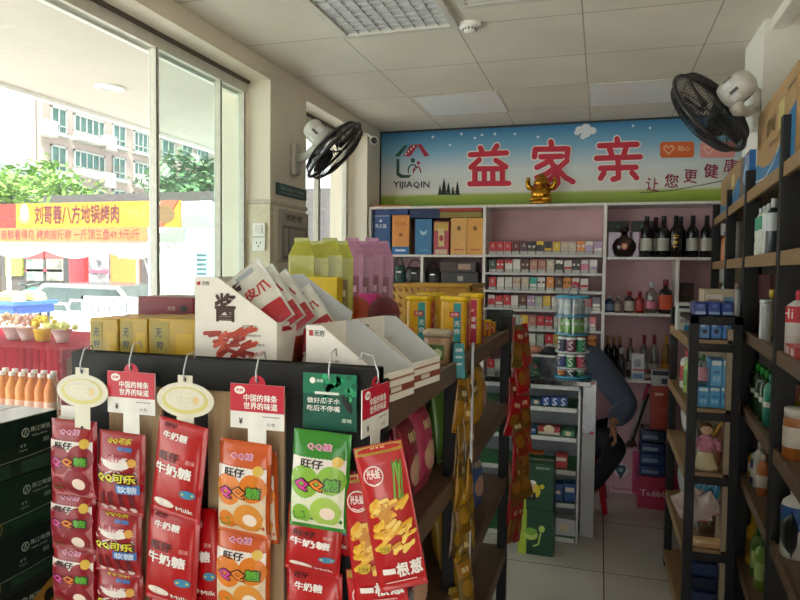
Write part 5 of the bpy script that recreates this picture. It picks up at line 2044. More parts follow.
# ochre cartons
OC = M('#b08f1e', .4, var=.04, coat=.2)
for k, (p0, p1, py, lab) in enumerate(((90, 118, 318.5, 'ochre yellow carton at the outer end of the row'), (118.4, 146, 318.5, 'ochre yellow carton in the middle of the row of three'), (146.4, 193, 319, 'wide ochre yellow carton next to the tall display carton'))):
    x, w, z, h = cbox(p0, p1, py, 357, 1.27, TOPZ)

    def od(f, w, d, h, k=k):
        f.text(plane_y(-.001), '无', -w * .25 + (0 if k < 2 else -w * .02), h * .8, .016, .02, C0('#3f4a4c'), .03)
        for i, ch in enumerate('穷鸡翅'):
            f.text(plane_y(-.001), ch, -w * .25, h * (.63 - .17 * i), .016, .018, C0('#3f4a4c'), .03)
        f.rect(plane_y(-.0008), -w * .44, -w * .05, h * .05, h * .95, C0('#9a8a34'))
        f.rect(plane_y(-.0008), w * .1, w * .45, h * .2, h * .8, C0('#c49f1e'))

    carton(lab, (x, 1.27 + .004 * k, TOPZ), w, .16, h, OC, od, group='ochre cartons on the gondola')
x, w, z, h = cbox(138, 193, 297, 318, 1.45, TOPZ + .0)
t = carton('dark red carton with a dark picture, behind the ochre cartons', (x, 1.45, TOPZ), w, .14, h, M('#7a1826', .4), front(('t', '无穷', .62, .86, .14, '#d8b8a8'), ('d', .84, .86, .07, .06, '#2a1a18')))
# yellow pouch display
for gi, (pxs, pyt, pyb, y, c, lab, grp) in enumerate((((302, 316, 330, 341), 240, 300, 2.05, '#b4b83e', 'yellow green', 'yellow green pouches in the yellow tray'), ((352, 362, 372, 382), 240, 302, 2.35, '#b27aa2', 'pink violet', 'pink violet pouches in the pink tray'))):
    for k, px in enumerate(pxs):
        yy = y + .035 * k
        q = at(px, pyt + (k % 2) * 3, 'y', yy)
        zb = at(px, 322, 'y', yy).z

        def pd(f, F, w, h, gi=gi):
            grid_rect(f, F(.0003), -w * .4, w * .4, -h * .62, -h * .25, C0('#8a7a3a' if gi == 0 else '#8a4a6a'), 6, 4)
            f.rect(F(.0008), -w * .3, w * .3, -h * .55, -h * .5, C0('#d8d0a0' if gi == 0 else '#d8a8c0'))
            f.text(F(.0008), '薯片', 0, -h * .4, w * .5, h * .08, C0('#e8e2c0'), .02)
        t = thing('gusset_pouch', '%s snack pouch, %s from the window in its tray' % (lab, ORD[k]), 'pouch', (q.x, yy, TOPZ), math.radians(22), grp)
        hh = q.z - TOPZ
        f = MB()
        w2, d2_ = .043, .032
        m = M(c, .3, coat=.4, var=.1, bump=.15)
        lo = [(-w2 * .95, -d2_), (w2 * .95, -d2_), (w2 * .95, d2_), (-w2 * .95, d2_)]
        hi = [(-w2, -d2_), (w2, -d2_), (w2, d2_), (-w2, d2_)]
        A = [f.v((x_, y_, 0)) for x_, y_ in lo]
        B = [f.v((x_, y_, hh * .86)) for x_, y_ in hi]
        R1, R2 = f.v((-w2 * .55, 0, hh * .985)), f.v((w2 * .55, 0, hh))
        f.face(A[::-1], m)
        for i in range(4):
            f.face([A[i], A[(i + 1) % 4], B[(i + 1) % 4], B[i]], m)
        f.face([B[0], B[1], R2, R1], m)
        f.face([B[2], B[3], R1, R2], m)
        f.face([B[1], B[2], R2], m)
        f.face([B[3], B[0], R1], m)
        f.build('pouch', t)
        f = MB()
        f.box(-w2 * .6, w2 * .6, -.002, .002, hh * .975, hh * 1.02, m)
        f.build('top_fold', t)
        f = MB()
        for F, W_ in ((plane_y(-d2_ - .001), w2), (plane_x(w2 + .001), d2_)):
            f.rect(F, -W_ * .6, W_ * .6, hh * .3, hh * .66, C0('#8f8048' if gi == 0 else '#8a5068'))
            f.rect(lambda u, v: F(u, v) * 1.01, -W_ * .4, W_ * .4, hh * .5, hh * .56, C0('#d8d0a0' if gi == 0 else '#d8b0c8'))
            f.stroke(lambda u, v: F(u, v) * 1.005, [(-W_ * .9, hh * .05), (-W_ * .9, hh * .82)], .004, C0('#d8d890' if gi == 0 else '#d8b0c8'))
        f.build('print', t)
    x, w, z, h = cbox(*((298, 336, 277, 320) if gi == 0 else (360, 376, 294, 330)), y - .05, TOPZ)
    t = carton('%s cardboard tray holding the %s pouches' % (['bright yellow', 'magenta'][gi], lab), (x, y - .06, TOPZ), w * 1.1, .05, h, M(['#d8b81c', '#b8307a'][gi], .4), front(('t', '无穷', .6, .75, .3, '#b02a34'), ('r', .1, .9, .1, .2, ['#c8a81c', '#d86aa8'][gi])), name='pouch_tray', cat='tray', flap=False)
ORG = glass('amber_plastic', '#d98a2c', .7, .1, .08)
PNK = glass('rose_plastic', '#c48a94', .7, .1, .08)
for nm, px, c, lab in (('amber', 355, ORG, 'amber clear plastic scoop bowl in front of the magenta tray'), ('rose', 384, PNK, 'rose clear plastic scoop bowl beside the magenta tray')):
    q = at(px, 318, 'y', 2.2)
    t = thing('plastic_bowl', lab, 'bowl', (q.x, 2.2, TOPZ), math.radians(20))
    f = MB()
    n = 14
    ro = [(.055 * math.cos(math.pi * i / n), 0, .14 + .05 * math.sin(math.pi * i / n)) for i in range(n + 1)]
    f.prism([(.055, 0, 0)] + ro + [(-.055, 0, 0)], (0, .004, 0), c)
    f.box(-.055, .055, 0, .09, 0, .004, c)
    f.build('hood', t)
# square jar, canisters
q = at(437, 375, 'y', 1.98)
x, w, z, h = cbox(421, 447, 331, 372, 1.9, TOPZ)
t = thing('square_jar', 'square clear jar with a brown lid picture beside the teal card', 'jar', (x, 1.95, TOPZ))
f = MB()
f.lathe([(w * .46, 0), (w * .5, .006), (w * .5, h * .8), (w * .46, h * .84)], M('#9a7a5c', .25, coat=.4), 24, power=5)
f.build('body', t)
f = MB()
f.lathe([(w * .53, h * .82), (w * .53, h * .95), (w * .48, h), (.002, h)], M('#a89c88', .3), 24, power=5)
f.build('lid', t)
f = MB()
f.rect(plane_y(-w * .51), -w * .35, w * .35, h * .15, h * .6, C0('#4f6a3a'))
f.disc(plane_y(-w * .515), w * .1, h * .35, w * .18, h * .14, C0('#b8c8a0'), 12)
f.build('label', t)
YC = M('#e0ae24', .3, coat=.3)


def canister(label, px0, px1, py0, y, stripe, chars):
    a, c = at(px0, 340, 'y', y), at(px1, 340, 'y', y)
    r_ = (c.x - a.x) / 2
    zt = at((px0 + px1) / 2, py0, 'y', y).z
    h = zt - TOPZ
    t = thing('snack_canister', label, 'canister', ((a.x + c.x) / 2, y + r_, TOPZ), 0, 'yellow canisters on the gondola')
    f = MB()
    f.lathe([(r_ * .95, 0), (r_ * .97, .004), (r_ * .97, h * .9), (r_ * .93, h * .94)], YC, 24, power=3.2)
    f.build('body', t)
    f = MB()
    f.lathe([(r_ * .98, h * .91), (r_ * 1.0, h * .94), (r_ * 1.0, h * .985), (r_ * .96, h), (.002, h)], M('#e8c41c', .3), 24, power=3.2)
    f.build('lid', t)
    f = MB()
    F = plane_y(-r_ * .975)
    f.rect(F, r_ * .12, r_ * .62, h * .02, h * .88, C0(stripe))
    f.rect(plane_y(-r_ * .98), -r_ * .15, r_ * .5, h * .62, h * .72, C0('#c02a34'))
    f.text(plane_y(-r_ * .985), '无穷', r_ * .17, h * .67, r_ * .5, None, LWHITE, .01)
    for i, ch in enumerate(chars):
        f.text(plane_y(-r_ * .985), ch, r_ * .37, h * (.5 - .14 * i), r_ * .36, r_ * .36, LWHITE, .02)
    f.disc(plane_y(-r_ * .98), -r_ * .4, h * .3, r_ * .25, h * .12, C0('#d87a34'), 12)
    F = plane_x(r_ * .975)
    f.rect(F, -r_ * .6, r_ * .2, h * .02, h * .88, C0('#b8305a'))
    for i, ch in enumerate(chars):
        f.text(plane_x(r_ * .985), ch, -r_ * .2, h * (.7 - .16 * i), r_ * .5, r_ * .4, C0('#f0dca0'), .02)
    f.build('label', t)


canister('yellow snack canister with a teal stripe, next to the pink pouches', 402, 430, 296, 2.3, '#2f9a9a', '无穷')
canister('yellow snack canister half hidden behind the first pair', 414, 442, 293, 2.52, '#c8a02c', '鸡翅')
canister('yellow snack canister with a teal stripe, in front of the crate', 437, 466, 296.5, 2.28, '#2f8f9a', '无穷')
canister('yellow snack canister with a pink side, behind the one before the crate', 456, 481, 293.5, 2.5, '#b8305a', '爱辣')
canister('small yellow canister with a red stripe at the far gondola end', 480.5, 490.5, 320, 2.86, '#b82a34', '辣')
canister('smaller yellow canister behind the first at the gondola end', 486, 495, 322, 3.0, '#b82a34', '辣')
# perforated crate
y0 = 2.72
q0, q1 = at(391.5, 300, 'y', y0), at(471, 300, 'y', y0)
zt3 = at(430, 284, 'y', y0).z
t = thing('perforated_crate', 'ochre plastic crate with slanted holes, behind the yellow canisters', 'crate', ((q0.x + q1.x) / 2, y0, TOPZ))
w = (q1.x - q0.x) / 2
h = zt3 - TOPZ
CRT = M('#b58a34', .45)


def holed(f, P, W_, H_, nu, nv, m):
    cw, ch = W_ / nu, H_ / nv
    for i in range(nu):
        for j in range(nv):
            u0, v0 = i * cw, j * ch
            out = [(0, 0), (.5, 0), (1, 0), (1, .5), (1, 1), (.5, 1), (0, 1), (0, .5)]
            inn = []
            for a, b in out:
                k = math.atan2(b - .5, a - .5)
                x_, y_ = .27 * math.cos(k), .36 * math.sin(k)
                inn.append((.5 + x_ * .9 - y_ * .45, .5 + y_ * .85 + x_ * .2))
            O_ = [f.v(P(u0 + a * cw, v0 + b * ch)) for a, b in out]
            I_ = [f.v(P(u0 + a * cw, v0 + b * ch)) for a, b in inn]
            for k in range(8):
                f.face([O_[k], O_[(k + 1) % 8], I_[(k + 1) % 8], I_[k]], m)


for nm, P, W_, nu in (('front_wall', lambda u, v: (-w + u, 0, .02 + v), 2 * w, 13), ('back_wall', lambda u, v: (-w + u, .3, .02 + v), 2 * w, 13), ('side_wall', lambda u, v: (-w, u, .02 + v), .3, 8), ('side_wall', lambda u, v: (w, u, .02 + v), .3, 8)):
    f = MB()
    holed(f, P, W_, h - .03, nu, 6, CRT)
    o = f.build(nm, t)
    o.modifiers.new('wall', 'SOLIDIFY').thickness = .004
f = MB()
for a in ((-w - .008, w + .008, -.01, .006, h - .014, h), (-w - .008, w + .008, .294, .31, h - .014, h), (-w - .008, -w + .008, -.01, .31, h - .014, h), (w - .008, w + .008, -.01, .31, h - .014, h + .004)):
    f.box(*a, CRT, .003)
f.build('rim', t)
f = MB()
f.box(-w, w, 0, .3, 0, .02, CRT)
f.build('floor_plate', t)
# header card at the end of the gondola
t = thing('end_board', 'dark green cardboard header on the far gondola post', 'board', (GXR - .03, GY1 - .02, 1.5))
f = MB()
f.box(-.09, .035, 0, .02, -.08, .035, M('#20302a', .5, var=.3, scale=18), .003)
f.box(.035, .05, .0, .02, -.1, .0, M('#7a2c3c', .4))
f.build('board', t)

# ================================================================== BEER CARTONS BY THE WINDOW
BXR = -1.4
BG = [M('#152a20', .28, coat=.6), M('#16301f', .4), M('#15231d', .4), M('#161a18', .4)]
zt = 1.335
bh = .1475
for k in range(9):
    t = thing('beer_carton', '%s carton of the window stack, %s' % (['dark green', 'green', 'black green', 'black'][min(k, 3)] + ' beer', ['topmost, with a bare top', 'second from the top', 'third from the top', 'with a gold picture', 'fifth from the top', 'sixth from the top', 'fourth from the floor', 'second from the floor', 'standing on the floor'][k] if k != 6 else 'third from the floor'),
              'beer carton', (BXR + rnd.uniform(-.004, .004), 1.42 + rnd.uniform(-.006, .006), zt - bh * (k + 1)), 0, 'stacked beer cartons')
    f = MB()
    f.box(-.27, 0, -.4, 0, 0, bh - .0015, BG[min(k, 3)], .003)
    f.build('box_body', t)
    f = MB()
    F = plane_x(.0008)
    GR = C0('#b5c4bc')
    f.disc(F, -.105, bh * .72, .012, .012, GR, 16)
    f.disc(plane_x(.0012), -.105, bh * .72, .009, .009, M('#152a20', .4), 16)
    f.stroke(plane_x(.0014), [(-.109, bh * .68), (-.105, bh * .77), (-.101, bh * .68)], .002, GR)
    f.text(F, '珠江啤酒', -.058, bh * .75, .062, .013, GR, .01)
    f.text(F, 'PEARL RIVER', -.06, bh * .64, .05, .005, GR)
    f.text(F, '8°P', -.112, bh * .5, .018, .008, GR)
    f.rect(F, -.05, -.03, bh * .48, bh * .56, C0('#6f857a'))
    f.text(F, '330ml×24', -.112, bh * .42, .024, .005, GR)
    f.text(F, '纯生', -.36, bh * .62, .05, .02, GR)
    for i in range(5):
        f.rect(F, -.24 - i * .03, -.226 - i * .03, bh * .36, bh * .38, C0('#7f9a8c'))
    f.stroke(F, [(-.39, bh * .26), (-.1, bh * .3), (-.02, bh * .33)], .001, GR)
    if k == 0:
        for i in range(6):
            f.rect(F, -.12, -.03, bh * (.04 + .035 * i), bh * (.055 + .035 * i), C0('#3f6a54'))
            f.rect(F, -.25, -.15, bh * (.04 + .035 * i), bh * (.055 + .035 * i), C0('#34584a'))
    if k in (1, 2, 3):
        f.disc(F, -.2, bh * .2, .022, .022, C0('#7a6a3a'), 16)
        f.disc(plane_x(.0012), -.2, bh * .2, .018, .018, C0('#1a2a20'), 16)
        f.text(plane_x(.0016), '生', -.2, bh * .2, .018, .018, C0('#b0a060'), .02)
        f.rect(F, -.15, -.02, bh * .12, bh * .26, C0('#20402e'))
    if k >= 3:
        f.poly(plane_x(.0018), [(-.19, bh * .3), (-.1, bh * .62), (-.002, bh * .97), (-.002, bh * .02), (-.19, bh * .02)], C0('#a8792c'))
        for i in range(3):
            f.rect(plane_x(.0024), -.14 + i * .034, -.115 + i * .034, bh * .08, bh * .4, C0('#3a2a1a'))
        f.disc(plane_x(.0024), -.026, bh * .62, .018, .018, C0('#2c2018'), 12)
    f.build('print', t)
    f = MB()
    f.box(-.145, -.125, -.4, 0, bh - .0015, bh - .001, M('#9a9280', .3))
    f.build('tape', t)

# ================================================================== ON THE PIER AND WALLS
def fan(label, c, n, wall, D):
    """c: middle of the cage, n: the way the fan blows, wall: point of the bracket."""
    t = thing('wall_fan', label, 'fan', c)
    n = n.normalized()
    z = n
    x = Vector((0, 0, 1)).cross(z).normalized()
    y = z.cross(x)
    X = Matrix((x, y, z)).transposed().to_4x4()
    DK = M('#232226', .35)
    R_ = D / 2
    f = MB()
    f.X = X
    f.tube([(R_ * math.cos(a), R_ * math.sin(a), 0) for a in [2 * math.pi * i / 40 for i in range(40)]], .009, DK, 8, True)
    f.build('rim', t)
    for nm, s in (('front_grille', 1), ('rear_grille', -1)):
        f = MB()
        f.X = X
        nr = 90
        for i in range(nr):
            a = 2 * math.pi * i / nr
            b2 = a + .28
            f.tube([(R_ * .17 * math.cos(b2), R_ * .17 * math.sin(b2), s * .075), (R_ * .6 * math.cos(a + .12), R_ * .6 * math.sin(a + .12), s * .068), (R_ * .88 * math.cos(a + .03), R_ * .88 * math.sin(a + .03), s * .045), (R_ * math.cos(a), R_ * math.sin(a), 0)], .0015, DK, 4)
        for q in (.45, .78):
            f.tube([(R_ * q * math.cos(a), R_ * q * math.sin(a), s * (.072 - .03 * q * q)) for a in [2 * math.pi * i / 32 for i in range(32)]], .002, DK, 4, True)
        f.lathe([(R_ * .2, s * .07), (R_ * .2, s * .08), (.001, s * .083)], DK, 20)
        f.build(nm, t)
    for k in range(5):
        f = MB()
        f.X = X
        a0 = 2 * math.pi * k / 5
        pr = []
        for i in range(7):
            u = i / 6
            rr = R_ * (.16 + .72 * u)
            wd = .55 * math.sin(math.pi * min(1, .25 + .7 * u)) + .1
            pr.append((rr, a0 - wd * .5 + .25 * u, a0 + wd * .5 + .25 * u))
        A = [f.v((r_ * math.cos(a), r_ * math.sin(a), -.018)) for r_, a, b in pr]
        B = [f.v((r_ * math.cos(b), r_ * math.sin(b), .018)) for r_, a, b in pr]
        for i in range(6):
            f.face([A[i], A[i + 1], B[i + 1], B[i]], M('#1d1c20', .35), True)
        o = f.build('blade', t)
        o.modifiers.new('t', 'SOLIDIFY').thickness = .003
    f = MB()
    f.X = X
    GRM = M('#c4c2bb', .4)
    f.lathe([(.03, -.07), (.055, -.08), (.062, -.1), (.062, -.17), (.055, -.2), (.03, -.215), (.001, -.217)], GRM, 24)
    f.build('motor', t)
    f = MB()
    f.X = X
    F = lambda u, v: Vector((.0635 * math.sin(u / .0635), .0635 * math.cos(u / .0635), v)) if False else Vector((.0635 * math.cos(u / .0635), .0635 * math.sin(u / .0635), v))
    for a in (0, 1.3, 2.6, 3.9, 5.2):
        f.rect(F, .0635 * a, .0635 * a + .03, -.15, -.115, M('#d8dadc', .4), 4)
        f.rect(F, .0635 * a + .036, .0635 * a + .05, -.165, -.125, M('#4a4a48', .4), 3)
    f.build('rating_label', t)
    f = MB()
    wl = wall - c
    b0 = n * -.14
    f.tube([b0 + Vector((0, 0, -.05)), b0 + Vector((0, 0, -.085)), b0.lerp(wl, .5) + Vector((0, 0, -.06)), wl], [.03, .03, .024, .026], GRM, 10)
    f.build('arm', t)
    f = MB()
    s = 1 if wl.x > 0 else -1
    f.box(wl.x - .02, wl.x + .02, wl.y - .045, wl.y + .045, wl.z - .11, wl.z + .09, GRM, .012)
    f.build('bracket', t)
    return t


R3 = lambda a, b, c: RT * a + UP * b + FW * c
c1 = at(334.5, 150.5, 'x', -1.5)
w1 = at(293, 158, 'x', WX)
w1.x = WX + .02
fan('dark caged wall fan with a grey motor on the window pier', c1, R3(.69, -.69, .06), w1, .425)
c2 = at(710, 112, 'y', 3.25)
fan('dark caged wall fan with a pale motor under the ceiling, by the cartons', c2, R3(-.55, -.55, .8), Vector((.69, 3.58, at(765, 108, 'y', 3.58).z)), .43)
t = thing('bulkhead', 'bulkhead', 'x')
bpy.data.objects.remove(t)
# security camera
q = at(374, 140, 'y', 5.1)
t = thing('security_camera', 'white bullet security camera in the corner beside the shop sign', 'camera', q)
f = MB()
dv = Vector((.35, -.9, -.25)).normalized()
f.tube([dv * -.07, dv * -.06, dv * .05, dv * .055], [.02, .032, .034, .033], M('#dcd9d2', .4), 16)
f.build('housing', t)
f = MB()
f.tube([dv * .05, dv * .058], [.027, .026], M('#151515', .15), 16)
f.build('lens', t)
f = MB()
f.tube([dv * -.05, Vector((-.05, 0, .05)), Vector((-.1, .0, .06))], .012, M('#cfccc4', .4), 8)
f.lathe([(.03, 0), (.03, .012), (.001, .013)], M('#cfccc4', .4), 14, (-.1, 0, .055))
f.build('mount', t)
# plates on the pier
def plate(nm, label, cat, p0, p1, m, deco=None, th=.012):
    a, c = at(*p0, 'x', WX), at(*p1, 'x', WX)
    z0, z1 = min(a.z, c.z), max(a.z, c.z)
    t = thing(nm, label, cat, (WX, a.y, z0))
    f = MB()
    f.box(0, th, 0, c.y - a.y, 0, z1 - z0, m, .002)
    f.build('plate', t)
    if deco:
        f = MB()
        deco(f, plane_x(th + .001), c.y - a.y, z1 - z0)
        f.build('print', t)


def td(f, F, w, h):
    f.text(F, '欢迎光临', w * .5, h * .6, w * .8, h * .3, C0('#9fc0c4'))
    f.rect(F, w * .1, w * .9, h * .2, h * .26, C0('#7fa4aa'))


plate('teal_plate', 'narrow dark teal plate on the pier below the fan', 'wall plate', (275.5, 182), (305, 201), M('#1f4a50', .4), td)


def nd(f, F, w, h):
    f.text(F, '消防栓', w * .45, h * .86, w * .6, h * .13, C0('#3a3a38'), .03)
    f.rect(F, w * .06, w * .94, h * .04, h * .7, C0('#6f706c'))
    f.rect(lambda u, v: F(u, v) + Vector((.0005, 0, 0)), w * .3, w * .86, h * .1, h * .64, C0('#93958f'))
    f.rect(lambda u, v: F(u, v) + Vector((.0005, 0, 0)), w * .1, w * .24, h * .1, h * .64, C0('#a8a9a2'))


plate('notice_board', 'grey notice board on the pier below the teal plate', 'notice board', (278, 209), (305.5, 262), M('#a8a69c', .4), nd, .02)
q0, q1 = at(253.5, 223, 'y', 3.488), at(266, 251, 'y', 3.488)
for k, (za, zb_, lab) in enumerate(((.52, 1, 'white wall switch above the socket on the pier'), (0, .48, 'white wall socket below the switch on the pier'))):
    h = q0.z - q1.z
    t = thing('wall_switch' if k == 0 else 'wall_socket', lab, ['switch', 'socket'][k], ((q0.x + q1.x) / 2, 3.485, q1.z + h * za))
    w, hh = (q1.x - q0.x) / 2, h * (zb_ - za)
    f = MB()
    f.box(-w, w, -.012, 0, 0, hh, LWHITE, .003)
    f.build('plate', t)
    f = MB()
    if k == 0:
        f.box(-w * .6, w * .6, -.017, -.012, hh * .2, hh * .8, M('#e9e7e0', .3), .002)
    else:
        for u, v in ((-.3, .6), (.3, .6), (0, .35)):
            f.rect(plane_y(-.0126), w * u - .003, w * u + .003, hh * v - .006, hh * v + .006, INK)
    f.build('rocker' if k == 0 else 'socket_holes', t)
b = MB()
b.box(.71, 1.079, 3.52, 3.95, 2.24, CEIL, M('#dcdad4', .6, var=.02))
struct('ceiling_bulkhead', b)

# ================================================================== RACKS OF THE RIGHT SIDE
TA = math.radians(3.66)
AL, NO_ = Vector((math.sin(TA), math.cos(TA), 0)), Vector((math.cos(TA), -math.sin(TA), 0))
DD = .42
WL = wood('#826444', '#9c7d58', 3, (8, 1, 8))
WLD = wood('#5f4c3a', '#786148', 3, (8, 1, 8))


def TP(s, d, z=0.0):
    q = AL * s + NO_ * d
    return Vector((q.x, q.y, z))


def Tz(px, d, z):
    py = 300
    for _ in range(4):
        P = TP(Ts(px, d, py), d, z) - EYE
        py = 300 - FPX * P.dot(UP) / P.dot(FW)
    return Ts(px, d, py)


def Ts(px, d=DD, py=300):
    r_ = FW + RT * ((px - 400) / FPX) - UP * ((py - 300) / FPX)
    return (r_ * (d / r_.dot(NO_))).dot(AL)


RZ = -TA       # local +y along the rack, local +x away from the aisle
rk = thing('tall_rack', 'tall black rack with brown shelf lips along the aisle side wall', 'shelf rack', TP(0, DD), RZ)
SB, SE = 1.72, 5.12
TL = [2.10, 1.80, 1.46, 1.12, .80, .40, .1]
for s in (SB, 2.56, 3.44, 4.2, SE - .045):
    for dx in (0, .275):
        f = MB()
        f.box(dx - .006, dx + (.062 if s < 3.6 else .045), s, s + .045, 0, 2.2 if s > 2.6 or dx else 2.26, BLK, .003)
        f.build('post', rk)
for z in TL:
    f = MB()
    f.box(.01, .32, SB + .02, SE, z - .03, z - .012, M('#7d6a54', .6))
    f.build('shelf_board', rk)
    for a, c in ((SB + .047, 2.558), (2.607, 3.438), (3.487, 4.198), (4.247, SE - .047)):
        f = MB()
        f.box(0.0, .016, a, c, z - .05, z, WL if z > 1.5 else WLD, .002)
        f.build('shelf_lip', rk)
f = MB()
f.box(.31, .318, SB, SE, 0, 2.1, M('#5a5048', .6))
f.build('back_panel', rk)


def onrack(s, d, z):
    return TP(s, DD + d, z - .012)


NS, SS = {'shelf': 0}, None
TLN = {0: 'top', 1: 'second', 2: 'third', 3: 'fourth', 4: 'fifth', 5: 'sixth', 6: 'floor'}
# big kraft cartons on top
KR = M('#a5845c', .6, var=.06)
def kdeco(w, h, d):
    def g(f, w_, d_, h_):
        F = lambda u, v: Vector((-w_ / 2 - .001, d_ - u, v)) if False else Vector((u - w_ / 2, -.001, v))
        f.poly(F, [(0, 0), (w_, 0), (w_, h_ * .62), (w_ * .86, h_ * .56), (w_ * .7, h_ * .34), (w_ * .45, h_ * .2), (w_ * .2, h_ * .24), (0, h_ * .36)], C0('#2c6f9e', .5))
        F2 = lambda u, v: Vector((u - w_ / 2, -.0016, v))
        f.stroke(F2, [(0, h_ * .12), (w_ * .3, h_ * .08), (w_ * .55, h_ * .2), (w_ * .75, h_ * .4)], .006, C0('#c8d8e0'))
        f.text(F2, '百岁山', w_ * .42, h_ * .66, w_ * .22, h_ * .2, C0('#5f5038'), .02)
        f.text(F2, '天然矿泉水', w_ * .5, h_ * .42, w_ * .3, h_ * .08, C0('#5f5038'))
        f.rect(F2, w_ * .62, w_ * .76, h_ * .5, h_ * .8, C0('#c8ba7a'))
        f.rect(F2, w_ * .82, w_ * .98, h_ * .82, h_ * .86, C0('#6f5c40'))
    return g


def rackbox(label, s0, s1, d0, depth, z, h, m, deco, **kw):
    q = TP((s0 + s1) / 2, DD + d0, z - .012)
    return carton(label, q, s1 - s0, depth, h, m, deco, math.radians(-90) - TA, **kw) if False else carton(label, q, s1 - s0, depth, h, m, deco, -math.pi / 2 - TA, **kw)


s0, s1 = Tz(797, DD + .02, 2.3), Tz(757, DD + .02, 2.25)
hb = at(797, 60, 'y', TP(s0, DD + .02).y).z - 2.1
rackbox('large kraft carton with a blue wave, on top of the tall rack', s0, s1, .02, .28, 2.1, .33, KR, kdeco(1, 1, 1))
s0, s1 = Ts(736, DD + .02), Ts(716, DD + .02)
rackbox('kraft carton with a blue corner, farther along on top of the tall rack', s0, s1 - .1, .02, .28, 2.1, .24, KR, kdeco(1, 1, 1))
rackbox('small blue wrapped pack on the rack top between the kraft cartons', Ts(744.5, DD + .03), Ts(738, DD + .03), .03, .25, 2.1, .24, M('#2f6aa8', .25, coat=.4), front(('d', .5, .55, .3, .2, '#8fb8d8'), ('r', .1, .9, .1, .16, '#c8d8e4')))


def rb(px, lv, kind, r_, h, body, cap, lab, label, d=.06, **kw):
    s = Tz(px, DD + d, TL[lv] + h * .5)
    return bottle('%s, %s rack shelf' % (label, TLN[lv]), onrack(s, d, TL[lv]), r_, h, kind, body if not isinstance(body, str) else M(body, .3, coat=.3), M(cap, .35) if isinstance(cap, str) else cap, lab, 'goods on the %s rack shelf' % TLN[lv], rz=-math.pi / 2 - TA + .6, **kw)


CGR = glass('green_tint', '#a8d8b8', .7, .1, .1)
# bay between the two middle posts
for k, px in enumerate((757, 761, 765, 769)):
    rb(px, 1, 'soda', .026, .235, '#c8cabc', '#d8dcdc', ('#2f8a6a', .55, .8) if k < 3 else ('#d0d4d4', .5, .8), ['pale bottle with a green neck label, farthest of four', 'pale bottle with a green neck label, third nearest', 'pale bottle with a green neck label, second nearest', 'grey white bottle with a white neck'][k])
rb(773.5, 1, 'soap', .028, .245, '#3a3f44', '#e0e2e2', ('#c8ccd0', .45, .75), 'dark bottle with a white top next to the near post')
for k, px in enumerate((755, 760, 765)):
    rb(px, 1, 'soda', .022, .21, '#b5a070', '#202022', ('#8a3a2a', .05, .25), 'thin amber bottle behind the pale ones, %s from the far side' % ORD[k], d=.15)
rackbox('dark maroon carton with plain sides, third rack shelf', Tz(769, DD + .06, 1.6), Tz(745, DD + .06, 1.6), .06, .22, 1.46, .27, M('#4a1420', .5), None, flap=False)
rb(766, 2, 'canister', .024, .17, '#b8bcc0', '#d0d4d6', None, 'slim silver can in front of the maroon carton', d=.03)
rb(772, 2, 'soap', .03, .21, CLR, '#c8b03c', ('#a8b07a', .1, .6), 'clear bottle with a yellow cap near the post')
for k, px in enumerate((754, 758.5, 763, 767.5, 772)):
    rb(px, 3, 'soap', .032, .21, CGR if k != 4 else '#2f8a78', '#22a03c' if k != 4 else '#2f8a78', ('#e0e4dc', .38, .48), ['clear bottle with a green cap, farthest', 'clear bottle with a green cap, next to farthest', 'clear bottle with a green cap, middle', 'clear bottle with a green cap, second nearest', 'teal bottle nearest the post'][k])
for k, (px, c, cp, kd, h, nm) in enumerate(((747, '#d8a0a8', '#2a2a2c', 'soap', .17, 'pink tube with a dark cap'), (750.5, '#dcd4d4', '#c88a90', 'soap', .18, 'white and pink tube'), (754, '#d8b03c', '#3a3a40', 'soap', .13, 'yellow bottle'), (757, '#2c4a8a', '#d8d8d8', 'jar', .13, 'royal blue jar'),
                                          (760, '#d4d6d6', '#d4d6d6', 'soap', .2, 'tall white bottle'), (763.5, '#c87a4a', '#d8d4c8', 'soap', .17, 'orange bottle'))):
    rb(px, 4, kd, .026, h, c, cp, ('#e4e0d8', .2, .5), nm)
for k, (px, c) in enumerate(((744, '#b8961e'), (749, '#c8a41e'), (754, '#c29a18'), (759, '#5f8a34'), (763.5, '#6f9a3c'))):
    rb(px, 5, 'soap', .034, .22, c, '#d8b82c' if k < 3 else '#3f7a34', ('#8a6a1c' if k < 3 else '#a8c07a', .2, .55), ['yellow bottle farthest in', 'yellow bottle second in', 'yellow bottle third in', 'green bottle after the yellow ones', 'green bottle nearest the post'][k], d=.07)
for k, (px, c) in enumerate(((741, '#3f8a5a'), (748, '#d8dcd4'), (755, '#3a7a4a'))):
    rackbox('%s packet lowest on the rack' % ['green', 'white and green', 'dark green'][k], Tz(px + 2.5, DD + .05, .2), Tz(px - 2.5, DD + .05, .2), .05, .15, .1, .2, M(c, .4), front(('r', .1, .9, .4, .7, '#e0e4da')), flap=False)
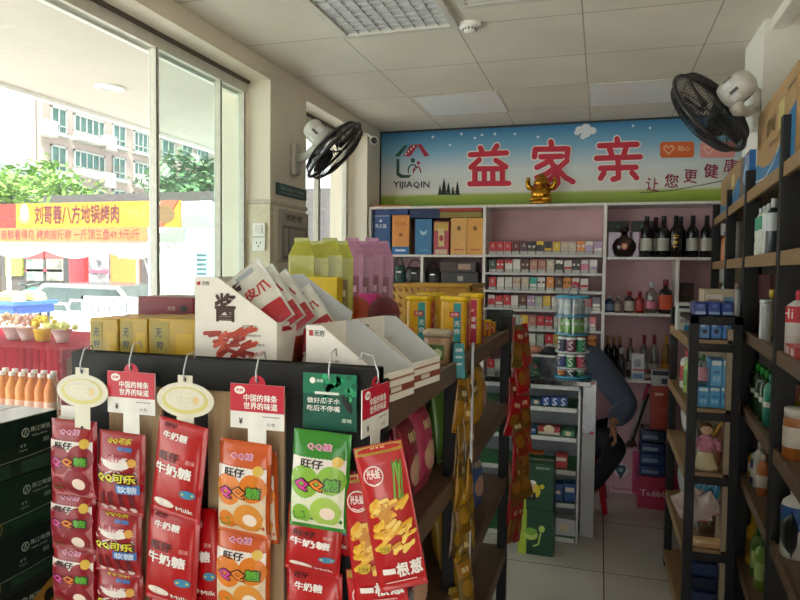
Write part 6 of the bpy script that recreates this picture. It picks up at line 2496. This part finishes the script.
# near bay, cut by the photo edge
rb(797.5, 1, 'jar', .05, .21, '#b98a6a', '#d8c02c', ('#c87a6a', .15, .7), 'jar with a yellow lid and a pink label')
rb(789, 1, 'jar', .03, .2, '#6f8a2c', '#a8b43c', None, 'olive green pack beside the yellow lidded jar', d=.08)
rb(797, 2, 'soap', .04, .22, '#d8d4cc', '#d83a5a', ('#c82c34', .5, .75), 'white bottle with a red cap and red band', word='Hi', wcol='#f0e8e0')
rb(788, 2, 'canister', .026, .14, '#c8d0c8', '#2f6a4a', None, 'small glass with a green rim', d=.05)
rackbox('low red and white punnet beside the white bottle, third rack shelf', Tz(797, DD + .03, 1.48), Tz(787, DD + .03, 1.48), .025, .05, 1.46, .04, M('#c84a4a', .4), front(('r', .1, .4, .2, .8, '#e8d8d4'), ('r', .6, .9, .2, .8, '#e8d8d4')), flap=False)
rb(789, 3, 'jar', .04, .17, CLR, '#d8a81c', ('#7a8a4a', .1, .5), 'clear jar with a yellow lid')
rb(798, 3, 'jar', .045, .17, '#a8642c', '#d8d4cc', ('#d8d0c4', .25, .65), 'amber jar with a white label')
rb(796, 4, 'soap', .045, .24, '#dcdcd8', '#dcdcd8', ('#2c5a98', .4, .72), 'large white bottle with a blue label')
rb(785, 4, 'soap', .034, .26, '#c8ccd8', '#c8a83c', ('#9aa0b0', .3, .6), 'pale grey bottle with a yellow collar', d=.1)
t = bag('snack_bag', 'black bag slumped between the pale and the large white bottle', 'bag', onrack(Tz(789, DD + .04, .85), .04, .80) + Vector((0, 0, .16)), .09, .15, .05, bm_('#24282a'), None, (0, 0, -math.pi / 2 - TA))
rb(784, 5, 'soap', .034, .2, '#3f8a4a', '#2f7a3c', ('#c8d8c0', .2, .6), 'green bottle beside the near post')
rb(791, 5, 'soap', .036, .17, '#c8a41e', '#d8b82c', ('#e8d8a0', .2, .6), 'yellow bottle at the photo edge')
# far bays above the low rack
for k, (px, c, cp, lv, kd, r_, h, nm, d) in enumerate(((718.5, '#b05a2c', '#2a2422', 1, 'soap', .03, .22, 'orange brown bottle nearest the wall shelf', .06), (722, '#6a3424', '#b06a3c', 1, 'soap', .03, .2, 'dark brown bottle', .06), (726, '#c06a34', '#3a2a24', 1, 'soap', .03, .21, 'rust orange bottle', .06),
                                                     (735.5, '#d0d2d0', '#b8bcc0', 1, 'canister', .045, .24, 'wide silver white canister', .06), (720, '#d0b83c', '#d8c85a', 2, 'soap', .03, .21, 'yellow bottle', .06), (725, '#d0d4d4', '#4a8a5a', 2, 'soap', .034, .23, 'white bottle with a green cap', .06),
                                                     (737, '#c8ccc8', '#b08a8a', 2, 'soap', .034, .22, 'white bottle with a rose cap', .06))):
    rb(px, lv, kd, r_, h, c, cp, None, nm + ' in the far bay', d=d)

FC = [('#c8a878', 'tan'), ('#3f7a5a', 'green'), ('#d8d4cc', 'white'), ('#8a3a2c', 'brick'), ('#5a7fae', 'blue'), ('#d0b040', 'yellow'), ('#b87a8a', 'pink'), ('#7a6a5a', 'grey brown')]
FK = ['soap', 'soda', 'jar', 'soap', 'spirit', 'jar']
for lv in range(1, 7):
    for k in range(6):
        c, cn_ = FC[(lv * 3 + k * 5) % 8]
        s = 3.36 - .125 * k
        h = .17 + .012 * ((lv * 2 + k * 3) % 5)
        bottle('%s container in the rear row, %s from the middle post, %s rack shelf' % (cn_, ORD[k], TLN[lv]), onrack(s, .19, TL[lv]), .036, h, FK[(lv + k) % 6], M(c, .3, coat=.3), M(['#d8d8d4', '#2c2c30', '#b8302c', '#3f7a4a'][(lv + k) % 4], .35),
               (FC[(lv + k * 3 + 2) % 8][0], .2, .6), 'rear goods on the %s rack shelf' % TLN[lv], seg=12)

# --- low rack in front of the tall one
LX0, LX1, LY0, LY1 = .395, .615, 3.25, 4.13
lr = thing('low_rack', 'lower black rack standing in the aisle before the tall rack', 'shelf rack', (LX0, LY0, 0))
LL = [1.42, 1.105, .81, .455, .1]
for x in (0, LX1 - LX0 - .04):
    for y in (0, LY1 - LY0 - .04):
        f = MB()
        f.box(x, x + .04, y, y + .04, 0, 1.525, BLK, .003)
        f.build('post', lr)
f = MB()
f.box(LX1 - LX0 - .062, LX1 - LX0 - .04, .004, LY1 - LY0, 0, 1.47, M('#a3937c', .6))
f.build('back_panel', lr)
f = MB()
f.box(0, LX1 - LX0, 0, .03, 1.488, 1.525, BLK, .003)
f.box(0, LX1 - LX0, .03, .4, 1.5, 1.522, BLK)
f.build('top_frame', lr)
for z in LL:
    f = MB()
    f.box(.012, LX1 - LX0 - .062, .03, LY1 - LY0 - .02, z - .03, z, WL)
    f.build('shelf_board', lr)
    f = MB()
    f.box(.04, LX1 - LX0 - .04, .0, .03, z - .055, z - .018, BLK, .002)
    f.box(.04, LX1 - LX0 - .04, .004, .03, z - .018, z, WL, .001)
    f.build('end_bar', lr)
    f = MB()
    f.box(-.004, .012, .042, LY1 - LY0 - .042, z - .045, z + .004, WL, .002)
    f.build('shelf_lip', lr)
def lbox(label, p0, p1, py0, py1, y, z, depth, m, deco, **kw):
    x, w, z_, h = cbox(p0, p1, py0, py1, y, z)
    return carton(label, (x, y, z), w, depth, h, m, deco, **kw)


DBL, LBL = '#24408c', '#3f9ad0'
for k, (a, c) in enumerate(((694, 707), (707.5, 721), (721.5, 734))):
    lbox('deep blue tissue pack standing on the low rack top, %s' % ['at the aisle corner', 'between two others', 'nearest the tall rack'][k], a, c, 302, 316, 3.3, 1.526, .16, M(DBL, .3, coat=.3), front(('r', .1, .9, .1, .3, '#8fa8d0'), ('d', .5, .7, .2, .15, '#4a6ab8')), group='blue packs on the low rack top', name='tissue_pack', cat='tissue pack', bev=.008, flap=False)
    lbox('mid blue tissue pack with a dark dot under the top bar, %s' % ['nearest the aisle', 'middle one', 'nearest the tall rack'][k], 699 + k * 11.6, 710 + k * 11.6, 322, 342, 3.29, 1.42, .14, M('#4a86c8', .3, coat=.3), front(('d', .5, .45, .24, .24, '#16243c'), ('r', .1, .5, .7, .95, '#b8d0e4')), group='blue packs under the top bar', name='tissue_pack', cat='tissue pack', bev=.006, flap=False)
lbox('flat white carton with brown print lying behind the blue packs', 704, 735, 289.5, 302, 3.45, 1.526 + .0, .18, M('#b9a88c', .5), front(('r', .05, .6, .3, .8, '#d8d0c0'), ('r', .65, .95, .2, .7, '#6f9ab8'), ('r', .1, .5, .4, .6, '#8a6a5a')))
lbox('white carton with a black grid print, at the far end of the low rack', 677, 690, 303, 333, 3.72, 1.42, .12, M('#c8ccc8', .4), front(('r', .1, .9, .8, .9, '#1c1c1e'), ('t', '面巾纸', .5, .6, .7, '#3a3a3c'), ('t', '柔韧', .5, .35, .6, '#5a5a5c'), ('r', .55, 1, .0, .2, '#2f8ac0')))
for k in range(3):
    lbox('light blue carton, %s of the lower row of three' % ['nearest the aisle', 'middle', 'nearest the tall rack'][k], 697.5 + k * 11.3, 708.3 + k * 11.3, 387, 412, 3.285, LL[1], .14, M(LBL, .35), front(('r', .08, .92, .8, .96, '#d8e4ea'), ('r', .2, .8, .5, .58, '#2c6a9a'), ('r', .2, .45, .2, .4, '#7fc0e4'), ('r', .55, .8, .2, .4, '#7fc0e4')), group='light blue cartons', flap=False)
zr = at(715, 387, 'y', 3.285).z
for k in range(2):
    lbox('light blue carton on top, %s of the upper pair' % ['first', 'second'][k], 710.5 + k * 11.8, 721.8 + k * 11.8, 360, 386.5, 3.285, zr + .002, .14, M('#5aa8d8', .35), front(('r', .08, .92, .8, .96, '#d8e4ea'), ('r', .2, .8, .5, .58, '#2c6a9a'), ('r', .2, .45, .2, .4, '#8fc8e8'), ('r', .55, .8, .2, .4, '#8fc8e8')), group='light blue cartons', flap=False)
q = at(703, 386, 'y', 3.3)
bottle('clear bottle with a green cap on the light blue cartons', (q.x, 3.32, zr + .002), .022, .14, 'soap', CLR, M('#2c7a3c', .4), ('#c88a9a', .15, .6))
for k, (y, c, cp, lb, nm) in enumerate(((3.5, '#d8d8d4', '#2c7a3c', '#b83a5a', 'white bottle with a green cap and a pink label'), (3.66, '#a8c070', '#d8d8d4', '#5f9a34', 'pale green bottle'), (3.82, '#d8d4d0', '#c83a4a', '#b02c3c', 'white bottle with a red cap'))):
    bottle(nm + ', low rack aisle side', (LX0 + .07, y, LL[1]), .045, .2, 'soap', M(c, .35), M(cp, .35), (lb, .2, .6), 'bottles on the low rack', rz=-math.pi / 2)
# doll, brown bag, striped sachets, dark bundles
q = at(706, 470, 'y', 3.3)
t = thing('rag_doll', 'rag doll in a pink dress and cream skirt on the low rack', 'doll', (q.x, 3.32, LL[2]))
f = MB()
f.lathe([(.05, 0), (.055, .01), (.035, .07), (.028, .085)], M('#cfc39c', .8, bump=.3), 16, sy=.7)
f.build('skirt', t)
f = MB()
f.lathe([(.028, .08), (.036, .1), (.038, .13), (.026, .155), (.012, .165)], M('#c8849c', .7, var=.25, scale=60), 16, sy=.7)
for s in (-1, 1):
    f.tube([(s * .03, 0, .145), (s * .05, -.015, .12), (s * .052, -.03, .095)], [.014, .012, .01], M('#c8849c', .7, var=.25, scale=60), 8)
f.build('dress', t)
f = MB()
f.ball((0, 0, .185), .026, M('#d8b090', .6), 14)
f.ball((0, -.025, .183), .004, M('#c08a70', .6), 6)
for s in (-1, 1):
    f.ball((s * .009, -.023, .19), .003, INK, 6)
f.build('head', t)
f = MB()
f.ball((0, .006, .192), .028, M('#6a4026', .8, bump=.5), 12, 1, .95, .9)
f.build('hair', t)
q = at(722, 470, 'y', 3.33)
t = thing('brown_bag', 'brown leather bag slumped beside the rag doll', 'bag', (q.x - .01, 3.34, LL[2]))
f = MB()
f.tube([(-.03, 0, .02), (-.02, 0, .08), (.005, .0, .14), (.025, .01, .19), (.03, .02, .22)], [.03, .036, .034, .028, .016], M('#7a4a34', .5, bump=.4), 12)
f.build('bag_body', t)
f = MB()
f.tube([(-.03, 0, .15), (-.01, -.02, .21), (.02, -.02, .235)], .008, M('#c89a3a', .5), 8)
f.build('strap', t)
for k in range(7):
    bag('striped_sachet', 'clear sachet with pink stripes, %s in the heap on the low rack' % ORD[k], 'sachet', (LX0 + .055 + (k % 4) * .03, 3.3 + .012 * (k % 3), LL[3] + .235 - .02 * (k // 2)), .11, .1, .025, bm_(['#b8a8a0', '#c8b4ac', '#a88a80'][k % 3]),
        lambda f, F, w, h: [f.stroke(F(.0008), [(-w * .4 + i * w * .2, -h * .85), (-w * .2 + i * w * .18, -h * .2)], .006, C0(['#b85a5a', '#d8c8c0'][i % 2])) for i in range(5)] and None,
        (math.radians(8), math.radians(40 + 6 * k), math.radians(rnd.uniform(-12, 12))), 'striped sachets', .008)
for k in range(5):
    bag('blue_sachet', 'sachet with a turquoise top, %s along the heap on the low rack' % ORD[k], 'sachet', (LX0 + .06 + k * .026, 3.34, LL[3] + .3 - .004 * (k % 2)), .04, .1, .015, bm_('#2f8aa8'), None, (0, math.radians(20), 0), 'turquoise sachets', .008)
t = bag('tan_packet', 'flat tan packet lying under the striped sachets', 'packet', (LX0 + .1, 3.285, LL[3] + .045), .13, .045, .02, bm_('#c8a070'), None, (math.radians(-10), 0, 0), None, .005)
for k in range(4):
    x, w = LX0 + .1, .13
    carton('folded dark blue cloth bundle, %s in the pile at the foot of the low rack' % ['lowest', 'second', 'third', 'topmost'][k], (LX0 + .1 + .004 * (k % 2), 3.29, LL[4] + .001 + .068 * k), .13, .2, .066, M(['#16203c', '#1c2a50', '#141c34', '#203058'][k], .7, bump=.3), None, name='cloth_bundle', cat='cloth bundle', group='dark bundles', bev=.02, flap=False)
for k, (y, lv, c, nm) in enumerate(((3.5, 2, '#c8c4b8', 'cream'), (3.7, 2, '#b8bcc0', 'silver'), (3.9, 2, '#d8d4d0', 'white'), (3.5, 3, '#a8a49c', 'grey'), (3.72, 3, '#c0b8a8', 'beige'), (3.93, 3, '#b0b4b8', 'pale grey'), (3.5, 4, '#1a1c22', 'black'), (3.75, 4, '#22242c', 'charcoal'))):
    bag('plastic_packet', '%s plastic packet on the aisle side of the low rack, %s level' % (nm, ['', '', 'doll', 'sachet', 'floor'][lv]), 'packet', (LX0 + .07, y, LL[lv] + .2), .15, .195, .06, bm_(c), None, (math.radians(8), 0, math.radians(-90 + rnd.uniform(-10, 10))), 'plastic packets on the low rack', .015)

# ================================================================== THE PERSON BEHIND THE COUNTER
def skin(name, pts, edges, rad, mat, parent, sub=2, root=0):
    me = bpy.data.meshes.new(name)
    me.from_pydata([tuple(p) for p in pts], edges, [])
    o = bpy.data.objects.new(name, me)
    COL.objects.link(o)
    m = o.modifiers.new('skin', 'SKIN')
    m.use_smooth_shade = True
    for i, r_ in enumerate(rad):
        v = me.skin_vertices[0].data[i]
        v.radius = (r_, r_) if not isinstance(r_, tuple) else r_
        v.use_root = (i == root)
    s = o.modifiers.new('sub', 'SUBSURF')
    s.levels = s.render_levels = sub
    dg = bpy.context.evaluated_depsgraph_get()
    nm = bpy.data.meshes.new_from_object(o.evaluated_get(dg))
    bpy.data.objects.remove(o)
    nm.name = name
    nm.materials.clear()
    nm.materials.append(mat)
    for p in nm.polygons:
        p.material_index = 0
        p.use_smooth = True
    o = bpy.data.objects.new(name, nm)
    COL.objects.link(o)
    o.parent = parent
    return o


PY = 4.95
pr = thing('person', 'person in a dark blue grey jacket sitting bent forward behind the counter, hand on knee', 'person', (-.05, PY, 0))
O = pr.location
W_ = lambda px, py, y: at(px, py, 'y', y) - O
SKN = M('#a8785c', .55, var=.04)
JKT = M('#4c5468', .85, var=.08, bump=.15)
TRS = M('#191a1f', .85)
hip = Vector((-.07, .1, .5))
chest = Vector((-.14, -.02, .86))
neck = Vector((-.17, -.12, 1.14))
shL = W_(593, 356, 4.78)
elL = W_(628, 407, 4.74)
wrL = W_(611, 424, 4.56)
shR = Vector((-.34, .0, 1.06))
elR = Vector((-.46, -.1, .8))
wrR = Vector((-.34, -.2, .66))
kL = W_(617, 448, 4.62)
kR = Vector((-.34, -.16, .5))
aL = W_(584, 492, 4.8)
aL.z = .09
aR = Vector((-.34, -.1, .09))
hd = W_(571, 322, 4.62)
# one continuous body: skin, then the clothes as children
skin('body', [hip, chest, neck, neck.lerp(hd, .5), shL, elL, wrL, shR, elR, wrR, hip + Vector((.1, -.02, -.02)), kL, aL, hip + Vector((-.1, -.02, -.02)), kR, aR, aL + Vector((.0, -.14, -.05)), aR + Vector((0, -.14, -.05))],
     [(0, 1), (1, 2), (2, 3), (2, 4), (4, 5), (5, 6), (2, 7), (7, 8), (8, 9), (0, 10), (10, 11), (11, 12), (0, 13), (13, 14), (14, 15), (12, 16), (15, 17)],
     [.13, .13, .07, .05, .06, .042, .028, .06, .042, .028, .08, .06, .04, .08, .06, .04, .035, .035], SKN, pr)
skin('jacket', [hip + Vector((0, 0, .03)), chest, neck - Vector((0, 0, .02)), shL, shL.lerp(elL, .5), elL, elL.lerp(wrL, .55), elL.lerp(wrL, .85), shR, elR, elR.lerp(wrR, .9)],
     [(0, 1), (1, 2), (2, 3), (3, 4), (4, 5), (5, 6), (6, 7), (2, 8), (8, 9), (9, 10)], [.15, .155, .085, .1, .098, .095, .078, .06, .085, .065, .045], JKT, pr)
skin('trousers', [hip, hip + Vector((.1, -.03, -.01)), hip.lerp(kL, .6) + Vector((.05, 0, 0)), kL, kL.lerp(aL, .5), aL + Vector((0, 0, .04)), hip + Vector((-.1, -.03, -.01)), kR, aR + Vector((0, 0, .04))],
     [(0, 1), (1, 2), (2, 3), (3, 4), (4, 5), (0, 6), (6, 7), (7, 8)], [.15, .12, .11, .085, .06, .05, .11, .085, .06], TRS, pr)


def hand(wr, knee, side):
    d = (knee - wr)
    d.z -= .02
    d.normalize()
    sd = d.cross(Vector((0, 0, 1))).normalized() * side
    up = sd.cross(d).normalized() * side
    if up.z < 0:
        up = -up
    P, E, R_ = [wr, wr + d * .045 + up * .012, wr + d * .08 + up * .012], [(0, 1), (1, 2)], [.026, (.03, .022), (.034, .018)]
    for k in range(4):
        b0 = wr + d * .085 + sd * (-.027 + .018 * k) + up * .012
        ln = [.062, .072, .068, .054][k]
        i = len(P)
        P += [b0, b0 + d * ln * .45 + up * .004, b0 + d * ln * .75 - up * .012, b0 + d * ln * .9 - up * .03]
        R_ += [.0095, .009, .0085, .007]
        E += [(2, i), (i, i + 1), (i + 1, i + 2), (i + 2, i + 3)]
    i = len(P)
    P += [wr + d * .04 - sd * .032, wr + d * .07 - sd * .05 - up * .008, wr + d * .1 - sd * .052 - up * .02]
    R_ += [.012, .0105, .009]
    E += [(1, i), (i, i + 1), (i + 1, i + 2)]
    skin('hand', P, E, R_, SKN, pr, 1)


hand(wrL, kL + Vector((-.02, -.06, .05)), 1)
hand(wrR, kR + Vector((0, -.05, .07)), -1)
f = MB()
f.ball(hd, .1, SKN, 24, .8, .98, 1.15)
fd = Vector((.15, -.95, -.3)).normalized()
sd = fd.cross(Vector((0, 0, 1))).normalized()
uf = sd.cross(fd)
f.tube([hd + fd * .09 + uf * .015, hd + fd * .112 - uf * .02, hd + fd * .092 - uf * .026], [.007, .013, .006], SKN, 8)
f.tube([hd + fd * .088 - uf * .05 + sd * .022, hd + fd * .095 - uf * .049, hd + fd * .088 - uf * .05 - sd * .022], .005, M('#8a4a40', .5), 6)
for s in (-1, 1):
    f.ball(hd + fd * .087 + sd * s * .03 + uf * .012, .009, LWHITE, 8)
    f.ball(hd + fd * .094 + sd * s * .03 + uf * .012, .0045, INK, 6)
    f.ball(hd + sd * s * .082, .022, SKN, 8, .5, 1, 1.3)
f.build('head', pr)
f = MB()
f.ball(hd + Vector((0, .018, .025)), .108, M('#1a1614', .6, bump=.5), 20, .82, .98, 1.05)
f.build('hair', pr)
for s, a in ((1, aL), (-1, aR)):
    f = MB()
    f.ball(a + Vector((0, -.07, -.055)), .05, M('#22201f', .6), 14, .8, 2.2, .65)
    f.build('shoe', pr)
t = thing('plastic_stool', 'red plastic stool under the sitting person', 'stool', (O.x + hip.x, O.y + hip.y - .02, 0))
RS = M('#b81c28', .35)
f = MB()
f.lathe([(.15, .355), (.16, .36), (.16, .38), (.15, .39), (.01, .39)], RS, 24, power=4)
f.build('seat', t)
for sx in (-1, 1):
    for sy in (-1, 1):
        f = MB()
        f.tube([(sx * .13, sy * .13, .37), (sx * .19, sy * .19, 0)], [.026, .02], RS, 8)
        f.build('leg', t)
# people's red slipper seat corner seen by the counter panel
